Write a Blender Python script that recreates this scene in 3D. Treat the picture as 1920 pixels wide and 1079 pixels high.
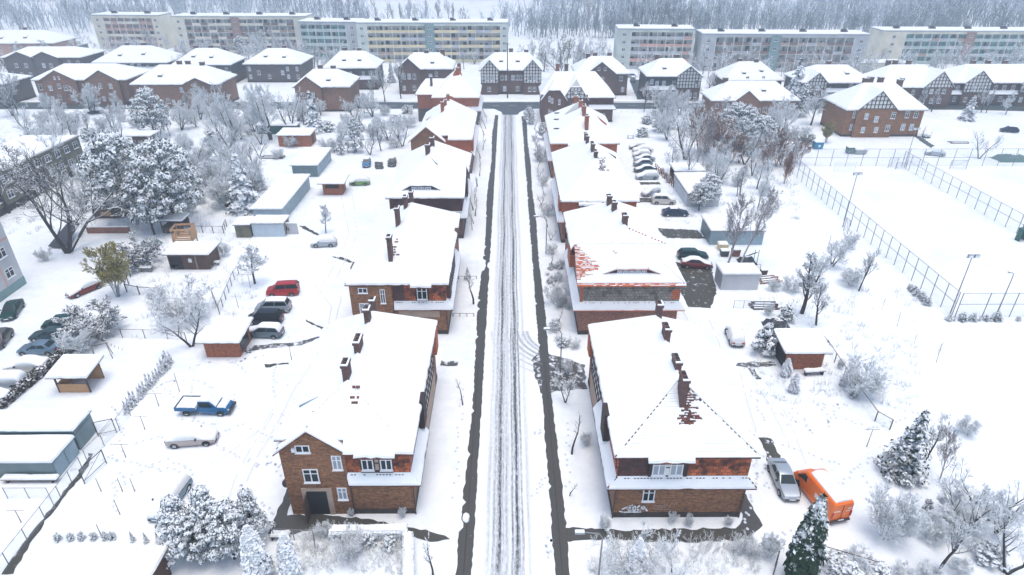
import bpy, math, random
from mathutils import Vector, Matrix
R = math.radians
for o in list(bpy.data.objects): bpy.data.objects.remove(o)
C = bpy.data.collections.new('scene_objects'); bpy.context.scene.collection.children.link(C)
SC = bpy.context.scene
# ---------------------------------------------------------------- camera, world, sun, exposure
CAM_H, FPX, PITCH, YAW = 43.0, 1190.0, R(28.8477), R(-0.2783)
cd = bpy.data.cameras.new('camera'); cam = bpy.data.objects.new('camera', cd); C.objects.link(cam)
cam.location = (0, 0, CAM_H); cam.rotation_euler = (R(90) - PITCH, 0, YAW)
cd.sensor_width = 36; cd.lens = FPX / 1920 * 36; cd.clip_start = 0.5; cd.clip_end = 3000
SC.camera = cam
w = bpy.data.worlds.new('World'); SC.world = w; w.use_nodes = True
nt = w.node_tree; nt.nodes.clear()
wo = nt.nodes.new('ShaderNodeOutputWorld'); bg = nt.nodes.new('ShaderNodeBackground'); sk = nt.nodes.new('ShaderNodeTexSky')
SUN_EL, SUN_AZ = R(83), R(150)          # azimuth clockwise from +Y
sk.sky_type = 'NISHITA'; sk.sun_disc = False; sk.sun_elevation = SUN_EL; sk.sun_rotation = SUN_AZ
sk.air_density = 1.0; sk.dust_density = 2.5; sk.ozone_density = 1.5
bg.inputs[1].default_value = 0.15
nt.links.new(sk.outputs[0], bg.inputs[0]); nt.links.new(bg.outputs[0], wo.inputs[0])
sl = bpy.data.lights.new('sun', 'SUN'); sl.energy = 0.7; sl.angle = R(38); sl.color = (1.0, 0.97, 0.86)
so = bpy.data.objects.new('sun', sl); C.objects.link(so)
sd = Vector((math.sin(SUN_AZ) * math.cos(SUN_EL), math.cos(SUN_AZ) * math.cos(SUN_EL), math.sin(SUN_EL)))
so.rotation_euler = sd.to_track_quat('Z', 'Y').to_euler()
SC.view_settings.view_transform = 'Standard'; SC.view_settings.look = 'None'
SC.view_settings.exposure = 0.92; SC.view_settings.gamma = 1.0; SC.view_settings.use_curve_mapping = False
SC.cycles.max_bounces = 5; SC.cycles.diffuse_bounces = 3; SC.cycles.transparent_max_bounces = 12

def ray(x, y):
    u = x - 960; v = y - 539.5; c, s = math.cos(PITCH), math.sin(PITCH)
    Y = FPX * c - v * s; Z = -v * c - FPX * s
    return u * math.cos(YAW) - Y * math.sin(YAW), u * math.sin(YAW) + Y * math.cos(YAW), Z
def G(x, y, h=0.0):                      # survey: ground point seen at a photo pixel
    a, b, c = ray(x, y); t = (CAM_H - h) / -c
    return a * t, b * t
def HT(Y, x, y):                         # height of a photo pixel on a plane at distance Y
    a, b, c = ray(x, y); return CAM_H + c * Y / b

# ---------------------------------------------------------------- materials
def nmat(name):
    m = bpy.data.materials.new(name); m.use_nodes = True
    return m, m.node_tree, m.node_tree.nodes['Principled BSDF']
def N(t, k, **kw):
    n = t.nodes.new('ShaderNode' + k)
    for a, b in kw.items(): setattr(n, a, b)
    return n
def ramp(t, src, stops):
    r = N(t, 'ValToRGB'); e = r.color_ramp.elements
    while len(e) < len(stops): e.new(0.5)
    for i, (p, c) in enumerate(stops):
        e[i].position = p; e[i].color = (*c, 1) if len(c) == 3 else c
    t.links.new(src, r.inputs[0]); return r.outputs[0]
def math_(t, op, a, b=None, clamp=False):
    n = N(t, 'Math', operation=op, use_clamp=clamp)
    for i, v in enumerate((a, b)):
        if v is None: continue
        if hasattr(v, 'is_linked'): t.links.new(v, n.inputs[i])
        else: n.inputs[i].default_value = v
    return n.outputs[0]
def mix(t, f, a, b):
    n = N(t, 'Mix', data_type='RGBA')
    for k, v in ((0, f), (6, a), (7, b)):
        if hasattr(v, 'is_linked'): t.links.new(v, n.inputs[k])
        else: n.inputs[k].default_value = v if k == 0 else (*v, 1)
    return n.outputs[2]
def noise(t, vec, scale, detail=3, rough=0.55):
    n = N(t, 'TexNoise'); n.inputs['Scale'].default_value = scale; n.inputs['Detail'].default_value = detail
    n.inputs['Roughness'].default_value = rough
    t.links.new(vec, n.inputs['Vector']); return n.outputs[0]
def coord(t, sc=(1, 1, 1), kind='Object'):
    tc = N(t, 'TexCoord'); mp = N(t, 'Mapping'); mp.inputs['Scale'].default_value = sc
    t.links.new(tc.outputs[kind], mp.inputs[0]); return mp.outputs[0]
def bump(t, b, src, st, dist=0.05):
    n = N(t, 'Bump'); n.inputs['Strength'].default_value = st; n.inputs['Distance'].default_value = dist
    t.links.new(src, n.inputs['Height']); t.links.new(n.outputs[0], b.inputs['Normal'])
def plain(name, col, rough=0.7, metal=0.0, var=0.0, vs=1.5, spec=None):
    m, t, b = nmat(name)
    b.inputs['Roughness'].default_value = rough; b.inputs['Metallic'].default_value = metal
    if spec is not None: b.inputs['Specular IOR Level'].default_value = spec
    if var:
        f = noise(t, coord(t), vs, 4)
        c = ramp(t, f, [(0.3, tuple(x * (1 - var) for x in col)), (0.7, tuple(min(1, x * (1 + var)) for x in col))])
        t.links.new(c, b.inputs['Base Color'])
    else: b.inputs['Base Color'].default_value = (*col, 1)
    return m
def wallvec(t, sx, sz):                  # (x+y, z) so a pattern runs level on any wall
    tc = N(t, 'TexCoord'); sp = N(t, 'SeparateXYZ'); t.links.new(tc.outputs['Object'], sp.inputs[0])
    s = math_(t, 'ADD', sp.outputs[0], sp.outputs[1]); cb = N(t, 'CombineXYZ')
    t.links.new(math_(t, 'MULTIPLY', s, sx), cb.inputs[0]); t.links.new(math_(t, 'MULTIPLY', sp.outputs[2], sz), cb.inputs[1])
    return cb.outputs[0]
def brick(name, c1, c2, mortar, bw=0.5, bh=0.16, dark=(0.03, 0.022, 0.018), damp=0.35, ms=0.014):
    m, t, b = nmat(name); v = wallvec(t, 1, 1)
    bt = N(t, 'TexBrick'); t.links.new(v, bt.inputs['Vector'])
    for k, x in (('Color1', c1), ('Color2', c2), ('Mortar', mortar)): bt.inputs[k].default_value = (*x, 1)
    for k, x in (('Scale', 1), ('Brick Width', bw), ('Row Height', bh), ('Mortar Size', ms), ('Bias', -0.1)): bt.inputs[k].default_value = x
    f = noise(t, wallvec(t, 3.0, 4.5), 1.0, 5, 0.75)
    c = mix(t, ramp(t, f, [(0.42, (0, 0, 0)), (0.75, (1, 1, 1))]), bt.outputs['Color'], dark)
    f2 = noise(t, wallvec(t, 0.25, 0.45), 1.0, 3)
    c = mix(t, ramp(t, f2, [(0.5, (0, 0, 0)), (0.8, (damp, damp, damp))]), c, dark)
    t.links.new(c, b.inputs['Base Color']); b.inputs['Roughness'].default_value = 0.85
    bump(t, b, bt.outputs['Fac'], 0.4, -0.02)
    return m
def tiles(name, c1, c2, dark, dk=0.5, bw=0.3, bh=0.27):
    m, t, b = nmat(name); v = wallvec(t, 1, 1)
    bt = N(t, 'TexBrick'); t.links.new(v, bt.inputs['Vector'])
    for k, x in (('Color1', c1), ('Color2', c2), ('Mortar', tuple(q * 0.25 for q in c1))): bt.inputs[k].default_value = (*x, 1)
    for k, x in (('Scale', 1), ('Brick Width', bw), ('Row Height', bh), ('Mortar Size', 0.022), ('Bias', 0.0)): bt.inputs[k].default_value = x
    f = noise(t, v, 1.1, 5, 0.7)
    k = 1 - dk
    c = mix(t, ramp(t, f, [(0.3 + 0.3 * k, (0, 0, 0)), (0.45 + 0.4 * k, (1, 1, 1))]), bt.outputs['Color'], dark)
    t.links.new(c, b.inputs['Base Color']); b.inputs['Roughness'].default_value = 0.75
    bump(t, b, bt.outputs['Fac'], 0.8, -0.03)
    return m
def snowmat(name, bumpsc=1.2, st=0.35, specks=0.0, col=(0.88, 0.885, 0.86)):
    m, t, b = nmat(name)
    v = coord(t); b.inputs['Base Color'].default_value = (*col, 1); b.inputs['Roughness'].default_value = 0.65
    b.inputs['Specular IOR Level'].default_value = 0.25
    f = noise(t, v, bumpsc, 6, 0.6); bump(t, b, f, st, 0.3)
    if specks:
        tone = math_(t, 'ADD', math_(t, 'MULTIPLY', noise(t, v, 0.11, 5, 0.6), 0.6), math_(t, 'MULTIPLY', noise(t, v, 0.9, 5, 0.65), 0.4)); base = mix(t, ramp(t, tone, [(0.44, (0, 0, 0)), (0.68, (1, 1, 1))]), col, (0.71, 0.745, 0.755))
        zone = noise(t, v, 0.045, 3); sp = noise(t, v, 2.6, 5, 0.75)
        z = ramp(t, zone, [(0.46, (0, 0, 0)), (0.6, (1, 1, 1))]); s = ramp(t, sp, [(0.60, (0, 0, 0)), (0.68, (1, 1, 1))])
        fac = math_(t, 'MULTIPLY', math_(t, 'MULTIPLY', z, s), specks)
        t.links.new(mix(t, fac, base, (0.16, 0.15, 0.14)), b.inputs['Base Color'])
    return m
def barkmat(name, bark, snow=(0.87, 0.89, 0.885), lo=0.05, hi=0.35, nz=0.0, sc=3.0):
    """bark or leaves with settled snow on whatever faces the sky"""
    m, t, b = nmat(name); g = N(t, 'NewGeometry'); sp = N(t, 'SeparateXYZ'); t.links.new(g.outputs['Normal'], sp.inputs[0])
    z = sp.outputs[2]
    if nz:
        f = noise(t, coord(t), sc, 3); z = math_(t, 'ADD', z, math_(t, 'MULTIPLY', math_(t, 'SUBTRACT', f, 0.5), nz))
    fac = ramp(t, z, [(max(0, lo), (0, 0, 0)), (hi, (1, 1, 1))])
    t.links.new(mix(t, fac, bark, snow), b.inputs['Base Color']); b.inputs['Roughness'].default_value = 0.8
    b.inputs['Specular IOR Level'].default_value = 0.15
    return m
M = {}
M['snow_ground'] = snowmat('snow_ground', 0.9, 0.3, 0.75)
M['snow'] = snowmat('snow', 1.5, 0.22, 0)
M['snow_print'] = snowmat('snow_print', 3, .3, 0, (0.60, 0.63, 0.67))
m, t, b = nmat('snow_roof'); v = coord(t); b.inputs['Roughness'].default_value = 0.65; b.inputs['Specular IOR Level'].default_value = 0.25
sp = N(t, 'SeparateXYZ'); t.links.new(v, sp.inputs[0]); big = noise(t, v, 0.5, 4); zc = math_(t, 'ADD', math_(t, 'MULTIPLY', sp.outputs[2], 30.0), math_(t, 'MULTIPLY', big, 4.0))
wv = math_(t, 'MULTIPLY', math_(t, 'SINE', zc), math_(t, 'SUBTRACT', noise(t, v, 0.8, 3), 0.3)); bump(t, b, math_(t, 'ADD', math_(t, 'MULTIPLY', wv, 0.25), noise(t, v, 1.8, 5, 0.6)), 0.45, 0.14)
t.links.new(mix(t, ramp(t, noise(t, v, 0.7, 5, 0.65), [(0.5, (0, 0, 0)), (0.75, (1, 1, 1))]), (0.88, 0.885, 0.86), (0.80, 0.82, 0.81)), b.inputs['Base Color']); M['snow_roof'] = m
M['brick'] = brick('brick', (0.42, 0.19, 0.08), (0.25, 0.10, 0.045), (0.24, 0.155, 0.10))
M['brick_far'] = brick('brick_far', (0.40, 0.20, 0.125), (0.27, 0.13, 0.08), (0.28, 0.19, 0.14))
M['brick_stack'] = brick('brick_stack', (0.17, 0.08, 0.06), (0.12, 0.055, 0.045), (0.15, 0.11, 0.09))
M['brick_dark'] = brick('brick_dark', (0.20, 0.11, 0.085), (0.13, 0.07, 0.055), (0.16, 0.12, 0.10))
M['brick_red'] = brick('brick_red', (0.38, 0.16, 0.10), (0.28, 0.11, 0.07), (0.26, 0.18, 0.15), damp=0.2)
M['brick_grey'] = brick('brick_grey', (0.17, 0.14, 0.13), (0.11, 0.095, 0.09), (0.16, 0.14, 0.13))
M['brick_orange'] = brick('brick_orange', (0.50, 0.15, 0.06), (0.42, 0.12, 0.05), (0.35, 0.16, 0.10), damp=0.15)
M['tile_mix'] = tiles('tile_mix', (0.66, 0.17, 0.055), (0.12, 0.028, 0.016), (0.03, 0.012, 0.01), 0.5, 0.42, 0.34)
M['tile_dull'] = tiles('tile_dull', (0.30, 0.085, 0.045), (0.17, 0.05, 0.03), (0.035, 0.018, 0.014), 0.62)
M['tile_orange'] = tiles('tile_orange', (0.62, 0.17, 0.07), (0.52, 0.13, 0.055), (0.3, 0.08, 0.04), 0.3)
M['tile_brown'] = tiles('tile_brown', (0.13, 0.05, 0.04), (0.09, 0.035, 0.03), (0.035, 0.02, 0.018), 0.5)
M['tile_grey'] = tiles('tile_grey', (0.34, 0.31, 0.26), (0.20, 0.18, 0.15), (0.03, 0.028, 0.022), 0.4, 0.4, 0.36)
M['tile_slate'] = tiles('tile_slate', (0.10, 0.11, 0.115), (0.07, 0.075, 0.08), (0.03, 0.033, 0.035), 0.5)
M['plinth'] = plain('plinth', (0.055, 0.045, 0.038), 0.9, 0, 0.4)
M['plaster'] = plain('plaster', (0.72, 0.70, 0.66), 0.9, 0, 0.08)
M['plaster_tan'] = plain('plaster_tan', (0.42, 0.31, 0.24), 0.9, 0, 0.12)
M['timber'] = plain('timber', (0.035, 0.022, 0.018), 0.8)
M['white'] = plain('white', (0.8, 0.8, 0.8), 0.5)
M['glass'] = plain('glass', (0.02, 0.032, 0.036), 0.22, spec=0.3)
M['glass_pale'] = plain('glass_pale', (0.30, 0.34, 0.38), 0.15)
M['metal_dark'] = plain('metal_dark', (0.05, 0.05, 0.055), 0.5, 0.3)
M['metal_grey'] = plain('metal_grey', (0.30, 0.32, 0.34), 0.45, 0.4)
M['pole_grey'] = plain('pole_grey', (0.22, 0.225, 0.235), 0.5, 0.2)
M['rubber'] = plain('rubber', (0.02, 0.02, 0.02), 0.85)
M['rim'] = plain('rim', (0.45, 0.46, 0.48), 0.35, 0.6)
M['wood'] = plain('wood', (0.52, 0.30, 0.15), 0.8, 0, 0.2, 6)
M['wood_dark'] = plain('wood_dark', (0.10, 0.055, 0.04), 0.85, 0, 0.3, 6)
M['wood_grey'] = plain('wood_grey', (0.24, 0.21, 0.18), 0.85, 0, 0.3, 6)
M['redlight'] = plain('redlight', (0.45, 0.02, 0.02), 0.3)
M['lamp_glass'] = plain('lamp_glass', (0.75, 0.76, 0.74), 0.15)
M['sheet_blue'] = plain('sheet_blue', (0.26, 0.35, 0.40), 0.5, 0.2, 0.12, 0.8)
M['sheet_teal'] = plain('sheet_teal', (0.15, 0.215, 0.23), 0.5, 0.2, 0.15, 0.8)
M['sheet_pale'] = plain('sheet_pale', (0.46, 0.54, 0.60), 0.5, 0.1, 0.08, 0.8)
M['green_dark'] = plain('green_dark', (0.02, 0.11, 0.09), 0.6)
M['blue_bin'] = plain('blue_bin', (0.03, 0.22, 0.36), 0.5)
M['orange'] = plain('orange', (0.85, 0.17, 0.015), 0.35)
def beton(name, c): M[name] = plain(name, c, 0.85, 0, 0.16, 0.25)
beton('beton_cream', (0.70, 0.65, 0.52)); beton('beton_grey', (0.48, 0.49, 0.50)); beton('beton_green', (0.56, 0.60, 0.54))
beton('beton_pink', (0.50, 0.30, 0.24)); beton('bal_yellow', (0.72, 0.60, 0.36)); beton('bal_teal', (0.06, 0.30, 0.28)); beton('bal_pink', (0.60, 0.33, 0.27))
beton('bal_brown', (0.22, 0.14, 0.12)); beton('bal_mint', (0.42, 0.53, 0.50)); beton('loggia', (0.52, 0.52, 0.48)); beton('loggia_pink', (0.56, 0.36, 0.29)); beton('loggia_teal', (0.20, 0.44, 0.42))
beton('stair_brown', (0.33, 0.20, 0.16)); beton('stair_teal', (0.20, 0.30, 0.30))
M['bark_snow'] = barkmat('bark_snow', (0.22, 0.225, 0.23), lo=0.0, hi=0.08)
M['bark_trunk'] = barkmat('bark_trunk', (0.06, 0.05, 0.045), lo=0.25, hi=0.6)
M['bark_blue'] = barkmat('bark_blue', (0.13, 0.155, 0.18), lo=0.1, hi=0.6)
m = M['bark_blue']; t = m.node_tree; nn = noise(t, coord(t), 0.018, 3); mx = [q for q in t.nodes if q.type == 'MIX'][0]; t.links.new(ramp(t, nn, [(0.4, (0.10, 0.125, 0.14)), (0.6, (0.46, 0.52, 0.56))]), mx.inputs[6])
M['bark_dark'] = barkmat('bark_dark', (0.055, 0.048, 0.04), lo=0.35, hi=0.75)
M['bark_birch'] = barkmat('bark_birch', (0.42, 0.37, 0.36), lo=0.15, hi=0.6)
M['twig_birch'] = barkmat('twig_birch', (0.21, 0.17, 0.17), lo=0.05, hi=0.6)
M['twig_rust'] = barkmat('twig_rust', (0.25, 0.11, 0.07), lo=0.15, hi=0.75)
M['twig_white'] = barkmat('twig_white', (0.50, 0.53, 0.54), lo=0.0, hi=0.06)
M['leaf_olive'] = barkmat('leaf_olive', (0.30, 0.25, 0.06), lo=0.75, hi=1.0, nz=0.5)
M['needles'] = barkmat('needles', (0.06, 0.08, 0.075), lo=0.0, hi=0.16, nz=0.62, sc=2.0)
M['needles_white'] = barkmat('needles_white', (0.15, 0.175, 0.175), lo=0.0, hi=0.10, nz=0.36, sc=2.0)
M['needles_blue'] = barkmat('needles_blue', (0.09, 0.13, 0.15), lo=0.0, hi=0.3, nz=0.7, sc=2.0)
M['needles_green'] = barkmat('needles_green', (0.022, 0.045, 0.024), lo=0.5, hi=0.75, nz=1.1, sc=1.6)
M['hedge_brown'] = barkmat('hedge_brown', (0.08, 0.065, 0.045), lo=0.5, hi=0.8, nz=0.9, sc=1.2)
m, t, b = nmat('netting'); b.inputs['Base Color'].default_value = (0.62, 0.65, 0.69, 1); b.inputs['Roughness'].default_value = 0.8
b.inputs['Alpha'].default_value = 0.1; M['netting'] = m
for k, c in dict(slush=(0.07, 0.066, 0.058), asphalt=(0.06, 0.075, 0.08), paving=(0.062, 0.058, 0.048), mud=(0.055, 0.05, 0.032)).items():
    m, t, b = nmat(k); v = coord(t); f = noise(t, v, 1.3, 6, 0.7); f2 = noise(t, v, 5, 4, 0.7)
    cc = mix(t, f2, tuple(x * 0.72 for x in c), tuple(x * 1.3 for x in c))
    lim = {'slush': (0.50, 0.62), 'asphalt': (0.72, 0.8), 'paving': (0.68, 0.74), 'mud': (0.58, 0.66)}[k]
    cc = mix(t, ramp(t, f, [(lim[0], (0, 0, 0)), (lim[1], (1, 1, 1))]), cc, (0.8, 0.81, 0.83))
    if k == 'paving':
        bt = N(t, 'TexBrick'); t.links.new(v, bt.inputs['Vector']); bt.inputs['Scale'].default_value = 1
        for q, x in (('Brick Width', 0.5), ('Row Height', 0.5), ('Mortar Size', 0.02)): bt.inputs[q].default_value = x
        cc = mix(t, math_(t, 'MULTIPLY', bt.outputs['Fac'], 0.35), cc, (0.03, 0.028, 0.025))
    t.links.new(cc, b.inputs['Base Color']); b.inputs['Roughness'].default_value = 0.55; M[k] = m
M['moss_wall'] = plain('moss_wall', (0.15, 0.14, 0.10), 0.9, 0, 0.45, 0.8)
# snowy carriageway with wheel tracks worn through to the asphalt
m, t, b = nmat('road_snow'); v = coord(t); sp = N(t, 'SeparateXYZ'); t.links.new(v, sp.inputs[0]); X, Y = sp.outputs[0], sp.outputs[1]
wob = math_(t, 'MULTIPLY', math_(t, 'SUBTRACT', noise(t, coord(t, (0.001, 0.06, 1)), 1.0, 2), 0.5), 0.5)
Xw = math_(t, 'ADD', X, wob); tot = None
streak = noise(t, coord(t, (5.5, 0.085, 1)), 1.0, 4, 0.7); fine = noise(t, coord(t, (6, 1.6, 1)), 1.0, 5, 0.8)
for x0, wd, s in ((-0.92, 0.24, 1.25), (0.60, 0.24, 1.35), (-1.35, 0.15, 0.8), (0.2, 0.12, 0.85), (1.05, 0.12, 0.85), (-0.3, 0.3, 0.5), (-0.6, 0.1, 0.7), (1.6, 0.2, 0.3), (-1.8, 0.25, 0.35)):
    d = math_(t, 'ABSOLUTE', math_(t, 'SUBTRACT', Xw, x0))
    g = math_(t, 'MULTIPLY', math_(t, 'SUBTRACT', 1.0, math_(t, 'DIVIDE', d, wd * 1.5), True), s)
    tot = g if tot is None else math_(t, 'MAXIMUM', tot, g)
mod = math_(t, 'ADD', math_(t, 'MULTIPLY', math_(t, 'SUBTRACT', streak, 0.5), 2.6), math_(t, 'MULTIPLY', math_(t, 'SUBTRACT', fine, 0.5), 3.2))
tk = math_(t, 'MULTIPLY', tot, math_(t, 'ADD', mod, 0.72), True)
far = math_(t, 'MULTIPLY', math_(t, 'SUBTRACT', 1.0, math_(t, 'DIVIDE', math_(t, 'ABSOLUTE', X), 2.0), True), math_(t, 'MULTIPLY', math_(t, 'DIVIDE', math_(t, 'SUBTRACT', Y, 70.0), 80.0, True), 0.75), True)
farn = math_(t, 'MULTIPLY', far, math_(t, 'ADD', streak, 0.15))
def ring(cx, cy, r0, wd, s):
    a = math_(t, 'POWER', math_(t, 'SUBTRACT', X, cx), 2); bb = math_(t, 'POWER', math_(t, 'SUBTRACT', Y, cy), 2)
    d = math_(t, 'ABSOLUTE', math_(t, 'SUBTRACT', math_(t, 'SQRT', math_(t, 'ADD', a, bb)), r0))
    k = math_(t, 'MULTIPLY', math_(t, 'SUBTRACT', 1.0, math_(t, 'DIVIDE', d, wd), True), s)
    q = math_(t, 'MULTIPLY', math_(t, 'LESS_THAN', Y, cy), math_(t, 'LESS_THAN', X, cx)); return math_(t, 'MULTIPLY', k, q)
rr = None
for r0, s in ((5.4, .9), (5.9, .8), (6.6, 1.0), (7.3, .9), (8.0, .6), (8.8, .6), (9.8, .4)):
    q = ring(7.6, 66.8, r0, 0.3, s); rr = q if rr is None else math_(t, 'MAXIMUM', rr, q)
rr = math_(t, 'MULTIPLY', rr, math_(t, 'ADD', math_(t, 'MULTIPLY', fine, 1.6), -0.2), True)
fac = math_(t, 'MAXIMUM', tk, math_(t, 'MAXIMUM', farn, rr), True)
fac = math_(t, 'POWER', fac, 0.8, True)
t.links.new(mix(t, fac, (0.85, 0.865, 0.86), (0.06, 0.067, 0.07)), b.inputs['Base Color'])
b.inputs['Roughness'].default_value = 0.6; bump(t, b, math_(t, 'SUBTRACT', streak, math_(t, 'MULTIPLY', fac, 0.6)), 0.3, 0.08); M['road_snow'] = m

# ---------------------------------------------------------------- mesh helpers
class MB:
    def __init__(s): s.v = []; s.f = []; s.m = []
    def add(s, vs, fs, m=0):
        n = len(s.v); s.v.extend(tuple(q) for q in vs); s.f.extend(tuple(i + n for i in f) for f in fs); s.m.extend([m] * len(fs))
    def box(s, x0, x1, y0, y1, z0, z1, m=0):
        s.add([(x0, y0, z0), (x1, y0, z0), (x1, y1, z0), (x0, y1, z0), (x0, y0, z1), (x1, y0, z1), (x1, y1, z1), (x0, y1, z1)],
              [(0, 3, 2, 1), (4, 5, 6, 7), (0, 1, 5, 4), (1, 2, 6, 5), (2, 3, 7, 6), (3, 0, 4, 7)], m)
    def prism(s, pts, d, m=0, ms=None, top=None):
        n = len(pts); d = Vector(d); a = [Vector(p) for p in pts]; bb = [p + d for p in (top or a)] if top is None else [Vector(p) for p in top]
        s.add(a + bb, [tuple(range(n - 1, -1, -1)), tuple(range(n, 2 * n))], m)
        s.add(a + bb, [(i, (i + 1) % n, n + (i + 1) % n, n + i) for i in range(n)], m if ms is None else ms)
    def poly(s, pts, m=0): s.add(pts, [tuple(range(len(pts)))], m)
    def tube(s, a, b, ra, rb=None, n=6, m=0, caps=True):
        a = Vector(a); b = Vector(b); rb = ra if rb is None else rb; d = (b - a)
        if d.length < 1e-6: return
        d.normalize(); u = d.orthogonal().normalized(); w_ = d.cross(u)
        vs = []
        for p, r in ((a, ra), (b, rb)):
            for i in range(n):
                an = 2 * math.pi * i / n; vs.append(p + u * (r * math.cos(an)) + w_ * (r * math.sin(an)))
        fs = [(i, (i + 1) % n, n + (i + 1) % n, n + i) for i in range(n)]
        if caps: fs += [tuple(range(n - 1, -1, -1)), tuple(range(n, 2 * n))]
        s.add(vs, fs, m)
    def mesh(s, name, mats, smooth=False):
        me = bpy.data.meshes.new(name); me.from_pydata([tuple(q) for q in s.v], [], s.f)
        for k in mats: me.materials.append(M[k] if isinstance(k, str) else k)
        if any(s.m): me.polygons.foreach_set('material_index', s.m)
        if smooth: me.polygons.foreach_set('use_smooth', [True] * len(me.polygons))
        me.update(); return me
    def build(s, name, mats, parent=None, loc=None, smooth=False):
        if not isinstance(mats, (list, tuple)): mats = [mats]
        return link(name, s.mesh(name, mats, smooth), parent, loc)
def link(name, me, parent=None, loc=None, rz=None):
    o = bpy.data.objects.new(name, me); C.objects.link(o)
    if parent: o.parent = parent
    if loc is not None: o.location = loc
    if rz is not None: o.rotation_euler = (0, 0, rz)
    return o
LABELS = {}
def tag(o, label, cat, group=None):
    LABELS[label] = group or ''
    o['label'] = label; o['category'] = cat
    if group: o['group'] = group
    return o
def thing(name, label, cat, loc=(0, 0, 0), rz=0.0, group=None):
    o = link(name, None, None, loc, rz); return tag(o, label, cat, group)
def struct(name, mb, mats):
    o = mb.build(name, mats); o['kind'] = 'structure'; return o
def dup(root, loc, rz, label, group=None, scale=None):
    r = root.copy(); C.objects.link(r); r.location = loc; r.rotation_euler = (0, 0, rz)
    if 'group' in r.keys(): del r['group']
    tag(r, label, root['category'], group)
    if scale is not None: r.scale = scale if hasattr(scale, '__len__') else (scale,) * 3
    for ch in list(root.children):
        c = ch.copy(); C.objects.link(c); c.parent = r
        for g in ch.children:
            d = g.copy(); C.objects.link(d); d.parent = c
    return r
def fmap(F, c):
    return {'S': lambda u, o, z: (u, c - o, z), 'N': lambda u, o, z: (u, c + o, z),
            'E': lambda u, o, z: (c + o, u, z), 'W': lambda u, o, z: (c - o, u, z)}[F]
def fbox(mb, F, c, u0, u1, z0, z1, o0, o1, m=0):
    f = fmap(F, c); a = f(u0, o0, z0); b = f(u1, o1, z1)
    mb.box(min(a[0], b[0]), max(a[0], b[0]), min(a[1], b[1]), max(a[1], b[1]), z0, z1, m)
FR = {'S': 0.0, 'E': R(90), 'N': R(180), 'W': R(-90)}
WC = {}
def window(parent, F, c, u, z, w, h, glass='glass', pane=True, name='window', frame='white', mull=1):
    """window centred at u, sill at z, on face F of plane c"""
    k = (w, h, glass, pane, frame, mull)
    if k not in WC:
        mb = MB(); t = 0.09
        mb.box(-w / 2, -w / 2 + t, -0.06, 0.0, 0, h); mb.box(w / 2 - t, w / 2, -0.06, 0.0, 0, h)
        mb.box(-w / 2 + t, w / 2 - t, -0.06, 0.0, 0, t); mb.box(-w / 2 + t, w / 2 - t, -0.06, 0.0, h - t, h)
        for i in range(mull):
            x = -w / 2 + w * (i + 1) / (mull + 1); mb.box(x - 0.05, x + 0.05, -0.055, 0.0, t, h - t)
        if h > 1.0: mb.box(-w / 2 + t, w / 2 - t, -0.05, 0.0, h * 0.66 - 0.04, h * 0.66 + 0.04)
        mb.box(-w / 2 - 0.06, w / 2 + 0.06, -0.16, 0.0, -0.07, -0.002)
        pm = MB(); pm.box(-w / 2 + t, w / 2 - t, -0.035, -0.004, t, h - t)
        if pane: WC[k] = (mb.mesh('window', [frame]), pm.mesh('pane', [glass]))
        else:
            mb.add(pm.v, pm.f, 1); WC[k] = (mb.mesh('window', [frame, glass]), None)
    fm = fmap(F, c)(u, 0.003, z)
    o = link(name, WC[k][0], parent, fm, FR[F])
    if pane: link('pane', WC[k][1], o)
    return o
def dist(p, q): return math.hypot(p[0] - q[0], p[1] - q[1])
def subdiv(pts, step):
    out = []
    for i, p in enumerate(pts):
        q = pts[(i + 1) % len(pts)]; p = Vector(p); q = Vector(q); n = max(1, int((q - p).length / step))
        for k in range(n): out.append(p.lerp(q, k / n))
    return out
rnd = random.Random(7)
def snow_slab(mb, pts, th=0.2, lift=0.0, step=0.45, jit=0.13, m=0):
    """a blanket of settled snow over one roof plane, ragged and rounded along its eaves"""
    zmin = min(p[2] for p in pts); zmax = max(p[2] for p in pts); flat = zmax - zmin < 0.4
    P = subdiv(pts, step); cx = sum(p.x for p in P) / len(P); cy = sum(p.y for p in P) / len(P); cz = sum(p.z for p in P) / len(P)
    lo, hi = [], []; cen = Vector((cx, cy, cz))
    for p in P:
        e = flat or p.z < zmin + 0.05; j = rnd.uniform(-0.6, 1) * jit if e else 0.0
        d = (cen - p); d.normalize(); a = p + d * max(0.0, j) + Vector((0, 0, lift + 0.004)); lo.append(a)
        hi.append(a + d * (0.1 if e else 0.0) + Vector((0, 0, th + (rnd.uniform(-.02, .03) if e else 0))))
    mb.prism(lo, (0, 0, 0), m, None, hi)
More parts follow.
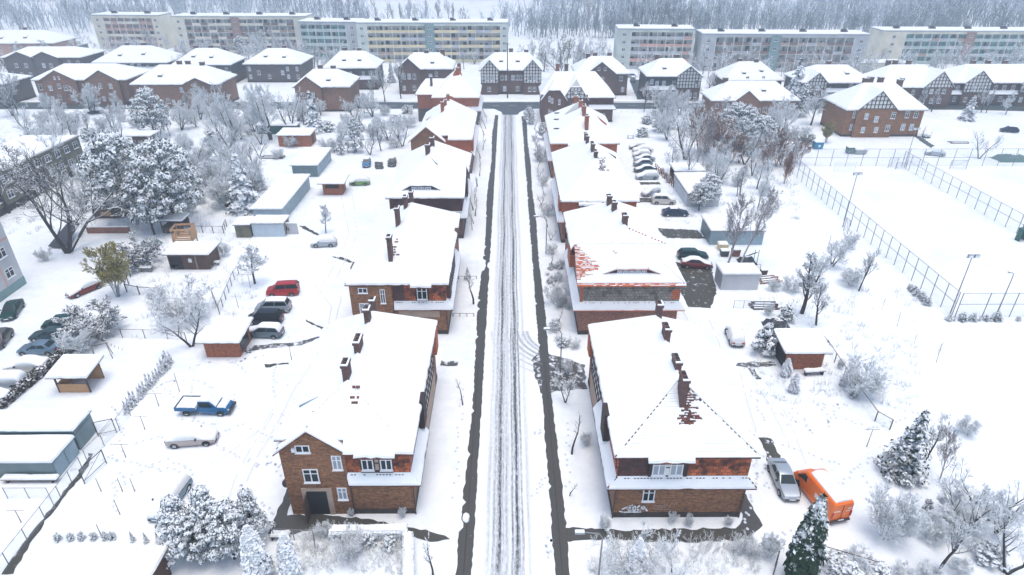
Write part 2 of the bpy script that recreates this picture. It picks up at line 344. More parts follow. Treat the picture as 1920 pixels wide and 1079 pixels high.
# ---------------------------------------------------------------- roofs and houses
class Roof:
    def __init__(s): s.t = MB(); s.s = MB(); s.r = MB()
    def plane(s, pts, snow=True, th=0.2, tt=0.12):
        s.t.prism(pts, (0, 0, tt))
        if snow is True: snow_slab(s.s, [(p[0], p[1], p[2] + tt) for p in pts], th)
        elif snow: s.strips(pts, snow, tt)
    def patch(s, root, x, y0, y1, zf, w0, w1, mat='tile_dull', seed=1):
        '''courses of tile bared by melting snow beside a chimney'''
        r = random.Random(seed); mb = MB(); n = int((y1 - y0) / .26)
        for i in range(n):
            y = y0 + (y1 - y0) * i / n; w_ = w0 + (w1 - w0) * i / n; u = x - w_ / 2 + r.uniform(-.15, .15)
            while u < x + w_ / 2:
                l = r.uniform(.15, .55)
                if r.random() < .7: mb.prism([(u, y, zf(y)), (u + l, y, zf(y)), (u + l, y + .15, zf(y + .15)), (u, y + .15, zf(y + .15))], (0, 0, .035))
                u += l + r.uniform(.02, .25)
        mb.build('bare_tiles', mat, root)
    def strips(s, pts, fn, tt, rows=30, cols=120):
        """pts = [eave0, eave1, top1, top0]; snow lies course by course where fn(u, v, jitter) says so"""
        e0, e1, t1, t0 = [Vector(p) for p in pts]
        for j in range(rows):
            v0, v1 = j / rows, (j + 1) / rows; jt = [rnd.random() for _ in range(cols)]; k = 0; rowj = rnd.uniform(-1, 1)
            while k < cols:
                if fn((k + .5) / cols, v0, rowj + (jt[k] - .5) * .3):
                    k2 = k
                    while k2 < cols and fn((k2 + .5) / cols, v0, rowj + (jt[k2] - .5) * .3): k2 += 1
                    P = lambda u, v: e0.lerp(e1, u).lerp(t0.lerp(t1, u), v) + Vector((0, 0, tt + 0.004))
                    a, b_, c_, d_ = P(k / cols, v0 + .004), P(k2 / cols, v0 + .004), P(k2 / cols, v1), P(k / cols, v1)
                    up = Vector((0, 0, 0.09 if True else 0))
                    s.s.prism([a, b_, c_, d_], up); k = k2
                else:                      # bare tiles keep a thread of snow along most courses
                    k2 = k; n_ = rnd.randint(2, 6)
                    while k2 < cols and k2 - k < n_ and not fn((k2 + .5) / cols, v0, rowj + (jt[k2] - .5) * .3): k2 += 1
                    if rnd.random() < .62:
                        P = lambda u, v: e0.lerp(e1, u).lerp(t0.lerp(t1, u), v) + Vector((0, 0, tt + 0.004)); w_ = rnd.uniform(.2, .6) / rows
                        s.s.prism([P(k / cols, v0 + .004), P(k2 / cols, v0 + .004), P(k2 / cols, v0 + w_), P(k / cols, v0 + w_)], (0, 0, .04))
                    k = k2
    def ridge(s, a, b, tt=0.12, th=0.17, size=0.11, gap=0.4, p=0.5, lift=0.0):
        """ridge or hip tiles whose tops poke through the snow"""
        a, b = Vector(a), Vector(b); n = max(2, int((b - a).length / gap)); d = (b - a).normalized()
        for i in range(n):
            if rnd.random() < p:
                q = a.lerp(b, (i + .5) / n) + Vector((0, 0, tt + th + lift)); e = d * size
                s.r.tube(q - e + Vector((0, 0, -.06)), q + e + Vector((0, 0, -.06)), size * 0.72, size * 0.72, 5)
    def build(s, root, tile, snowname='snow_cover'):
        r = s.t.build('roof', tile, root)
        if s.s.v: s.s.build(snowname, 'snow_roof', r)
        if s.r.v: s.r.build('ridge_tiles', 'tile_brown' if tile == 'tile_mix' else tile, r)
        return r
def hip(x0, x1, y0, y1, he, hr, ax='y', ra=3.5, rb=3.5, oh=0.45):
    """four planes of a hipped (run 0 = gabled) roof; returns planes and ridge ends"""
    if ax == 'x':
        pl, (a, b) = hip(y0, y1, x0, x1, he, hr, 'y', ra, rb, oh)
        sw = lambda p: (p[1], p[0], p[2])
        return [[sw(p) for p in q][::-1] for q in pl], (sw(a), sw(b))
    xc = (x0 + x1) / 2; sl = (hr - he) / (xc - x0); z = he - oh * sl; X0, X1, Y0, Y1 = x0 - oh, x1 + oh, y0 - oh, y1 + oh
    A = (xc, y0 + ra if ra else Y0, hr); B = (xc, y1 - rb if rb else Y1, hr)
    pl = [[(X1, Y0, z), (X1, Y1, z), B, A], [(X0, Y1, z), (X0, Y0, z), A, B]]
    if ra: pl.append([(X0, Y0, z), (X1, Y0, z), A])
    if rb: pl.append([(X1, Y1, z), (X0, Y1, z), B])
    return pl, (A, B)
def notch(pl, cuts, b, sl, he, oh):
    '''cut the overhang of the south eave where a gable wall stands in front of it'''
    out = []; X0 = min(p[0] for q in pl for p in q); lc = min(c_[0] for c_ in cuts) < X0 + 1.2
    for q in pl:
        if lc and all(abs(p[0] - X0) < 1e-6 or p[2] > he for p in q): q = [(p[0], -b + .3, p[2]) if abs(p[1] + b + oh) < 1e-6 else p for p in q]
        s = [p for p in q if abs(p[1] - (-b - oh)) < 1e-6]
        if len(s) == 2 and len(q) >= 3 and abs(s[0][2] - s[1][2]) < 1e-6:
            x0, x1 = sorted((s[0][0], s[1][0])); z0 = s[0][2]; rest = [p for p in q if p not in s]
            k = (max(p[2] for p in rest) - z0) / (rest[0][1] + b + oh); d = .35 + oh; pts = [(x0, -b - oh, z0)]
            for u0, u1 in sorted(cuts):
                u0, u1 = max(u0, x0), min(u1, x1)
                if u0 <= x0 + .6: pts = [(x0, -b - oh + d * .0 + d, z0 + k * d)] if False else [(x0 + .01, -b - oh + d, z0 + k * d)]
                else: pts += [(u0, -b - oh, z0), (u0, -b - oh + d, z0 + k * d)]
                pts.append((u1, -b - oh + d, z0 + k * d))
                if u1 < x1 - .6: pts.append((u1, -b - oh, z0))
            if pts[-1][0] < x1 - .1: pts.append((x1, -b - oh, z0))
            tops = sorted(rest, key=lambda p: -p[0]); out.append(pts + tops)
        else: out.append(q)
    return out
def chimney(root, x, y, zb, zt, wx=0.5, wy=1.2, mat='brick_red', pots=True):
    mb = MB(); mb.box(x - wx / 2, x + wx / 2, y - wy / 2, y + wy / 2, zb, zt - 0.25)
    mb.box(x - wx / 2 - .07, x + wx / 2 + .07, y - wy / 2 - .07, y + wy / 2 + .07, zt - 0.25, zt)
    c = mb.build('chimney', mat, root)
    if pots:
        p = MB(); L, horiz = (wy, False) if wy >= wx else (wx, True); n = max(1, int(L / 0.45))
        for i in range(n):
            q = -L / 2 + L * (i + .5) / n; px, py = (x + q, y) if horiz else (x, y + q)
            p.box(px - .14, px + .14, py - .14, py + .14, zt + .003, zt + 0.06)
        p.build('flue', 'rubber', c)
        s = MB(); s.box(x - wx / 2 - .05, x + wx / 2 + .05, y - wy / 2 - .06, y - wy / 2 + .1, zt + .002, zt + .1); s.box(x + wx / 2 - .08, x + wx / 2 + .05, y - wy / 2 + .104, y + wy / 2, zt + .002, zt + .09)
        s.build('snow_cap', 'snow', c)
    return c
def gable(root, rf, F, c, uc, hw, ze, zr, zb, mat, he, sl, oh=0.35, jut=0.06, timber=False, verge=True, half=0.0, depth=None):
    """cross gable on face F of plane c: wall from zb up, two roof slopes dying into a main slope of pitch sl"""
    f = fmap(F, c); w_ = MB(); p = [(uc - hw, zb), (uc + hw, zb), (uc + hw, ze), (uc, zr), (uc - hw, ze)]
    if half:                              # clipped gable top
        zc = zr - half; k = hw * half / (zr - ze); p = [(uc - hw, zb), (uc + hw, zb), (uc + hw, ze), (uc + k, zc), (uc - k, zc), (uc - hw, ze)]
    a = [Vector(f(u, jut, z)) for u, z in p]; d = Vector(f(0, -0.3, 0)) - Vector(f(0, jut, 0))
    w_.prism(a, d); w_.build('gable_wall', mat, root)
    g = (zr - ze) / hw; k = oh * g
    dr = depth or max(0.3, (zr - he) / sl); de = max(0.3, (ze - he) / sl)
    if half:
        zc = zr - half; kk = hw * half / (zr - ze)
        for s_ in (-1, 1): rf.plane([f(uc + s_ * (hw + oh), oh, ze - k), f(uc + s_ * kk, oh, zc), f(uc, -half * 1.0, zr), f(uc, -dr, zr), f(uc + s_ * (hw + oh), -de, ze - k)], th=0.18)
        rf.plane([f(uc - kk, oh, zc), f(uc + kk, oh, zc), f(uc, -half * 1.0, zr)], th=0.18)
    else:
        for s_ in (-1, 1): rf.plane([f(uc + s_ * (hw + oh), oh, ze - k), f(uc, oh, zr), f(uc, -dr, zr), f(uc + s_ * (hw + oh), -de, ze - k)], th=0.18)
    if timber: timber_panel(root, F, c, uc - hw, uc + hw, timber, ze, zr, jut + 0.002)
def timber_panel(root, F, c, u0, u1, z0, z1, apex=None, jut=0.06, step=0.85, name='timber_frame', top=None):
    """half-timbering: pale infill with dark posts and rails; under a gable when apex is given (z1 = eaves)"""
    f = fmap(F, c + 0.0); uc, hw = (u0 + u1) / 2, (u1 - u0) / 2; mb = MB(); ap = apex or z1; ap2 = min(ap, top or ap)
    lim = lambda u: min(ap2, z1 + (ap - z1) * (1 - abs(u - uc) / hw)) if apex else z1
    p = [(u0, z0), (u1, z0), (u1, z1)] + ([(uc, ap)] if apex else []) + [(u0, z1)]
    if z0 > z1 and apex:
        k = hw * (1 - (z0 - z1) / (ap - z1)); p = [(uc - k, z0), (uc + k, z0), (uc, ap)]
    a = [Vector(f(u, jut, z)) for u, z in p]; d = Vector(f(0, jut + .03, 0)) - Vector(f(0, jut, 0)); mb.prism(a, d, 1)
    n = max(2, int((u1 - u0) / step)); bw = 0.11
    for i in range(n + 1):
        u = u0 + (u1 - u0) * i / n; zt = lim(u)
        if zt - z0 > 0.3: fbox(mb, F, c, max(u0, u - bw), min(u1, u + bw), z0, zt - .02, jut + .031, jut + .075)
    z = z0
    while z < ap2 - 0.3:
        k = hw if z <= z1 else hw * (1 - (z - z1) / (ap - z1))
        if k > .2: fbox(mb, F, c, uc - k, uc + k, z, z + .17, jut + .0315, jut + .082)
        z += 0.95
    if not apex: fbox(mb, F, c, u0, u1, z1 - .17, z1, jut + .0315, jut + .082)
    for s_ in (-1, 1):                     # a slanting brace at either end
        ub = uc + s_ * hw; ut = uc + s_ * (hw - (u1 - u0) / n)
        if (lim(ut) - z0) > .9:
            q = [f(ub, jut + .05, z0 + .15), f(ut, jut + .05, min(lim(ut), z0 + .95))]; mb.tube(q[0], q[1], .08, .08, 4)
    return mb.build(name, ['timber', 'plaster'], root)
def shed_dormer(root, F, c, u0, u1, zb, zt, back, side='tile_brown', nwin=2, snow=True, slope=0.25, style='timber', wh=None):
    """flat-topped dormer with windows; c = plane of its front"""
    f = fmap(F, c); mb = MB(); fbox(mb, F, c, u0, u1, zb, zt, -back, 0.0); d = mb.build('dormer', side, root)
    r = MB(); oh = .25
    top = [f(u0 - oh, oh, zt), f(u1 + oh, oh, zt), f(u1 + oh, -back - .6, zt + slope * back), f(u0 - oh, -back - .6, zt + slope * back)]
    r.prism(top, (0, 0, .1)); r.build('dormer_roof', 'metal_dark', d)
    s = MB(); snow_slab(s, [(p[0], p[1], p[2] + .1) for p in top], 0.24); s.build('snow_cover', 'snow', d)
    L = u1 - u0; h = wh or (zt - zb - .35); g = MB()
    for i in range(nwin):
        w_ = min(1.0, L / nwin - .25); u = u0 + L * (i + .5) / nwin
        window(d, F, c, u, zb + .2, w_, h, pane=False)
    return d
def fan_dormer(root, rf, F, c, uc, w, zb, h, sl, tile='tile_brown', win=3):
    """low eyebrow dormer with a swept roof and a strip of panes; c = plane of its front, sl = pitch of the slope it sits in"""
    f = fmap(F, c); P = [(uc - w / 2, zb), (uc - w * .27, zb + h), (uc + w * .27, zb + h), (uc + w / 2, zb)]
    mb = MB(); mb.prism([Vector(f(u, 0, z)) for u, z in P], Vector(f(0, -.4, 0)) - Vector(f(0, 0, 0))); d = mb.build('dormer', 'timber', root)
    dr = h / sl + 1.2
    top = [f(uc - w * .27, .18, zb + h), f(uc + w * .27, .18, zb + h), f(uc + w * .22, -dr, zb + h + .25 * dr * sl + .3), f(uc - w * .22, -dr, zb + h + .25 * dr * sl + .3)]
    for q in (top, [f(uc - w / 2 - .1, .18, zb), top[0], top[3], f(uc - w / 2 - .4, -.5, zb + .2)], [top[1], f(uc + w / 2 + .1, .18, zb), f(uc + w / 2 + .4, -.5, zb + .2), top[2]]): rf.plane(q, th=.16, tt=.08)
    for i in range(win): window(d, F, c, uc + (i - (win - 1) / 2) * (w * .5 / win), zb + h * .25, w * .5 / win - .12, h * .6, pane=False, glass='glass_pale')
    return d
def house(label, x0, x1, y0, y1, he=7.3, hr=11.1, ra=3.8, rb=4.2, ax='y', tile='tile_mix', brk='brick', upper='tile_mix', skirt='', rot=0.0, hb=3.6, group=None, cat='house', oh=0.45, mainplanes=True, bare=None, cuts=(), name='brick_house', thsnow=0.2, ridges=0.5):
    """brick lower storey, tile-hung upper storey, pent roof between them on the faces named in skirt, hipped roof on top"""
    cx, cy = (x0 + x1) / 2, (y0 + y1) / 2; root = thing(name, label, cat, (cx, cy, 0), rot, group)
    a, b = (x1 - x0) / 2, (y1 - y0) / 2; rf = Roof()
    mb = MB(); mb.box(-a, a, -b, b, 0, hb if skirt else he); mb.build('brick_wall', brk, root)
    mb = MB(); mb.box(-a - .05, a + .05, -b - .05, b + .05, 0, .55); mb.build('plinth', 'plinth', root)
    if skirt:
        mb = MB(); mb.box(-a, a, -b, b, hb + .003, he); mb.build('tile_hung_wall', upper, root)
    if ax == 'y' and not ra or ax == 'x' and not ra:
        pass
    if mainplanes:
        pl, (A, B) = hip(-a, a, -b, b, he, hr, ax, ra, rb, oh)
        if cuts: pl2 = notch(pl, cuts, b, 0, he, oh)
        for i, q in enumerate(pl2 if cuts else pl):
            if bare and i in bare: rf.plane(q, snow=bare[i])
            else: rf.plane(q, th=thsnow)
        if not ra or not rb:
            g = MB()
            for end, run in ((-1, ra), (1, rb)):
                if run: continue
                if ax == 'y': p = [(-a, end * (b - .15), he), (a, end * (b - .15), he), (0, end * (b - .15), hr - .02)]; d = (0, end * .15, 0)
                else: p = [(end * (a - .15), -b, he), (end * (a - .15), b, he), (end * (a - .15), 0, hr - .02)]; d = (end * .15, 0, 0)
                g.prism(p, d)
            g.build('gable_wall', upper if upper.startswith('brick') else brk, root)
        if ridges:
            rf.ridge(A, B, p=ridges)
            for q in pl:
                if len(q) == 3: rf.ridge(q[0], q[2], p=ridges); rf.ridge(q[1], q[2], p=ridges)
    root_info = dict(a=a, b=b, rf=rf, he=he, hr=hr, tile=tile, sl=(hr - he) / (a if ax == 'y' else b))
    return root, root_info
def skirts(rf, a, b, spec, hb=3.6, out=0.8, rise=0.85):
    """pent roof strips: (face, u0, u1, extend start, extend end)"""
    for F, u0, u1, e0, e1 in spec:
        c = {'S': -b, 'N': b, 'E': a, 'W': -a}[F]; f = fmap(F, c)
        big = hb == 3.6; ext = (.8 if F == 'S' else .42) if big else out; out_ = (.42 if F == 'S' else .8) if big else out
        rf.plane([f(u0 - e0 * ext, out_, hb - .05), f(u1 + e1 * ext, out_, hb - .05), f(u1, 0.0, hb + rise), f(u0, 0.0, hb + rise)], th=.16)
        if hb == 3.6: rf.ridge(f(u0, .06, hb + rise - .1), f(u1, .06, hb + rise - .1), th=.13, size=.08, gap=.26, p=.55); rf.ridge(f(u0, out_ - .03, hb - .04), f(u1, out_ - .03, hb - .04), th=.02, size=.06, gap=.3, p=.5)
def downpipe(root, x, y, z0, z1):
    mb = MB(); mb.tube((x, y, z0), (x, y, z1), .06, n=6); mb.tube((x, y, z1), (x, y + .001, z1 + .12), .1, n=6); mb.build('downpipe', 'wood_dark', root)

# ---- nearest house on the left of the street: L1
root, I = house('brick house left of street, nearest camera, with arched entrance in its brown gable', -18.4, -8.1, 38.2, 57.2, tile='tile_mix', skirt='SE', hr=11.0, ra=3.7, rb=4.3, cuts=((-9, .0),))
a, b, rf, sl = I['a'], I['b'], I['rf'], I['sl']; cx, cy = -13.25, 47.7
L = lambda x: x - cx
skirts(rf, a, b, [('S', L(-13.3), a, 0, 1), ('E', -b, 44.4 - cy, 1, 0)])
gable(root, rf, 'S', -b, L(-15.85), 2.6, 7.2, 9.3, 0, 'brick', 7.3, sl, oh=.4)
rf.ridge((L(-15.85), -b - .2, 9.3), (L(-15.85), -b + 3, 9.3), p=.4)
for u, z, w_, h, g in ((-16.5, 7.0, 1.15, .75, 'glass'), (-13.95, 5.15, .8, 1.5, 'glass_pale'), (-16.25, 3.75, 1.25, 1.45, 'glass'), (-13.95, 1.75, .8, 1.35, 'glass_pale')):
    window(root, 'S', -b - .06, L(u), z, w_, h, g)
mb = MB()                                  # pale stone surround, dark porch and open door leaf
fbox(mb, 'S', -b - .06, L(-17.3), L(-16.95), 0, 2.75, 0.0, .08); fbox(mb, 'S', -b - .06, L(-15.25), L(-14.8), 0, 2.75, 0.0, .08); fbox(mb, 'S', -b - .06, L(-17.3), L(-14.8), 2.753, 3.05, 0.0, .08)
mb.build('door_surround', 'plaster_tan', root)
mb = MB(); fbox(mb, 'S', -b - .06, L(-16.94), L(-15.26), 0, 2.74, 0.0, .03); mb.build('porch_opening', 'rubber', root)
mb = MB(); mb.box(L(-16.98), L(-16.9), -b - 1.2, -b - .15, .05, 2.5); mb.build('door', 'wood_dark', root)
mb = MB(); fbox(mb, 'S', -b, L(-12.05), L(-9.45), 4.95, 7.15, .02, .26, 0); d = mb.build('dormer', 'timber', root)
for u in (-11.45, -9.95): window(d, 'S', -b - .26, L(u), 5.3, .95, 1.6, pane=False)
fm = MB(); fbox(fm, 'S', -b - .26, L(-10.85), L(-10.55), 5.3, 5.95, .0, .03); fbox(fm, 'S', -b - .26, L(-10.85), L(-10.55), 6.1, 6.8, .0, .03); fm.build('infill', 'plaster_tan', d)
rf.plane([(L(-12.4), -b - .75, 6.85), (L(-9.1), -b - .75, 6.85), (L(-9.1), -b + .6, 7.7), (L(-12.4), -b + .6, 7.7)])
timber_panel(root, 'E', a, 44.6 - cy, 54.8 - cy, 3.0, 7.25, None, .05)
mb = MB(); fbox(mb, 'E', a, 44.5 - cy, 54.9 - cy, .6, 3.0, 0.0, .12); mb.build('rendered_wall', 'plaster_tan', root)
mb = MB(); mb.box(a - .3, a + .55, 43.6 - cy, 45.2 - cy, 4.6, 7.5); d = mb.build('dormer', 'timber', root)
mb = MB(); mb.box(a - .3, a + .5, 54.9 - cy, 56.6 - cy, 4.7, 7.3); mb.build('dormer', 'tile_orange', root)
for x, y, zt, wy in ((-13.4, 42.5, 12.7, 1.1), (-13.3, 46.6, 12.3, 1.5), (-13.4, 51.3, 12.6, .9), (-13.5, 54.2, 11.9, .8)): chimney(root, L(x), y - cy, 9, zt, .5, wy, 'brick_stack')
mb = MB(); mb.prism([(-a + .5, -b + 4.2, 8.2), (-a + 3.3, -b + 3.9, 9.9), (-a + 3.0, -b + 4.3, 9.2), (-a + .6, -b + 4.4, 7.6)], (0, .1, 0)); mb.build('dormer_cheek', 'sheet_blue', root)
mb = MB(); mb.box(-a - .5, -a + .2, -b + 4.5, -b + 5.4, 5, 7.0); mb.build('bay_wall', 'tile_brown', root)
mb = MB(); mb.tube((-a - .25, -b + .6, 3.0), (-a - .38, -b + .35, 3.1), .42, .3, 12); mb.tube((-a, -b + .6, 2.9), (-a - .25, -b + .6, 3.0), .04, n=5); mb.build('satellite_dish', 'metal_dark', root)
mb = MB(); fbox(mb, 'S', -b - .06, L(-17.35), L(-17.05), 7.15, 7.5, 0, .2); mb.build('wall_lamp', 'white', root)
downpipe(root, L(-13.2), -b - .1, 0, 3.4); downpipe(root, a + .1, -b - .1, 0, 3.4)
rf.patch(root, .75, -b + 2.3, -b + 3.5, lambda y: 7.3 + (y + b) * 1.0 + .335, .9, .5, seed=2)
I['rf'].build(root, 'tile_dull')
# ---- nearest house on the right: R1
root, I = house('brick house right of street, nearest camera, with white graffiti low on its wall', 8.7, 19.35, 37.7, 56.3, tile='tile_mix', skirt='SE', hr=11.0, ra=4.4, rb=4.3, mainplanes=False)
a, b, rf, sl = I['a'], I['b'], I['rf'], I['sl']; cx, cy = 14.025, 47.0
L = lambda x: x - cx
pl, (A, B) = hip(-a, a, -b, b, 7.3, 11.0, 'y', 4.4, 4.3, .45)
for i, q in enumerate(pl):
    if i == 2:
        def fn(u, v, j):                   # snow has slid off beside the chimney
            x = (u - .5) * (1 - v) * 11.3
            return not (.0 + j * .25 < x + (v - .6) * .8 < 1.0 + j * .5 + (v - .5) * 1.0 and .42 < v < .97) and not (-.25 - j * .3 < x < .8 and .3 < v <= .5 and j > -.2)
        rf.plane([q[0], q[1], (q[2][0] + .02, q[2][1], q[2][2]), (q[2][0] - .02, q[2][1], q[2][2])], snow=fn)
    else: rf.plane(q)
rf.ridge(A, B, p=.7); rf.ridge(pl[2][0], A, p=.6, lift=-.08); rf.ridge(pl[2][1], A, p=.7, lift=-.08)
skirts(rf, a, b, [('S', -a, a, 1, 1), ('W', -b, 43.2 - cy, 1, 0), ('W', 43.2 - cy, 47.5 - cy, 0, 0)])
rf.ridge((-a - .8, -b - .42, 3.55), (-a, -b, 4.45), p=.8, th=.1); rf.ridge((a + .8, -b - .42, 3.55), (a, -b, 4.45), p=.9, th=.1); rf.ridge((-a, -b, 4.45), (-a - .3, -b - .3, 7.3), p=.8, th=-.1)
mb = MB(); fbox(mb, 'S', -b, L(11.15), L(14.3), 4.9, 7.0, .02, .26); d = mb.build('dormer', 'timber', root)
for u in (11.95, 13.35): window(d, 'S', -b - .26, L(u), 5.1, 1.05, 1.6, 'glass_pale', pane=False)
fm = MB(); fbox(fm, 'S', -b - .26, L(12.5), L(12.8), 5.1, 5.85, 0, .03); fbox(fm, 'S', -b - .26, L(12.5), L(12.8), 6.0, 6.7, 0, .03); fm.build('infill', 'plaster', d)
rf.plane([(L(10.9), -b - .8, 6.75), (L(14.6), -b - .8, 6.75), (L(14.6), -b + .7, 7.75), (L(10.9), -b + .7, 7.75)])
mb = MB(); fbox(mb, 'S', -b, L(8.75), L(11.1), 4.8, 6.7, .004, .03); mb.build('blackened_tiles', 'tile_brown', root)
window(root, 'S', -b, L(11.5), 1.9, 1.0, 1.45)
gr = MB()                                  # graffiti: strokes of pale paint on the plinth zone
def stroke(pts, wd=.1):
    for p, q in zip(pts, pts[1:]):
        f = fmap('S', -b); ax_, az = q[0] - p[0], q[1] - p[1]; l = math.hypot(ax_, az) or 1; nx, nz = -az / l * wd / 2, ax_ / l * wd / 2
        e = (ax_ / l * wd * .35, az / l * wd * .35)
        gr.prism([f(p[0] + nx - e[0], .06, p[1] + nz - e[1]), f(p[0] - nx - e[0], .06, p[1] - nz - e[1]), f(q[0] - nx + e[0], .06, q[1] - nz + e[1]), f(q[0] + nx + e[0], .06, q[1] + nz + e[1])], (0, -.006, 0))
gx = L(9.3)
for s_ in ([(.15, .75), (.6, 1.05), (1.0, 1.2)], [(.62, 1.1), (.6, .8), (.8, .52)], [(.85, 1.05), (.78, .7), (1.0, .5), (1.12, .75), (1.05, 1.08), (.85, 1.1)], [(1.2, 1.1), (1.7, .5)], [(1.62, 1.15), (1.2, .55)], [(1.65, .5), (1.95, 1.15), (2.35, .55)], [(1.75, .75), (2.15, .78)], [(-.05, .5), (.25, .38), (1.1, .42)], [(1.2, .4), (1.8, .42)]):
    stroke([(gx + p * 0.95, q + .25) for p, q in s_], .15)
gr.build('graffiti', 'white', root); gr = MB()
for s_ in ([(3.1, .85), (3.1, 1.25), (3.7, 1.2), (4.4, 1.3)], [(3.4, .95), (3.6, 1.1), (3.8, .95), (4.0, 1.1), (4.2, .95)], [(3.2, .8), (4.6, .75)], [(4.5, 1.0), (4.7, 1.5), (4.9, 1.3), (5.1, 1.55), (5.3, 1.35)]):
    stroke([(gx + p * 0.9, q + .2) for p, q in s_], .05)
gr.build('faint_graffiti', 'plaster_tan', root)
timber_panel(root, 'W', -a, 47.6 - cy, 54.2 - cy, 3.2, 7.25, None, .05)
mb = MB(); fbox(mb, 'W', -a, 47.5 - cy, 54.3 - cy, .6, 3.15, 0.0, .12); mb.build('rendered_wall', 'plaster_tan', root)
mb = MB(); mb.box(-a - .6, -a + .3, 41.9 - cy, 43.6 - cy, 4.6, 7.5); mb.build('dormer', 'timber', root)
mb = MB(); fbox(mb, 'W', -a, -b + .03, 41.88 - cy, 4.7, 7.2, .004, .03); mb.build('orange_tiling', 'tile_orange', root)
mb = MB(); mb.box(-a - .45, -a + .3, 54.3 - cy, 55.9 - cy, 4.8, 7.25); mb.build('dormer', 'tile_orange', root)
for x, y, zt, wy in ((14.0, 40.9, 12.4, 1.3), (14.15, 43.9, 12.0, 1.4), (14.2, 48.3, 12.4, 1.3), (14.4, 52.4, 12.4, .9)): chimney(root, L(x), y - cy, 8.6, zt, .5, wy, 'brick_stack')
mb = MB(); mb.prism([(a - 4.0, b - 4.8, 9.7), (a - 1.4, b - 5.2, 8.5), (a - 1.5, b - 5.3, 7.9), ], (0, .1, 0)); mb.build('dormer_cheek', 'sheet_blue', root)
downpipe(root, -a - .02, -b - .1, 0, 3.3); downpipe(root, a + .02, -b - .1, 0, 3.3)
rf.build(root, 'tile_dull')
# ---- L2
root, I = house('second brick house left of street with one white window in mottled red tiles', -19.0, -7.6, 66.2, 87.0, tile='tile_mix', skirt='SE', hr=11.1, ra=5.2, rb=5.5)
a, b, rf, sl = I['a'], I['b'], I['rf'], I['sl']; cx, cy = -13.3, 76.6; L = lambda x: x - cx
skirts(rf, a, b, [('S', L(-13.9), a, 0, 1), ('E', -b, b - 6, 1, 0)])
mb = MB(); mb.box(-a - .003, L(-14.0), -b - .3, -b + 1, 0, 7.2); mb.build('brick_wing', 'brick', root)
window(root, 'S', -b - .3, L(-17.4), 6.0, 1.1, .7); window(root, 'S', -b - .3, L(-15.1), 4.6, .6, 1.9); window(root, 'S', -b - .3, L(-17.4), 2.6, 1.3, 2.0, 'glass_pale')
mb = MB(); fbox(mb, 'S', -b, L(-11.2), L(-9.6), 4.9, 7.1, .02, .26); d = mb.build('dormer', 'timber', root); window(d, 'S', -b - .26, L(-10.4), 5.1, 1.2, 1.7, pane=False)
rf.plane([(L(-11.7), -b - .75, 6.8), (L(-9.2), -b - .75, 6.8), (L(-9.2), -b + .6, 7.6), (L(-11.7), -b + .6, 7.6)])
mb = MB(); fbox(mb, 'S', -b, L(-13.9), L(-12.6), 4.8, 7.2, .004, .05); mb.build('blackened_tiles', 'tile_brown', root)
mb = MB(); fbox(mb, 'S', -b, L(-13.4), a - .9, 2.45, 3.35, .003, .05); mb.build('rendered_band', 'plaster_tan', root)
timber_panel(root, 'E', a, 70 - cy, 76 - cy, 3.0, 7.2, None, .3)
mb = MB(); mb.box(a - .2, a + .5, -b + .8, -b + 2.4, 4.6, 7.3); mb.build('dormer', 'wood_dark', root); mb = MB(); mb.box(a - .2, a + .5, 80.5 - cy, 81.6 - cy, 6.4, 7.6); mb.build('dormer', 'wood_dark', root)
for x, y, zt, wy in ((-14.2, 68.6, 12.2, 1.0), (-14.2, 75.2, 13.2, 1.1), (-14.0, 80.8, 12.6, 1.0), (-13.6, 83.4, 12.3, .9)): chimney(root, L(x), y - cy, 8.6, zt, .5, wy, 'brick_stack')
rf.patch(root, -.4, -b + 2.6, -b + 4.6, lambda y: 7.3 + (y + b) * .73 + .335, .7, .3, seed=3)
for yy in (-2.0, 5.5):
    mb = MB(); mb.prism([(-a + 3.6, yy, 9.5), (-a + .8, yy - .4, 8.1), (-a + .9, yy - .5, 7.5)], (0, .1, 0)); mb.build('dormer_cheek', 'sheet_pale', root)
mb = MB(); mb.box(-a - .7, -a + .1, -b + 4, -b + 5.6, 5.2, 7.2); mb.build('bay_wall', 'tile_brown', root)
downpipe(root, L(-13.95), -b - .1, 0, 3.4); downpipe(root, a, -b - .1, 0, 3.4)
rf.build(root, 'tile_dull')
# ---- R2: bare orange tiles on its near slope, grey tile-hung wall
root, I = house('brick house right of street with bare orange roof tiles above a grey tile-hung wall', 8.5, 20.4, 66.0, 87.5, tile='tile_orange', upper='tile_grey', brk='brick_red', skirt='SE', hr=11.2, ra=5.4, rb=5.6, mainplanes=False)
a, b, rf, sl = I['a'], I['b'], I['rf'], I['sl']; cx, cy = 14.45, 76.75; L = lambda x: x - cx
pl, (A, B) = hip(-a, a, -b, b, 7.3, 11.2, 'y', 7.0, 5.6, .5)
pl[1] = [pl[1][0], (pl[1][1][0], -b + 9.0, pl[1][1][2]), (-1.98, -b + 4.6, 9.9), pl[1][2], pl[1][3]]
for i in (0, 1, 3): rf.plane(pl[i])
yr, zr = -b + 4.6, 9.9                      # street-side cross wing: one wide near slope up to its own ridge
def fn(u, v, j):
    if u < .05 + .15 * max(0, 1 - abs(v - .45) * 2.4) + j * .06 - max(0, .25 - v) * .5 and v > .1: return False
    if .40 + j * .01 < u < .41 + (.28 if v < .38 else .26 * max(0, 1 - (v - .38) * 2.2)) * (.55 + j * .5) and .3 < v < .85: return False
    if v < .05 and u < .8 + j * .25: return False
    return True
rf.plane([(-a - .5, -b - .5, 6.95), (a + .5, -b - .5, 6.95), (a - 1.1, yr, zr), (-a - .5, yr, zr)], snow=fn)
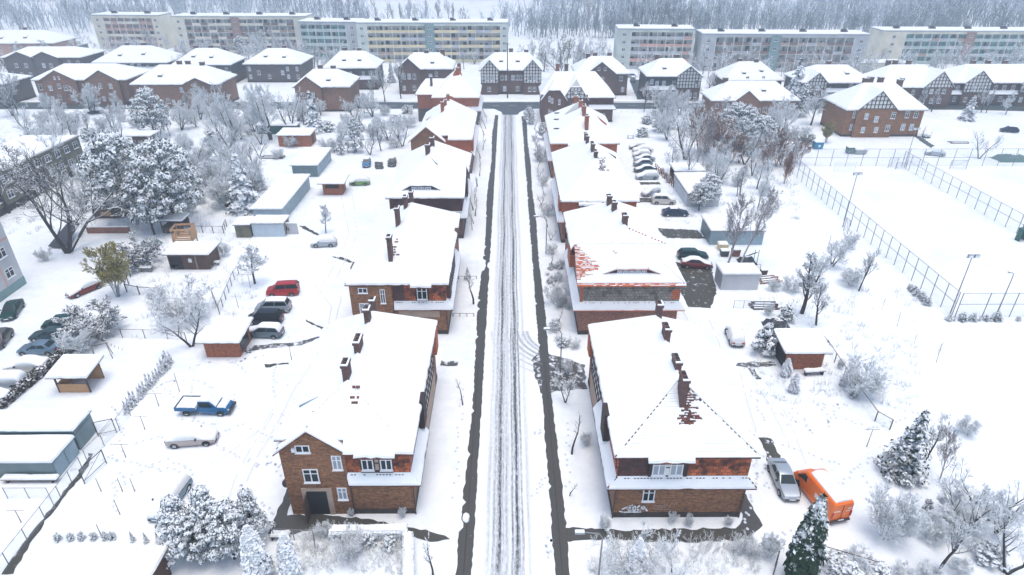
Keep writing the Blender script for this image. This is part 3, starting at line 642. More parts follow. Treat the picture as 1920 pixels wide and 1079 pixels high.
rf.plane([(-a - .5, yr, zr), (a - 1.1, yr, zr), (a - 1.1, yr + 1.2, zr - .6), (-a - .5, yr + 4.6, 6.95)], th=.2)
rf.plane([(-1.98, yr - .05, zr - .02), (1.98, yr - .05, zr - .02), A])
rf.ridge((-a - .5, yr, zr), (a - 1.1, yr, zr), p=.95, th=.06, size=.1); rf.ridge(A, (a - 1.1, yr, zr), p=.7); rf.ridge(A, B, p=.5)
g = MB(); g.prism([(-a + .1, -b, 7.2), (-a + .1, yr, zr), (-a + .1, yr + 4.2, 7.2)], (-.15, 0, 0)); g.build('gable_wall', 'tile_slate', root)
mb = MB(); r9 = random.Random(4); [mb.prism([(L(9) + i * .42, -b - .05, 7.15), (L(9) + i * .42 + .4, -b - .05, 7.15), (L(9) + i * .42 + .3 * r9.random(), -b - .05, 7.1 - r9.uniform(.1, .75))], (0, .04, 0)) for i in range(26)]; mb.build('moss_streaks', 'plinth', root)
fan_dormer(root, rf, 'S', -b + 1.0, L(14.6), 7.2, 7.75, .75, .6, win=5)
skirts(rf, a, b, [('S', -a, a, 1, 1), ('W', -b, b - 6, 1, 0)])
mb = MB(); mb.box(a - 1.0, a + .03, -b - .03, -b + .3, 5.0, 6.3); mb.build('orange_tile_patch', 'tile_orange', root)
mb = MB(); mb.box(-a - .04, -a + .3, -b - .04, -b + .25, 3.7, 7.2); mb.build('orange_tile_edge', 'tile_orange', root)
for x, y, zt, wy in ((14.6, 74.2, 12.6, 1.1), (14.0, 79.2, 12.4, .9), (13.7, 81.8, 12.3, .9)): chimney(root, L(x), y - cy, 9.2, zt, .6, wy, 'brick_stack')
mb = MB(); mb.box(-a - .5, -a + .2, 83.5 - cy, 85 - cy, 5.0, 7.3); mb.build('dormer', 'tile_brown', root); mb = MB(); mb.box(-a - .7, -a + .1, 73.5 - cy, 76.5 - cy, 5.5, 7.3); mb.build('dormer', 'tile_orange', root)
rf.build(root, 'tile_orange')
# ---- L3
root, I = house('house left of street with dark brown tiled wall and eyebrow dormer facing camera', -19.0, -7.5, 94.8, 117.0, tile='tile_brown', upper='tile_brown', brk='brick_dark', skirt='SE', hr=11.2, ra=7.5, rb=5.5, mainplanes=False)
a, b, rf, sl = I['a'], I['b'], I['rf'], I['sl']; cx, cy = -13.25, 105.9; L = lambda x: x - cx
pl, (A, B) = hip(-a, a, -b, b, 7.3, 11.2, 'y', 7.5, 5.5, .5)
pl[0] = [(pl[0][0][0], -b + 11.6, pl[0][0][2]), pl[0][1], pl[0][2], pl[0][3], (a - 2.7 / ((11.2 - 7.3) / a), -b + 6.3, 10.0)]
for i in (0, 1, 2, 3): rf.plane(pl[i])
yr, zr = -b + 6.3, 10.0
rf.plane([(L(-15), -b - .45, 7.0), (a + .5, -b - .5, 6.95), (a + .5, yr, zr), (L(-13.5), yr, zr)], th=.22)
rf.plane([(L(-13.5), yr, zr), (a + .5, yr, zr), (a + .5, yr + 5.5, 6.95), (L(-12), yr + 5.5, 6.95)])
g = MB(); g.prism([(a - .1, -b, 7.2), (a - .1, yr, zr), (a - .1, yr + 5.0, 7.2)], (.15, 0, 0)); g.build('gable_wall', 'tile_brown', root)
rf.ridge(pl[2][0], A, p=.9, lift=0.0); rf.ridge((L(-15.8), -b + .8, 7.6), (L(-15.3), yr, 9.8), p=.8); rf.ridge((L(-11.6), -b + .8, 7.6), (L(-11.9), yr, 9.9), p=.8, lift=.1)
fan_dormer(root, rf, 'S', -b + .9, L(-13.9), 6.4, 7.75, .85, .6, win=3)
skirts(rf, a, b, [('S', -a, a, 0, 1), ('E', -b, b - 6, 1, 0)])
mb = MB(); mb.box(a - .3, a + .6, 100.5 - cy, 102.2 - cy, 5.0, 7.3); mb.build('dormer', 'wood_dark', root)
for x, y, zt, wy in ((-13.6, 104.3, 12.9, 1.3), (-13.3, 108.5, 12.9, 1.2)): chimney(root, L(x), y - cy, 9.2, zt, .7, wy, 'brick_stack')
rf.build(root, 'tile_brown')
# ---- R3
root, I = house('right-hand street house with orange tile-hung wall and low white dormer windows under snowy roof', 8.4, 19.9, 93.0, 117.5, tile='tile_mix', upper='tile_orange', brk='brick_red', skirt='SE', hr=11.3, ra=8.0, rb=6)
a, b, rf, sl = I['a'], I['b'], I['rf'], I['sl']; cx, cy = 14.15, 105.25; L = lambda x: x - cx
skirts(rf, a, b, [('S', -a, a, 1, 1), ('W', -b, b - 6, 1, 0)])
mb = MB(); fbox(mb, 'S', -b, L(11), L(14.2), 4.9, 6.6, .02, .26); d = mb.build('dormer', 'timber', root)
for i in range(5): window(d, 'S', -b - .26, L(11.35) + i * .62, 5.6, .5, .9, pane=False)
rf.plane([(L(10.8), -b - .8, 6.5), (L(14.4), -b - .8, 6.5), (L(14.4), -b + .7, 7.6), (L(10.8), -b + .7, 7.6)])
mb = MB(); mb.box(-a - .5, -a + .2, -b + 1.5, -b + 3.6, 4.8, 7.3); mb.build('dormer', 'tile_orange', root)
for x, y, zt, wy in ((14.2, 101.5, 12.6, 1.4), (14.1, 105.0, 12.9, 1.8), (13.8, 110.4, 12.6, 1.0), (13.8, 113.0, 12.4, .9)): chimney(root, L(x), y - cy, 9.2, zt, .5, wy, 'brick_stack')
rf.patch(root, .9, -b + 5.0, -b + 8.0, lambda y: 7.3 + (y + b) * .5 + .335, 1.3, .8, 'tile_brown', seed=5)
mb = MB(); [mb.box(L(14.6) + rnd.uniform(-.4, .4), L(15.1) + rnd.uniform(-.2, .5), 99.0 + i * .35 - cy, 99.12 + i * .35 - cy, 10.95 + (i - 8) * .16, 11.1 + (i - 8) * .16) for i in range(9)]; mb.build('bare_tile_course', 'tile_brown', root)
mb = MB(); mb.prism([(a - 2.6, b - 5, 9.3), (a - .6, b - 6, 8.4), (a - .6, b - 6.1, 7.9)], (0, .1, 0)); mb.build('dormer_cheek', 'tile_brown', root)
rf.build(root, 'tile_mix')
# ---- L4
root, I = house('left street house with red patches and brown gable, fourth from camera', -18.9, -7.8, 127.5, 149.5, tile='tile_orange', upper='tile_orange', brk='brick_red', skirt='SE', hr=11.4, ra=4.6, rb=5.5, cuts=((-9, 1.0),))
a, b, rf, sl = I['a'], I['b'], I['rf'], I['sl']; cx, cy = -13.35, 138.5; L = lambda x: x - cx
gable(root, rf, 'S', -b - .6, L(-16.6), 3.3, 7.1, 9.8, 0, 'brick', 7.3, sl, oh=.5)
skirts(rf, a, b, [('E', -b, b, 1, 0)])
for x, y, zt, wy in ((-13.8, 133.5, 13.4, 1.3), (-13.6, 138.0, 12.8, 1.0), (-13.4, 142.5, 13.0, .9)): chimney(root, L(x), y - cy, 9.2, zt, .6, wy, 'brick_orange')
mb = MB(); mb.prism([(-a + 3.8, 0, 10.2), (-a + 1.0, -.8, 8.6), (-a + 1.0, -.9, 7.9)], (0, .15, 0)); mb.build('dormer_cheek', 'tile_orange', root)
mb = MB(); mb.box(a - .3, a + .5, -b + .4, -b + 2.6, 4.6, 7.3); mb.build('dormer', 'tile_orange', root)
rf.build(root, 'tile_orange')
# ---- R4
root, I = house('right street house with bare grey roof patch and red ridge chimney stacks', 8.6, 21.6, 124.5, 146.0, tile='tile_orange', upper='tile_orange', brk='brick_red', skirt='SE', hr=11.6, ra=6.5, rb=6.5)
a, b, rf, sl = I['a'], I['b'], I['rf'], I['sl']; cx, cy = 15.1, 135.25; L = lambda x: x - cx
skirts(rf, a, b, [('S', -a, a, 1, 1), ('W', -b, b - 3, 1, 0)])
mb = MB(); fbox(mb, 'S', -b, L(11.9), L(14.1), 4.9, 6.9, .02, .26); d = mb.build('dormer', 'timber', root); window(d, 'S', -b - .26, L(13), 5.2, 1.4, 1.4, pane=False)
rf.plane([(L(11.7), -b - .8, 6.7), (L(14.3), -b - .8, 6.7), (L(14.3), -b + .7, 7.7), (L(11.7), -b + .7, 7.7)])
P0, P1, P2 = (-2.1, 3.4, 10.55), (-.15, 2.2, 11.75), (-.1, 4.3, 11.78)
mb = MB(); zz = lambda x: 11.6 + x * sl + .42
mb.prism([(-3.2, 1.6, zz(-3.2)), (-.15, -.6, zz(-.15)), (-.15, 4.4, zz(-.15))], (0, 0, .04)); mb.build('bare_sheet_patch', 'loggia', root)
for x, y, zt, wy in ((15.6, 127.6, 12.0, 1.6), (15.3, 131.0, 13.2, 2.2), (15.1, 135.5, 13.2, 1.4), (14.6, 141, 12.9, .9)): chimney(root, L(x), y - cy, 9.2, zt, .7, wy, 'brick_orange')
mb = MB(); mb.prism([(a - 3.2, -.5, 10.2), (a - 1.0, -1.5, 8.7), (a - 1.0, -1.6, 7.9)], (0, .15, 0)); mb.build('dormer_cheek', 'tile_orange', root)
for q in ((-4.6, 1.0), (-4.2, 5.5), (-5, -5.5)):
    mb = MB(); mb.box(q[0] - .9, q[0] + .9, q[1], q[1] + .15, 11.6 + q[0] * sl + .3, 11.6 + q[0] * sl + .55); mb.build('snow_guard', 'wood_dark', root)
rf.build(root, 'tile_orange')
# ---- L5 orange brick corner house
root, I = house('orange corner house, left end of street, with curved bare tiles round its chimney', -19.5, -7.9, 166.5, 181, tile='tile_orange', upper='brick_orange', brk='brick_grey', skirt='SE', hr=12.2, ra=7.0, rb=3.5, name='corner_house')
a, b, rf, sl = I['a'], I['b'], I['rf'], I['sl']; cx, cy = -13.7, 173.75; L = lambda x: x - cx
skirts(rf, a, b, [('S', -a, a, 1, 1), ('E', -b, b, 1, 0)])
mb = MB(); mb.box(-a - 4.5, -a - .004, -b + 3.5, b, 0, 7.1); mb.build('wing_wall', 'brick_orange', root)
mb = MB(); mb.box(-a - 4.55, -a - .003, -b + 3.45, b + .03, 0, 3.5); mb.build('wing_base', 'brick_grey', root)
rf.plane([(-a - 5, -b + 3, 7.0), (-a + 3, -b + 3, 7.0), (-a + 3, 1.2, 9.9), (-a - 2.6, 1.2, 9.9)]); rf.plane([(-a - 5, b + .4, 7.0), (-a - 5, -b + 3, 7.0), (-a - 2.6, 1.2, 9.9)])
mb = MB()                                  # swept band of bare tiles below the stack, and the dormer arch
for i in range(10):
    t_ = i / 9; x = -4.2 + 4.4 * t_; z = 8.1 + 2.6 * math.sin(t_ * 1.45); y = -b + .6 + (z - 7.3) * 7.0 / 4.9
    if i: mb.prism([(px, py, pz), (x, y, z + .35), (x, y + .35, z + .75), (px, py + .35, pz + .45)], (0, -.12, .12))
    px, py, pz = x, y, z + .35
mb.build('bare_tile_band', 'tile_orange', root)
mb = MB(); mb.prism([(-1.6 + 1.5 * math.cos(t_), -b - .55, 6.4 + 1.15 * math.sin(t_)) for t_ in [math.pi * k / 9 for k in range(10)]], (0, 1.6, 0)); mb.build('dormer', 'tile_orange', root)
chimney(root, .3, -b + 6.2, 9.4, 13.4, .8, 1.2, 'brick_orange'); chimney(root, .6, .8, 11.2, 14.2, .9, 1.0, 'brick_red'); chimney(root, -a - .9, -b + 6, 8, 11.2, .6, .7, 'brick_grey')
mb = MB(); mb.prism([(-.7, -b + 4.8, 9.7), (1.3, -b + 4.8, 9.7), (1.4, -b + 6.2, 11.4), (.8, -b + 7.0, 12.1), (-.4, -b + 7.0, 12.1), (-.9, -b + 6.0, 11.3)], (0, -.3, .5)); mb.build('bare_ridge_tiles', 'tile_orange', root)
rf.build(root, 'tile_orange')
# ---- R5 half-timbered corner house
root, I = house('dark brick corner house at right end of street with half-timbered dormer gable', 8.7, 27.5, 169.5, 182, tile='tile_brown', upper='brick_dark', brk='brick_dark', skirt='', hr=11.6, ra=3.5, rb=4.5, ax='x', he=6.6, cuts=((-9.5, -3.2), (-3.15, 2.6)), name='corner_house')
a, b, rf, sl = I['a'], I['b'], I['rf'], I['sl']; cx, cy = 18.1, 175.75; L = lambda x: x - cx
gable(root, rf, 'S', -b - .9, L(11.8), 3.1, 6.2, 10.2, 0, 'brick_dark', 6.6, .9, oh=.4, half=1.9, depth=4.2)
mb = MB(); mb.box(L(14.9), L(20.6), -b - .5, -b + 3.5, 0, 6.0); mb.build('bay_wall', 'brick_dark', root)
gable(root, rf, 'S', -b - .5, L(17.4), 3.3, 5.9, 11.2, 5.8, 'brick_dark', 6.6, sl, oh=.3, half=2.2, depth=4.5)
timber_panel(root, 'S', -b - .5, L(14.3), L(20.5), 6.2, 6.3, 11.2, .07, top=8.9)
skirts(rf, a, b, [('S', L(21), a, 0, 1)], hb=3.4)
mb = MB(); fbox(mb, 'S', -b, L(20.6), a, 4.6, 6.5, .004, .04); mb.build('tile_hung_wall', 'tile_brown', root)
for u, z in ((10.6, 5.6), (11.3, 5.2), (13.2, 4.8), (10.6, 2.2), (11.3, 1.9)): window(root, 'S', -b - .96, L(u), z, .55, 1.3)
for u, z, w_ in ((17.2, 3.6, 1.2), (19.2, 3.6, .8), (16.7, 6.9, .9), (18.2, 6.9, .9), (24.9, .9, 1.2)): window(root, 'S', -b - (.5 if u < 20 else 0) - .1, L(u), z, w_, 1.4)
chimney(root, L(13), .5, 9.5, 13.8, 1.0, .8, 'brick_red'); chimney(root, L(15.5), 2.5, 9.5, 13.4, 1.0, .8, 'brick_dark')
rf.build(root, 'tile_brown')

# ---- houses of the cross street and beyond
def row_house(label, xl, xr, y, dep, he=6.6, hr=11.2, brk='brick_dark', tile='tile_brown', upper=None, gab=(), wins=(), chim=(), dorm=(), skirt=False, px=None, run=4.2, ax='x', rot=0.0, upw=()):
    if px: he, hr = HT(y - .6, px[0], px[1]) + .25, HT(y + dep / 2, px[0], px[2]) - .3; dh = None
    root, I = house(label, xl, xr, y, y + dep, he=he, hr=hr, ra=run, rb=run, ax=ax, cuts=[(g[0] - g[1], g[0] + g[1]) for g in gab if g[3] != 'n' and len(g) < 7], tile=tile, upper=upper or brk, brk=brk, skirt='S' if skirt else '', rot=rot, hb=3.2, ridges=0.12, thsnow=.28, oh=.6)
    a, b, rf, sl = I['a'], I['b'], I['rf'], I['sl']; cx = (xl + xr) / 2
    if skirt: skirts(rf, a, b, [('S', -a, a, 1, 1)], hb=3.2)
    for g in gab:                          # (u, half width, apex, style, from z)
        F = g[5] if len(g) > 5 else 'S'; c = {'S': -b, 'W': -a, 'E': a}[F]
        ze = g[6] if len(g) > 6 else he
        if px and len(g) < 7: zt_ = min(hr - .3, max(he + 1.6, g[2])); g = (g[0], g[1], zt_, *g[3:])
        gable(root, rf, F, c - (.8 if F in 'S' else 0) if F != 'E' else c, g[0], g[1], ze, g[2], 0, brk, he, sl, oh=.4, timber=(g[4] if g[3] == 't' else False), depth=max(.8, (g[2] - he) / sl + .8))
    for u, z, w_, h in wins: window(root, 'S', -b - (.9 if any(abs(u - g[0]) < g[1] and (len(g) < 6 or g[5] == 'S') for g in gab) else .02), u, z, w_, h, glass='glass' if rnd.random() < .6 else 'glass_pale')
    n_ = max(2, int((2 * a - 2) / 2.5))
    for i in range(n_):
        u = -a + 1.3 + (2 * a - 2.6) * i / (n_ - 1)
        for z in (1.2, he - 2.3):
            if any(abs(u - q[0]) < 1.4 and abs(z - q[1]) < 1.6 for q in wins) or rnd.random() < .2 or any(abs(abs(u - g[0]) - g[1]) < .7 for g in gab) or any(u0 - .6 < u < u1 + .6 for u0, u1 in dorm): continue
            window(root, 'S', -b - (.86 if any(abs(u - g[0]) < g[1] for g in gab) else .02), u, z, .9, 1.35, glass='glass' if rnd.random() < .6 else 'glass_pale', pane=False)
    for u, v, h in chim: chimney(root, u, v, hr - 2.5, hr + 1.1, 1.3, .8, 'brick_dark')
    for u0, u1 in dorm: shed_dormer(root, 'S', -b + .3, u0, u1, he - 1.6, he + .2, 2.4, 'tile_slate', nwin=max(1, int((u1 - u0) / 1.4)))
    for k in range(2):                    # small roof dormers carrying their own cap of snow
        u = (-.45 + .85 * k + rnd.uniform(-.12, .12)) * (a - 2.5); v = rnd.uniform(.22, .4) * b; zz = he + (v) * (hr - he) / b
        if any(abs(u - g[0]) < g[1] + .8 for g in gab): continue
        d_ = MB(); d_.box(u - .55, u + .55, -b + v - .1, -b + v + 1.6, zz - .1, zz + .75); dd = d_.build('roof_dormer', 'timber', root); s_ = MB(); snow_slab(s_, [(u - .7, -b + v - .2, zz + .76), (u + .7, -b + v - .2, zz + .76), (u + .7, -b + v + 2.4, zz + 1.3), (u - .7, -b + v + 2.4, zz + 1.3)], .2, step=.5); s_.build('snow_cover', 'snow', dd)
    rf.build(root, tile); return root
W2 = lambda us, z, h=1.4, w_=1.0: [(u, z, w_, h) for u in us]
row_house('dark half-timbered house facing down the street, with two gables over the junction', -8.7, 10.1, 204, 12, px=(957, 133, 99), gab=((-6.6, 2.7, 10.3, 't', 3.4), (6.6, 2.7, 10.3, 't', 3.4)), wins=W2((-7.4, -5.8, 5.8, 7.4), 4.4, 1.5) + W2((-6.8, 5.8, 7.3, -2, 2), 1.0) + W2((-2.8, -1.4, .6, 2.0, 3.2), 4.3, 1.5), chim=((-4.5, 1.5, 13.4), (0, 3, 13.3), (4.8, .5, 13.6)), upper='tile_slate')
row_house('dark house behind orange corner house, blue-grey boarded gable at its left end', -34, -17.8, 205, 12, px=(800, 131, 99), gab=((-5, 3.4, 10.6, 'b', 99),), wins=W2((-6.6, -5, -3.4), 4.6, 1.6) + W2((-3.6,), 1.2) + W2((1.5,), 4.6), chim=((0, 0, 12.8), (5, 1, 12.8)), dorm=((0, 2.5), (4, 6.5)))
row_house('dark house with red brick chimney dormers on the left side of the cross street', -58.7, -42.4, 211, 12, px=(655, 129, 96), wins=W2((-6, -3, 0, 4), 4.4, 1.2, .8) + W2((-4,), 1.2), chim=((-3, 2, 12.5), (2, 1, 13)), skirt=True, upper='tile_slate', dorm=((-5.5, -3), (1, 4)))
row_house('plain pale house with wide white pyramid roof beneath the teal block', -88.6, -70, 223, 15, px=(517, 122, 91), brk='brick_grey', upper='plaster_tan', run=6, wins=W2((-5, 3), 2.5), chim=((-3, 1, 12.0), (2, 1, 12)))
row_house('dark brick house with wide hipped white roof left of the pale house', -110.4, -92, 219, 13, px=(388, 123, 91), brk='brick_dark', run=5.5, wins=W2((-6, 4), 4.4), chim=((-4, 1, 12.4), (1, 1, 12.4)), skirt=True, upper='tile_slate')
r_ = row_house('broad house with a row of mansard windows and two eyebrow dormers on its roof', -142, -117, 228, 14, px=(253, 119, 86), brk='brick_dark', run=7.5, wins=W2((-9, -6.8, -4.4, -2, .4, 2.8), 3.9, 1.8, 1.2), chim=((-4, 1, 13.4), (2, 1, 13.4)), skirt=True, upper='tile_slate')
row_house('large brown brick house with two wide gables and orange-framed doors', -137.4, -111, 190.5, 14, px=(160, 152, 120), brk='brick_far', run=5.5, gab=((-5.8, 5.0, 10.4, 'b', 0), (6.8, 4.6, 9.9, 'b', 0)), wins=W2((-8.6, -4.2), 4.2) + W2((-6.8, -2.5, 3.5, 8.5), 1.5, 1.5) + [(-6.5, 7.3, .5, .9), (-5.2, 7.3, .5, .9)] + W2((-11.6,), 4.2, 1.6, 1.6), dorm=((-2.2, .3),))
row_house('brown brick house with snow-topped dormers behind a snow-laden tree', -106.2, -82.3, 185, 13, px=(340, 160, 122), brk='brick_far', run=5.5, gab=((6.5, 3.6, 8.6, 'b', 0),), wins=W2((-3, 1.5, 5, 8), 1.5) + W2((5, 8), 4.3), chim=((-1.5, 2, 12.8), (1, 2, 12.8), (6, 0, 12.6)), dorm=((-7, -5), (4.5, 6.5)))
row_house('brick house with tan gable left of the street near the snowy spruce', -59.5, -44.6, 181.5, 13, px=(600, 165, 130), brk='brick_far', run=4, gab=((-3.6, 3.6, 9.6, 'b', 0),), wins=W2((-5, -2.4), 4.0), chim=((-2, 2, 12.6), (2, 1, 12.6)), dorm=((1, 3),))
row_house('grey twin-gabled house on the far left edge', -172.4, -146, 228, 14, px=(85, 110, 88), brk='brick_grey', run=5, gab=((-7, 4.4, 11.0, 'b', 0), (1.5, 4.4, 10.8, 'b', 0)), wins=W2((-8.8, -5.5, .5, 3), 4.2) + W2((-8, -5), 1.2))
row_house('pinkish house cut by the left edge below the wood', -202, -172.0, 255, 14, px=(20, 83, 57), brk='beton_pink', run=6, wins=W2((2, 6, 10), 3.8, 1.5), chim=((0, 2, 12.6),))
row_house('low dark-walled house at the far left below the grey twin gables', -165, -146, 190, 11, px=(25, 160, 136), brk='brick_grey', run=4, wins=W2((0, 4), 1.5), dorm=((-2, 1),))
row_house('brick house with plain brown triangular gable right of the half-timbered corner house', 20.9, 36.6, 202, 13, px=(1120, 140, 106), run=4.4, gab=((-.5, 4.4, 10.9, 'b', 0),), wins=[(-1.3, 7.6, .8, .9), (.6, 7.6, .8, .9)] + W2((5.8,), 4.4), chim=((-4, 0, 12.3), (-1.5, 2, 12.8), (3, 2, 12.8)), skirt=False)
row_house('dark half-timbered house right of the side road, with steep gable at its right', 41.2, 57.0, 194.5, 13, px=(1262, 145, 110), run=4.5, gab=((4.2, 3.6, 10.0, 't', 3.8),), wins=W2((-5, -3, 0), 4.4, 1.4) + W2((-4, 3.4, 5), 1.2), chim=((-4, 2, 12.6), (2, 2, 12.6)), skirt=True, upper='tile_slate')
row_house('white hip-roofed house between garden trees on the far right row', 68, 86, 206, 12, px=(1410, 152, 116), run=5.5, wins=W2((-2, 3), 3.6), chim=((-3, 1, 11.8), (2, 0, 11.8)), dorm=((0, 3),))
row_house('half-timbered house with broad white hip behind the large red brick house', 86, 106.5, 191, 13, px=(1555, 157, 122), run=5.5, gab=((-6.5, 3, 8.8, 't', 4.4),), wins=W2((-7.5, -5.5, 4, 6), 4.2), chim=((0, 2, 12.2),), skirt=True, upper='tile_slate')
row_house('low snow-roofed brick house among the trees right of centre', 55, 78, 174, 10, px=(1360, 190, 153), brk='brick_far', run=5, gab=((-2.5, 3, 7.2, 'b', 0),), wins=W2((3,), 1.5), chim=((-7, 1, 9.4),), dorm=((4.5, 6),))
row_house('large red brick house by the sports court with half-timbered triangular gable', 82.0, 100.8, 155.0, 12, px=(1645, 207, 156), brk='brick', run=5.5, gab=((-2.6, 4.6, 11.2, 't', 6.9),), wins=W2((-7.3, 1.6), 4.6, 1.6) + W2((5.5, 7.6), 4.6, 1.6) + W2((-7.3, 1.0), 1.6, 1.5) + W2((5.3, 7.4), 1.6, 1.5) + W2((-2.3,), 3.8, 1.4), chim=((-2.5, 2, 13.6), (-.5, 3.5, 13.4), (5, 0, 14.0), (1.8, 3, 13.2)))
row_house('dark half-timbered house behind the red brick house, its big gable facing right', 105.5, 126.5, 186, 13, px=(1710, 165, 122), run=5.5, gab=((6.4, 4.2, 11.6, 't', 5.6),), wins=W2((4.6, 6.4, 8.2), 4.0, 1.3) + W2((5.4, 7.6), 1.3), chim=((-4, 3, 13.2), (-2, 3, 13.2), (2, 3, 13.2)))
row_house('long timber-framed house at the right edge with three flat chimneys', 128.5, 158, 188, 13, px=(1850, 157, 121), run=6, gab=((-8.4, 3.8, 10.6, 't', 3.8), (8.0, 3.8, 10.6, 't', 3.8)), wins=W2((-9.6, -7.4, -2.5, 0, 2.6, 7, 9), 4.4, 1.4) + W2((-3, 0), 1.2), chim=((-5.5, 2, 13.4), (-1, 2, 13.4), (4, 2, 13.6)), skirt=True, upper='tile_brown')

RB = [dict(x0=x0, x1=x1, y0=y0) for x0, x1, y0 in ((-9, 10.5, 204), (-35, -17, 205), (-59, -42, 211), (-89, -69, 223), (-111, -91, 219), (-142, -116, 228), (-138, -110, 190), (-107, -82, 185), (-60, -44, 181), (-173, -145, 228), (-203, -171, 255), (-166, -145, 190), (20, 37, 202), (41, 58, 194), (67, 87, 206), (85, 107, 191), (105, 128, 186), (127, 159, 188), (54, 79, 174), (-183, -148, 292), (-142, -83, 280), (-84, -57, 262), (-60, 1, 257), (38, 70, 242), (68, 131, 238), (141, 213, 253), (-400, 400, 179))]
# ---- slab blocks of flats
WB = {}
def block(label, X0, X1, Y, h, wall, logg, bal, nfl=5, dep=11, rot=0.0, stair=(), z0=0.6, ends=(3, 3), balx=None):
    root = thing('apartment_block', label, 'apartment block', ((X0 + X1) / 2, Y + dep / 2, 0), rot); a = (X1 - X0) / 2; b = dep / 2
    mb = MB(); mb.box(-a, a, -b + 1.3, b, 0, h); mb.box(-a, -a + ends[0], -b, -b + 1.298, 0, h); mb.box(a - ends[1], a, -b, -b + 1.298, 0, h)
    mb.box(-a + ends[0] + .002, a - ends[1] - .002, -b, -b + 1.297, h - .9, h); mb.build('wall', wall, root)
    mb = MB(); mb.box(-a + ends[0] + .002, a - ends[1] - .002, -b + 1.2, -b + 1.296, 0, h - .9); mb.build('recessed_wall', logg, root)
    fh = (h - .9) / nfl; xs0, xs1 = -a + ends[0], a - ends[1]; nb = max(2, int(round((xs1 - xs0) / 3.3))); bw = (xs1 - xs0) / nb
    mb = MB()
    for i in range(nb + 1): x = xs0 + i * bw; mb.box(x - .1, x + .1, -b - .03, -b + 1.19, 0, h - .905)
    for k in range(nfl): mb.box(xs0 + .1, xs1 - .1, -b + .02, -b + 1.18, fh * k + .1, fh * k + .25)
    mb.build('loggia_frame', 'plaster', root)
    st = [int(s_ * nb) for s_ in stair]
    for k in range(nfl):
        mb = MB()
        for i in range(nb):
            if i not in st: mb.box(xs0 + i * bw + .11, xs0 + (i + 1) * bw - .11, -b - .01, -b + .06, fh * k + .26, fh * k + 1.2, rnd.choice((0, 0, 0, 1, 2)))
        mb.build('balustrade', [bal if balx is None or k % 2 else balx, balx or 'beton_grey', 'plaster_tan' if k % 2 else bal], root)
    for i in st:
        mb = MB(); mb.box(xs0 + i * bw - .15, xs0 + (i + 1) * bw + .15, -b - .25, -b + 1.1, 0, h - .2); mb.build('stair_tower', 'stair_brown' if 'pink' in logg or 'cream' in wall else 'stair_teal', root)
        for k in range(nfl): window(root, 'S', -b - .25, xs0 + (i + .5) * bw, fh * k + 1.6, 1.3, .9, pane=False)
    n = 0
    for k in range(nfl):
        for i in range(nb):
            if i in st: continue
            x = xs0 + (i + .3 + .35 * (i % 2)) * bw
            if n < 90: window(root, 'S', -b + 1.2, x, fh * k + .3 + (0 if rnd.random() < .55 else .9), .9 if rnd.random() < .6 else 1.5, 1.4 if rnd.random() < .55 else 1.9, pane=False, glass='glass' if rnd.random() < .75 else 'glass_pale', frame='metal_grey', mull=0); n += 1
        for s_ in (-1, 1):
            e = ends[0] if s_ < 0 else ends[1]
            if e > 1.5: window(root, 'S', -b, s_ * (a - e / 2), fh * k + 1.2, 1.3, 1.1, pane=False, glass='glass')
    mb = MB(); mb.box(-a - .1, a + .1, -b - .1, b + .1, h, h + .25); r = mb.build('roof', 'metal_grey', root)
    s = MB(); snow_slab(s, [(-a, -b, h + .25), (a, -b, h + .25), (a, b, h + .25), (-a, b, h + .25)], .25, step=2); s.build('snow_cover', 'snow', r)
    for i in range(max(2, int((X1 - X0) / 12))):
        x = -a + (i + .5) * (X1 - X0) / max(2, int((X1 - X0) / 12)); mb = MB(); mb.box(x - .8, x + .8, -1, .2, h + .3, h + 1.5); mb.box(x + .8, x + 1.5, -.8, 0, h + .3, h + 1.0); mb.build('vent_stack', 'metal_dark', root)
    return root
block('cream and brick-red block of flats standing apart at upper left', -180.5, -150.5, 297, 13.6, 'beton_cream', 'loggia_pink', 'beton_pink', 5, ends=(5, 3), rot=R(-4), balx='beton_cream')
block('cream block of flats with brown stair strip behind bare trees, upper left', -140.5, -84.5, 286, 14.2, 'beton_cream', 'loggia', 'bal_brown', 5, stair=(.45,), balx='beton_cream', ends=(5, 5), rot=R(-1))
block('block of flats with teal loggias and plain grey end wall', -82.5, -58.5, 268, 14.0, 'beton_grey', 'loggia_teal', 'bal_mint', 5, ends=(.6, 5), rot=R(-5))
block('long cream block of flats with yellow balconies left of the centre', -58.6, -.2, 262, 14.3, 'beton_green', 'loggia', 'bal_yellow', 5, stair=(.46,), ends=(4, 3))
block('grey-green block of flats with pink balcony strips right of the centre', 40.1, 68.0, 247, 13.8, 'beton_green', 'loggia', 'bal_pink', 5, ends=(5, .6), balx='beton_grey', rot=R(-3))
block('grey block of flats with dark brown balcony rails on the right', 69.8, 129, 242, 12.6, 'beton_grey', 'loggia', 'bal_brown', 4, stair=(.42,), ends=(5, 5), rot=R(-2))
block('cream-topped block of flats with mint loggias at the far right', 143, 211, 257, 11.8, 'beton_cream', 'loggia_teal', 'bal_mint', 4, stair=(.47,), ends=(9, 4), rot=R(-2))
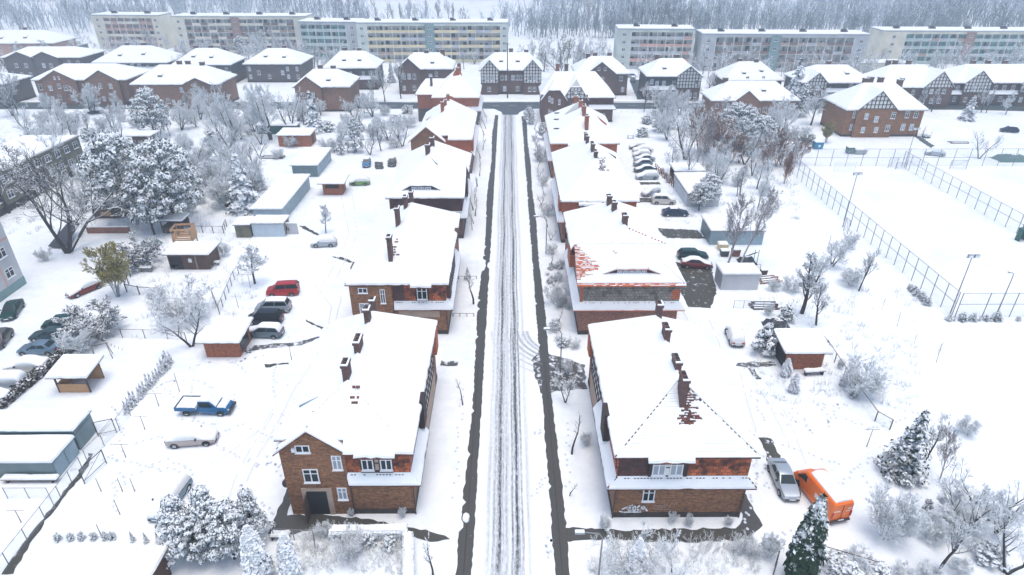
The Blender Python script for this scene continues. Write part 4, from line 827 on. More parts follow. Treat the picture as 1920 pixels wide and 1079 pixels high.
# corner of the flats at the left edge, and the mossy slab behind the big tree
def side_block(label, X, Y0, Y1, h, wall, dep=11, step=3.6, stripe=True, base='stair_teal', nfl=4, mossy=False):
    root = thing('apartment_block', label, 'apartment block', (X - dep / 2, (Y0 + Y1) / 2, 0)); a = dep / 2; b = (Y1 - Y0) / 2
    mb = MB(); mb.box(-a, a, -b, b, 1.2, h); mb.build('wall', wall, root); mb = MB(); mb.box(-a - .04, a + .04, -b - .04, b + .04, 0, 1.2); mb.build('plinth', base, root)
    fh = (h - 1.2) / nfl; n = int((Y1 - Y0) / step)
    for k in range(nfl):
        for i in range(n):
            window(root, 'E', a, b - (i + .55) * step, 1.2 + fh * k + .9, 1.5, 1.35, pane=False)
    if stripe:
        mb = MB(); mb.box(a, a + .03, b - 3.3, b - 3.05, 1.25, fh * 1.9); mb.box(a, a + .032, b - 3.3, b - .1, 2.1 + fh * 1.05 + 1.9, 2.1 + fh * 1.05 + 2.15); mb.build('painted_stripe', 'bal_pink', root)
    mb = MB(); mb.box(-a - .2, a + .2, -b - .2, b + .2, h, h + .2); r = mb.build('roof', 'wood_grey' if mossy else 'metal_grey', root)
    s = MB(); snow_slab(s, [(-a, -b, h + .2), (a, -b, h + .2), (a, b, h + .2), (-a, b, h + .2)], .22, step=1.5); s.build('snow_cover', 'snow', r); return root
side_block('pale grey rendered flats with salmon stripes at the left edge', -68.6, 58, 79.6, 13, 'beton_grey')
side_block('low mossy brown-walled flats behind the big bare tree', -89.5, 96, 131, 6.8, 'moss_wall', stripe=False, nfl=2, mossy=True, step=3, base='plinth')
# ---------------------------------------------------------------- ground, road, paths
mb = MB(); nx, ny = 60, 60
gx_ = [-900 + 1800 * i / nx for i in range(nx + 1)]; gy_ = [-150 + 1400 * j / ny for j in range(ny + 1)]
def gz(x, y): return max(0, y - 420) * 0.03 if y > 420 else 0.0
mb.add([(x, y, gz(x, y)) for y in gy_ for x in gx_], [(j * (nx + 1) + i, j * (nx + 1) + i + 1, (j + 1) * (nx + 1) + i + 1, (j + 1) * (nx + 1) + i) for j in range(ny) for i in range(nx)])
struct('ground', mb, 'snow_ground')
def ragged(pts, step=.5, jit=.12, seed=1):
    r = random.Random(seed); P = subdiv([(p[0], p[1], 0) for p in pts], step)
    return [(p.x + r.uniform(-jit, jit), p.y + r.uniform(-jit, jit)) for p in P]
def sheet(name, pts, mat, z, step=.5, jit=.12, seed=1):
    mb = MB(); mb.poly([(x, y, z) for x, y in ragged(pts, step, jit, seed)]); return struct(name, mb, mat)
mb = MB(); ys = [8 + i * 2 for i in range(87)]
mb.add([(x, y, 0.012) for y in ys for x in (-2.85, 3.5)], [(2 * i, 2 * i + 1, 2 * i + 3, 2 * i + 2) for i in range(len(ys) - 1)])
struct('street', mb, 'road_snow')
sheet('cross_street', [(-330, 184.6), (-7, 184.6), (-4.2, 184.2), (-2.0, 180.5), (-1.6, 177.5), (2.3, 177.5), (3.0, 180.5), (5.2, 184.2), (9, 184.6), (130, 182.6), (330, 160), (330, 172), (130, 190.2), (9, 192.4), (-330, 192.4)], 'asphalt', .02, 3, .12)
mb = MB(); [mb.box(x, x + 2.2, 188.4, 188.55, .024, .03) for x in range(-60, 120, 5)]; struct('lane_marking', mb, 'white')
mb = MB(); mb.box(-240, 60, 192.9, 195.6, 0, .14); struct('pavement', mb, 'snow')
mb = MB(); mb.box(-240, 60, 192.6, 192.9, 0, .13); struct('kerb', mb, 'metal_grey')
def strip(name, xs0, xs1, ys_, mat, z, seed):
    r = random.Random(seed); mb = MB(); L_ = [(x0 + r.uniform(-.06, .06) + .04 * math.sin(y * 1.7 + math.sin(y * .6) * 2) + (.25 if r.random() < .05 else 0), y, z) for x0, y in zip(xs0, ys_)]; Rr = [(x1 + r.uniform(-.05, .05) + .03 * math.sin(y * 2.1 + math.sin(y * .5) * 3), y, z) for x1, y in zip(xs1, ys_)]
    n = len(ys_); mb.add(L_ + Rr, [(i, n + i, n + i + 1, i + 1) for i in range(n - 1)]); return struct(name, mb, mat)
yy = [20 + i * .45 for i in range(350)]
strip('pavement', [-4.05 + (.45 if 83 < y < 87 else 0) + .15 * math.sin(y * .15) for y in yy], [-2.95 + (-.3 if 84 < y < 86 else 0) for y in yy], yy, 'paving', .03, 3)
yy2 = [y for y in yy if y < 176]
strip('pavement', [3.5 for y in yy2], [4.6 + .1 * math.sin(y * .2) for y in yy2], yy2, 'paving', .03, 4)
mb = MB(); mb.box(-3.62, -3.55, 20, 60, .032, .06); mb.box(4.02, 4.08, 20, 60, .032, .06); struct('gutter_line', mb, 'plinth')
for i, (nm, P, mt) in enumerate([
    ('driveway', [(3.6, 53.6), (5.0, 54.8), (8.4, 55.2), (8.6, 59.6), (7.2, 60.6), (5.4, 61.4), (3.6, 62.4), (2.6, 60.4), (2.9, 57.5)], 'slush'),
    ('path', [(4.4, 35.2), (8.5, 35.4), (13, 35.0), (19.8, 35.4), (21, 36.8), (20.8, 40.2), (19.9, 40.4), (19.7, 37.4), (18.8, 36.5), (9, 36.3), (4.4, 36.6)], 'paving'),
    ('path', [(-19.9, 36.2), (-18.4, 35.9), (-14.5, 37.0), (-9.0, 36.2), (-6.5, 35.2), (-4.9, 35.5), (-6.5, 36.2), (-9.5, 37.0), (-13.0, 37.7), (-16.0, 38.1), (-18.9, 38.0), (-19.0, 42.5), (-19.8, 43)], 'paving'),
    ('path', [(-7.9, 59.4), (-6.0, 59.5), (-5.9, 60.3), (-7.9, 60.4)], 'slush'),
    ('parking_bay', [G(1228, 428), G(1308, 432), G(1322, 448), G(1250, 447)], 'mud'),
    ('parking_bay', [G(1258, 490), G(1335, 506), G(1343, 548), G(1333, 578), G(1290, 576), G(1274, 540)], 'mud'),
    ('parking_bay', [G(1198, 342), G(1236, 342), G(1240, 346), G(1202, 347)], 'mud'), ('parking_bay', [G(1190, 372), G(1250, 372), G(1265, 380), G(1200, 380)], 'mud'),
    ('parking_bay', [G(703, 304), G(718, 304), G(719, 318), G(703, 318)], 'mud'),
    ('driveway', [G(1424, 822), G(1446, 822), G(1468, 868), G(1440, 866)], 'mud'),
    ('driveway', [G(1380, 680), G(1450, 679), G(1455, 686), G(1412, 690), G(1428, 712), G(1418, 712), G(1400, 689), G(1380, 686)], 'slush'),
    ('driveway', [G(455, 655), G(480, 648), G(560, 642), G(600, 630), G(600, 634), G(562, 648), G(485, 656), G(462, 664)], 'slush'),
    ('track', [G(495, 684), G(540, 680), G(542, 683), G(497, 690)], 'mud'), ('track', [G(575, 600), G(605, 615), G(604, 618), G(573, 603)], 'mud'),
    ('path', [G(0, 1079), G(60, 1000), G(125, 915), G(150, 885), G(168, 850), G(176, 852), G(158, 890), G(132, 920), G(80, 985), G(22, 1079)], 'mud'),
    ('driveway', [G(1180, 150), G(1220, 150), G(1225, 185), G(1195, 187)], 'asphalt'), ('driveway', [G(1713, 256), G(1725, 256), G(1752, 274), G(1745, 278)], 'asphalt'),
    ('track', [G(620, 482), G(640, 482), G(662, 492), G(655, 493)], 'mud'), ('path', [G(560, 424), G(572, 424), G(598, 440), G(594, 442)], 'mud')]):
    sheet(nm, P, mt, .026 + .0012 * (i % 4), .45, .13 if mt != 'asphalt' else .2, i + 5)
# wheel ruts pressed into the snow of the yards: shallow grooves with raised lips
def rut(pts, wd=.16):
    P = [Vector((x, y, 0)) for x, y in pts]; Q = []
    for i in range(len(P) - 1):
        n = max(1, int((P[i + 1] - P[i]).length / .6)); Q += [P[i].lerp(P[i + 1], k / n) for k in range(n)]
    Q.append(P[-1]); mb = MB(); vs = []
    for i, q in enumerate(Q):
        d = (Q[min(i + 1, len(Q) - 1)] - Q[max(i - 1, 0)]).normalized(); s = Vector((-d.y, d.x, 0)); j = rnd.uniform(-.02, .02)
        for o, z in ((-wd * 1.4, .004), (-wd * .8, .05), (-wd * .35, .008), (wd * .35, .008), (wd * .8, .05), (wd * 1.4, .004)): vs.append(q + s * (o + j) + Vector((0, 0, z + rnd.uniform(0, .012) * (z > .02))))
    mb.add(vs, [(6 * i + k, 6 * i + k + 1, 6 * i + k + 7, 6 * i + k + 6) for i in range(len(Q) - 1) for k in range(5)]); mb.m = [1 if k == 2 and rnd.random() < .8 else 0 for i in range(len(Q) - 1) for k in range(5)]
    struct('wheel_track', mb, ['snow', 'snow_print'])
for a_ in ([(540, 720), (505, 790), (470, 840), (440, 900), (425, 950)], [(556, 722), (520, 795), (486, 850), (462, 905), (448, 950)], [(530, 735), (490, 805), (430, 850), (380, 880)], [(600, 520), (640, 560), (630, 600)], [(590, 535), (622, 575), (610, 640), (560, 720)], [(1388, 700), (1400, 750), (1420, 820)], [(1432, 712), (1470, 770), (1500, 840), (1510, 870)], [(1410, 705), (1445, 765), (1480, 835)], [(1300, 600), (1325, 650), (1335, 690)], [(1330, 600), (1350, 650)], [(1190, 430), (1230, 500), (1290, 600)], [(640, 370), (655, 440), (615, 520)], [(660, 360), (670, 440), (632, 520)]):
    rut([G(*q) for q in a_])
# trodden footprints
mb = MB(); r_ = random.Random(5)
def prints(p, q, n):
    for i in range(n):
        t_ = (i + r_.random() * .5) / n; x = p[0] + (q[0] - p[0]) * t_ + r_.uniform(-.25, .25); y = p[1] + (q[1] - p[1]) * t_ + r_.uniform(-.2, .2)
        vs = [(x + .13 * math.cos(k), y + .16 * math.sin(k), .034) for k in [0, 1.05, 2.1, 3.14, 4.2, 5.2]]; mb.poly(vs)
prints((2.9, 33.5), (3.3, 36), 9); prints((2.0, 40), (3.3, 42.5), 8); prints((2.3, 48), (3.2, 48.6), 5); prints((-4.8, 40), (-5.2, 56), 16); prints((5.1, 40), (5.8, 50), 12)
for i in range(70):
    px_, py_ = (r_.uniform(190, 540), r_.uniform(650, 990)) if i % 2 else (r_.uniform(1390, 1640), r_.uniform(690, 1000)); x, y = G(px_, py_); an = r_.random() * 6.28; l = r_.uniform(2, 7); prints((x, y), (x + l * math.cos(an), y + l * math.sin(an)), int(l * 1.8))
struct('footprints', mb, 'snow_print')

# ---------------------------------------------------------------- cars
def paint(name, c, rough=.3, metal=.3): M[name] = plain(name, c, rough, metal); return name
for n_, c_ in dict(p_red=(.42, .03, .03), p_white=(.62, .62, .62), p_silver=(.36, .40, .43), p_black=(.015, .02, .025), p_greyblue=(.14, .19, .22), p_blue=(.015, .12, .26), p_beige=(.42, .36, .34), p_green=(.012, .06, .055), p_dkblue=(.02, .04, .07), p_skyblue=(.14, .21, .27), p_lime=(.18, .34, .12), p_brown=(.12, .11, .11), p_maroon=(.20, .03, .025), p_gold=(.55, .52, .47), p_teal=(.035, .075, .08)).items(): paint(n_, c_)
KINDS = dict(  # L, half width, roof height, x of: windscreen base, roof front, roof rear, rear-window base; hood z, belt z, boot z
    sedan=(4.6, .89, 1.43, 1.0, .25, -1.0, -1.7, .88, .93, 1.0), hatch=(4.0, .85, 1.48, 1.05, .35, -1.25, -1.85, .9, .95, .95), estate=(4.6, .89, 1.5, 1.05, .3, -1.75, -2.15, .9, .95, .95),
    suv=(4.4, .92, 1.68, 1.1, .45, -1.6, -2.05, 1.05, 1.1, 1.1), mpv=(4.5, .92, 1.72, 1.5, .65, -1.8, -2.15, 1.0, 1.1, 1.1), van=(4.3, .9, 1.82, 1.2, .6, -2.0, -2.1, 1.1, 1.15, 1.15))
CM = {}
def loft(rings, cap=True):
    mb = MB(); n = len(rings[0]); vs = [p for r_ in rings for p in r_]
    fs = [(i * n + k, i * n + (k + 1) % n, (i + 1) * n + (k + 1) % n, (i + 1) * n + k) for i in range(len(rings) - 1) for k in range(n)]
    if cap: fs += [tuple(range(n - 1, -1, -1)), tuple((len(rings) - 1) * n + k for k in range(n))]
    mb.add(vs, fs); return mb
def car_meshes(kind):
    if kind in CM: return CM[kind]
    L_, W, H, xw, xf, xr, xb, zh, zb, zt = KINDS[kind]; h = L_ / 2; d = {}
    st = [(-h, .74, .42, zt - .28), (-h + .08, .86, .30, zt - .06), (-h + .4, .96, .22, zt), (xb - .02, 1, .2, zt), (xr, 1, .2, zb + .01), (xf, 1, .2, zb), (xw + .1, .99, .2, zh + .04), (h - .75, .95, .2, zh - .06), (h - .25, .88, .22, zh - .16), (h - .06, .76, .3, zh - .28), (h, .6, .42, zh - .4)]
    rings = [[(x, s * W * k * q, z) for s, q, z in ((1, .9, b0), (1, 1, b0 + (t0 - b0) * .35), (1, .99, b0 + (t0 - b0) * .75), (1, .86, t0), (-1, .86, t0), (-1, .99, b0 + (t0 - b0) * .75), (-1, 1, b0 + (t0 - b0) * .35), (-1, .9, b0))] for x, k, b0, t0 in st]
    body = loft(rings); cr = [(xb, .84, .84, zt - .02, zt - .01), (xr, .85, .68, zb - .03, H), ((xr + xf) / 2, .86, .70, zb - .03, H + .03), (xf, .86, .68, zb - .03, H), (xw, .85, .82, zh - .02, zh)]
    cab = [[(x, W * k0, z0), (x, W * k1, z1 - .04 * (z1 > z0 + .1)), (x, W * k1 * .85, z1), (x, -W * k1 * .85, z1), (x, -W * k1, z1 - .04 * (z1 > z0 + .1)), (x, -W * k0, z0)] for x, k0, k1, z0, z1 in cr]
    cb = loft(cab, False); body.add(cb.v, cb.f); d['body'] = body.mesh('body', ['p_white'], True)
    me = d['body']; me.set_sharp_from_angle(angle=R(38)) if hasattr(me, 'set_sharp_from_angle') else None
    def quad(pts, nrm, nm, mt='glass'):
        mb = MB(); v_ = Vector(nrm).normalized() * .012; mb.prism([Vector(p) + v_ for p in pts], v_ * .5); return mb.mesh(nm, [mt])
    e = .06
    d['windscreen'] = quad([(xw - e, -W * .74, zh + .05), (xw - e, W * .74, zh + .05), (xf + e, W * .57, H - .05), (xf + e, -W * .57, H - .05)], (H - zh, 0, xw - xf), 'windscreen')
    d['rear_window'] = quad([(xb + .05, W * .7, zt + .06), (xb + .05, -W * .7, zt + .06), (xr - .05, -W * .57, H - .06), (xr - .05, W * .57, H - .06)], (-(H - zt), 0, xr - xb), 'rear_window')
    for s, nm in ((1, 'l'), (-1, 'r')):
        y0, y1 = W * .857, W * .70; z0 = zb + .04; z1 = H - .1
        q = [(xw - .38, s * y0, z0), (xr - .28, s * y0, z0), (xr + .02, s * y1, z1), (xf - .05, s * y1, z1)]
        mb = MB(); n_ = Vector((0, s * 1.0, .3)).normalized() * .012
        xm = (xf + xr) / 2 + .1; cut = lambda xa, xb_: [Vector(p) + n_ for p in (xa, xb_)]
        f_ = [(q[0]), ((xm + .04), s * y0, z0), ((xm + .04), s * y1, z1), q[3]]; g_ = [((xm - .04), s * y0, z0), q[1], q[2], ((xm - .04), s * y1, z1)]
        for w_ in (f_, g_): mb.prism([Vector(p) + n_ for p in w_], n_ * .5)
        d['side_window' + nm] = mb.mesh('side_window', ['glass'])
    wh = MB(); n = 14; wh.tube((0, -.1, 0), (0, .1, 0), .32, n=n); d['wheel'] = wh.mesh('wheel', ['rubber']); rm = MB(); rm.tube((0, -.108, 0), (0, .108, 0), .19, n=10); d['rim'] = rm.mesh('rim', ['rim'])
    ar = MB(); pts = [(.39 * math.cos(math.pi * k / 8), 0, .39 * math.sin(math.pi * k / 8)) for k in range(9)]; ar.prism([(x, -.02, z) for x, _, z in pts], (0, .04, 0)); d['arch'] = ar.mesh('wheel_arch', ['rubber'])
    hl = MB(); hl.box(-.16, .03, -.17, .17, -.07, .07); d['hl'] = hl.mesh('headlight', ['lamp_glass']); tl = MB(); tl.box(-.03, .1, -.14, .14, -.1, .1); d['tl'] = tl.mesh('tail_light', ['redlight'])
    mr = MB(); mr.box(-.07, .05, -.1, .1, 0, .14); d['mirror'] = mr.mesh('mirror', ['rubber']); pl = MB(); pl.box(-.01, .01, -.26, .26, -.055, .055); d['plate'] = pl.mesh('number_plate', ['white'])
    bp = MB(); bp.box(-.05, .05, -W * .7, W * .7, -.09, .09); d['bumper'] = bp.mesh('bumper', ['metal_dark'])
    # snow blankets
    def blanket(xs, kz, kw, th, side=0.0):
        rg = []
        for x, w_, z, s_ in xs: rg.append([(x, w_ * kw, z - side), (x, w_ * kw, z + th * .5), (x, w_ * kw * .8, z + th), (x, 0, z + th * 1.15), (x, -w_ * kw * .8, z + th), (x, -w_ * kw, z + th * .5), (x, -w_ * kw, z - side), (x, 0, z - .02)])
        return loft(rg)
    mb = blanket([(xr - .06, W * .60, H - .05, 0), (xr + .1, W * .68, H, 0), ((xr + xf) / 2, W * .7, H + .03, 0), (xf - .1, W * .68, H, 0), (xf + .03, W * .58, H - .04, 0)], 1, 1, .12); d['snow_roof'] = mb.mesh('snow_cover', ['snow'], True)
    prof = [(-h + .02, .72, zt - .2), (-h + .12, .84, zt - .02), (xb - .05, .88, zt + .02), (xr - .1, .84, H - .04), (xr + .1, .82, H + .02), ((xr + xf) / 2, .83, H + .05), (xf - .1, .82, H + .02), (xf + .1, .83, H - .05), (xw, .88, zh + .1), (h - .75, .88, zh - .02), (h - .25, .8, zh - .12), (h - .05, .66, zh - .24)]
    rg = []
    for x, k, z in prof:
        up = z > zb + .2; zs = (zb + .0) if up else z - .12; kk = .94 if up else k + .04
        rg.append([(x, W * kk, zs - .02), (x, W * k, z + .02), (x, W * k * .78, z + .17), (x, 0, z + .21), (x, -W * k * .78, z + .17), (x, -W * k, z + .02), (x, -W * kk, zs - .02), (x, 0, zs - .1)])
    d['snow_full'] = loft(rg).mesh('snow_cover', ['snow'], True)
    rg = []
    for x, k, z in prof:
        if -h + .1 < x < h - .2: rg.append([(x, W * k * .9, z - .02), (x, W * k * .88, z + .035), (x, W * k * .6, z + .05), (x, -W * k * .6, z + .05), (x, -W * k * .88, z + .035), (x, -W * k * .9, z - .02)])
    d['snow_dust'] = loft(rg).mesh('snow_cover', ['snow'], True)
    CM[kind] = d; return d
def car(label, kind, front, rear, col, snow='none', group=None, name='parked_car', cat='car'):
    """front, rear: photo pixels of the ground under the two ends"""
    F_, B_ = Vector(G(*front)), Vector(G(*rear)); c = (F_ + B_) / 2; an = math.atan2(F_.y - B_.y, F_.x - B_.x)
    root = thing(name, label, cat, (c.x, c.y, 0), an, group); d = car_meshes(kind); L_, W, H, xw, xf, xr, xb, zh, zb, zt = KINDS[kind]; h = L_ / 2
    bo = link('body', d['body'], root); bo.material_slots[0].link = 'OBJECT'; bo.material_slots[0].material = M[col]
    for k in ('windscreen', 'rear_window'): link(k, d[k], root)
    for k in 'lr': link('side_window', d['side_window' + k], root)
    for x in (h - .85, -h + .85):
        for s in (1, -1):
            link('wheel_arch', d['arch'], bo, (x, s * (W - .012), .3)); o = link('wheel', d['wheel'], root, (x, s * (W - .1), .32)); link('rim', d['rim'], o)
    for s in (1, -1):
        link('headlight', d['hl'], root, (h - .06, s * W * .55, zh - .36)); link('tail_light', d['tl'], root, (-h + .03, s * W * .64, zt - .22)); m_ = link('mirror', d['mirror'], root, (xw - .35, s * (W + .05), zb)); m_.data = d['mirror']
    link('bumper', d['bumper'], root, (h - .03, 0, .36)); link('bumper', d['bumper'], root, (-h + .02, 0, .38))
    link('number_plate', d['plate'], root, (h + .03, 0, .42)); link('number_plate', d['plate'], root, (-h - .04, 0, .5))
    if snow != 'none': link('snow_cover', d['snow_' + snow], root)
    return root
gL = 'cars in the yard left of the street'; gR = 'cars in a row behind the right-hand houses'; gF = 'cars by the flats at the left edge'
car('red boxy estate car at the back of the row of four in the left yard', 'van', (505, 553), (558, 550), 'p_red', 'none', gL)
car('silver people carrier with thick snow on its roof, next to the red car', 'mpv', (481, 583), (546, 582), 'p_silver', 'roof', gL)
car('black people carrier with bare roof between the silver and grey cars', 'mpv', (465, 604), (530, 604), 'p_black', 'none', gL)
car('grey estate car in front of the black people carrier by the orange shed', 'estate', (464, 628), (530, 630), 'p_greyblue', 'dust', gL)
car('beige car buried in snow below the blue pickup', 'sedan', (408, 825), (318, 832), 'p_beige', 'full')
car('blue car under deep snow beside the big snowy pines', 'estate', (300, 972), (341, 915), 'p_skyblue', 'full')
car('dark green car nose-on beside the left-edge flats', 'sedan', (18, 598), (32, 578), 'p_green', 'none', gF)
car('brown-grey car cut by the left edge, pointing at the flats', 'hatch', (-10, 660), (15, 628), 'p_brown', 'none', gF)
car('dark slate saloon with bare roof, partly under the shrub branches', 'sedan', (66, 636), (128, 634), 'p_teal', 'none', gF)
car('dark hatchback half hidden behind the slate saloon', 'hatch', (98, 614), (132, 610), 'p_green', 'none', gF)
car('pale blue saloon in the left parking row beside the white one', 'sedan', (38, 661), (115, 660), 'p_skyblue', 'none', gF)
car('cream car under full snow below the pale blue saloon', 'sedan', (12, 694), (94, 692), 'p_gold', 'full', gF)
car('silver car at the left edge, under snow, next to the hedge end', 'estate', (-30, 725), (50, 722), 'p_silver', 'full', gF)
car('car at the left edge wholly buried under snow beneath the silver one', 'sedan', (-62, 757), (20, 752), 'p_silver', 'full', gF)
car('dark red car under snow by the yellow-leaved tree', 'sedan', (135, 558), (185, 537), 'p_maroon', 'full')
car('white car under snow alone in the yard below the round tree', 'hatch', (586, 462), (630, 460), 'p_silver', 'full')
car('small green car under snow in the yard behind the third left house', 'hatch', (659, 347), (691, 346), 'p_lime', 'full')
car('small blue car parked nose toward camera beside a dark bare patch', 'hatch', (687, 316), (689, 305), 'p_blue', 'roof')
car('small black car right of the dark bare patch in the far left yard', 'hatch', (734, 316), (737, 302), 'p_black', 'roof')
row = [(1205, 285, 'p_white', 'full', 'sedan', 'white snow-covered car, farthest in the row behind the right houses'), (1203, 294, 'p_silver', 'full', 'hatch', 'silver snow-covered car, second from the far end of the row'), (1208, 302, 'p_silver', 'dust', 'sedan', 'silver saloon with thin snow in the middle of the row'), (1205, 311, 'p_greyblue', 'dust', 'hatch', 'grey-blue hatchback between two silver cars in the row'),
       (1209, 322, 'p_teal', 'dust', 'sedan', 'dark teal car, second nearest in the row behind the right houses'), (1213, 335, 'p_silver', 'full', 'estate', 'silver-blue snow-topped estate, nearest in the row by the dark bare strip'), (1196, 279, 'p_brown', 'full', 'hatch', 'rearmost dim snowed-in car behind the row, near the white fence')]
for x, y, c_, s_, k_, lb in row: car(lb, k_, (x - 20, y + 1), (x + 19, y), c_, s_, gR)
car('silver small car behind the white one, rear showing, on the right', 'hatch', (1206, 369), (1232, 362), 'p_silver', 'full', gR)
car('white tall car beside the blue-grey garage on the right', 'suv', (1264, 382), (1223, 381), 'p_gold', 'dust', gR)
car('dark blue car with snowy roof alone before a bare strip', 'sedan', (1287, 404), (1244, 404), 'p_dkblue', 'roof', gR)
car('dark green estate car behind the maroon saloon', 'estate', (1326, 484), (1270, 484), 'p_green', 'none', gR)
car('maroon saloon on the bare muddy parking bay', 'sedan', (1331, 502), (1280, 499), 'p_maroon', 'dust', gR)
car('white car in deep snow, tail to camera, near the orange-brown shed', 'hatch', (1370, 622), (1382, 652), 'p_white', 'full')
car('silver saloon facing camera beside the orange van', 'sedan', (1484, 944), (1452, 872), 'p_silver', 'none')
car('dark blue-grey car on the side road beyond the junction', 'hatch', (1186, 158), (1187, 148), 'p_dkblue', 'roof')
car('snow-topped car farther up the side road', 'hatch', (1172, 146), (1190, 146), 'p_silver', 'roof')
car('dark car at the right edge by the cross street', 'hatch', (1877, 247), (1905, 249), 'p_dkblue', 'roof')
car('pale snowed-in car beside the sports court fence', 'hatch', (1738, 290), (1766, 293), 'p_silver', 'full')
car('white delivery van parked at the corner of the large red brick house', 'van', (1735, 262), (1738, 250), 'p_white', 'full', name='parked_van', cat='van')
car('dark car at the far left side street', 'hatch', (165, 214), (195, 212), 'p_black', 'full')
# orange van
F_, B_ = Vector((26.4, 42.2)), Vector((27.5, 36.9)); c_ = (F_ + B_) / 2; an = math.atan2(F_.y - B_.y, F_.x - B_.x)
root = thing('delivery_van', 'orange delivery van with snow on its long roof, rear doors toward camera', 'van', (c_.x, c_.y, 0), an); W = 1.0
st = [(-2.7, .96, .45, 2.25, .93), (-2.55, 1, .3, 2.38, .95), (0, 1, .28, 2.42, .95), (1.0, 1, .28, 2.38, .94), (1.25, 1, .28, 2.28, .9), (1.95, .98, .28, 1.45, .9), (2.45, .93, .3, 1.15, .86), (2.68, .8, .42, .9, .8)]
rings = [[(x, s * W * k * q, z) for s, q, z in ((1, .94, b0), (1, 1, b0 + .45), (1, kt + .02, t0 - .14), (1, kt - .1, t0), (-1, kt - .1, t0), (-1, kt + .02, t0 - .14), (-1, 1, b0 + .45), (-1, .94, b0))] for x, k, b0, t0, kt in st]
bo = loft(rings).build('body', 'orange', root, smooth=False)
def slabm(nm, pts, n_, mt, par): mb = MB(); v_ = Vector(n_).normalized() * .015; mb.prism([Vector(p) + v_ for p in pts], v_); return mb.build(nm, mt, par)
slabm('windscreen', [(1.90, -.82, 1.52), (1.90, .82, 1.52), (1.32, .74, 2.2), (1.32, -.74, 2.2)], (.75, 0, .6), 'glass', root)
for s in (1, -1):
    slabm('side_window', [(1.6, s * .965, 1.42), (.75, s * .965, 1.42), (.8, s * .945, 2.05), (1.25, s * .945, 2.05)], (0, s, .05), 'glass', root)
    for x in (1.75, -1.75):
        link('wheel_arch', car_meshes('van')['arch'], bo, (x, s * (W - .006), .33)); o = link('wheel', car_meshes('van')['wheel'], root, (x, s * (W - .09), .34)); link('rim', car_meshes('van')['rim'], o)
    mb = MB(); mb.box(-2.76, -2.66, s * .78 - .1 * 0, s * .78 + s * .16, .85, 1.4) if s > 0 else mb.box(-2.76, -2.66, -.94, -.78, .85, 1.4); mb.build('tail_light', 'redlight', root)
    mb = MB(); mb.box(2.4, 2.66, min(s * .5, s * .8), max(s * .5, s * .8), .75, .92); mb.build('headlight', 'lamp_glass', root)
    mb = MB(); mb.box(1.5, 1.65, min(s * 1.0, s * 1.18), max(s * 1.0, s * 1.18), 1.4, 1.7); mb.build('mirror', 'rubber', root)
mb = MB(); mb.box(-2.73, -2.705, -.012, .012, .5, 2.15); mb.build('door_seam', 'rubber', root)
mb = MB(); mb.box(-2.83, -2.68, -.9, .9, .35, .55); mb.build('bumper', 'metal_dark', root); mb = MB(); mb.box(-2.85, -2.835, -.26, .26, .56, .67); mb.build('number_plate', 'white', root)
mb = MB(); mb.box(-2.745, -2.72, .25, .8, 1.5, 1.62); mb.box(-2.745, -2.72, -.75, -.4, 1.68, 1.78); mb.box(-2.745, -2.72, -.72, -.3, 1.45, 1.5); mb.build('lettering_strip', 'plaster', root)
for s_ in (1, -1): mb = MB(); mb.box(-1.6, -.5, min(s_ * 1.003, s_ * 1.012), max(s_ * 1.003, s_ * 1.012), 1.1, 1.6); mb.build('side_marking', 'plaster', root)
s_ = loft([[(x, y_, z + e) for y_, z in ((.76 * k, 2.36), (.75 * k, 2.48), (.5 * k, 2.62), (0, 2.67), (-.5 * k, 2.62), (-.75 * k, 2.48), (-.76 * k, 2.36))] for x, k, e in ((-2.52, .93, -.06), (-2.4, .99, .0), (-1.2, 1, .03), (.3, .99, .04), (.8, .92, -.01), (.95, .8, -.1))]); s_.build('snow_cover', 'snow', root)
# blue flatbed pickup
F_, B_ = Vector(G(441, 771)), Vector(G(338, 770)); c_ = (F_ + B_) / 2; an = math.atan2(F_.y - B_.y, F_.x - B_.x)
root = thing('pickup_truck', 'blue flatbed pickup truck with snow filling its load bed', 'pickup truck', (c_.x, c_.y, 0), an); W = .92
st = [(-.55, .96, .45, 1.05, .92), (0.3, 1, .35, 1.08, .94), (1.45, 1, .3, 1.08, .92), (2.2, .94, .3, .98, .86), (2.62, .8, .4, .8, .8)]
rings = [[(x, s * W * k * q, z) for s, q, z in ((1, .94, b0), (1, 1, b0 + .3), (1, kt, t0), (-1, kt, t0), (-1, 1, b0 + .3), (-1, .94, b0))] for x, k, b0, t0, kt in st]
bo = loft(rings).build('body', 'p_blue', root)
mb = loft([[(x, W * .88, z0), (x, W * k, z1), (x, -W * k, z1), (x, -W * .88, z0)] for x, k, z0, z1 in ((-.5, .8, 1.0, 1.05), (-.42, .72, 1.02, 1.68), (.75, .72, 1.05, 1.70), (1.4, .84, 1.05, 1.08))]); mb.build('cab', 'p_blue', root)
slabm('windscreen', [(1.36, -.7, 1.13), (1.36, .7, 1.13), (.82, .6, 1.64), (.82, -.6, 1.64)], (.6, 0, .6), 'glass', root)
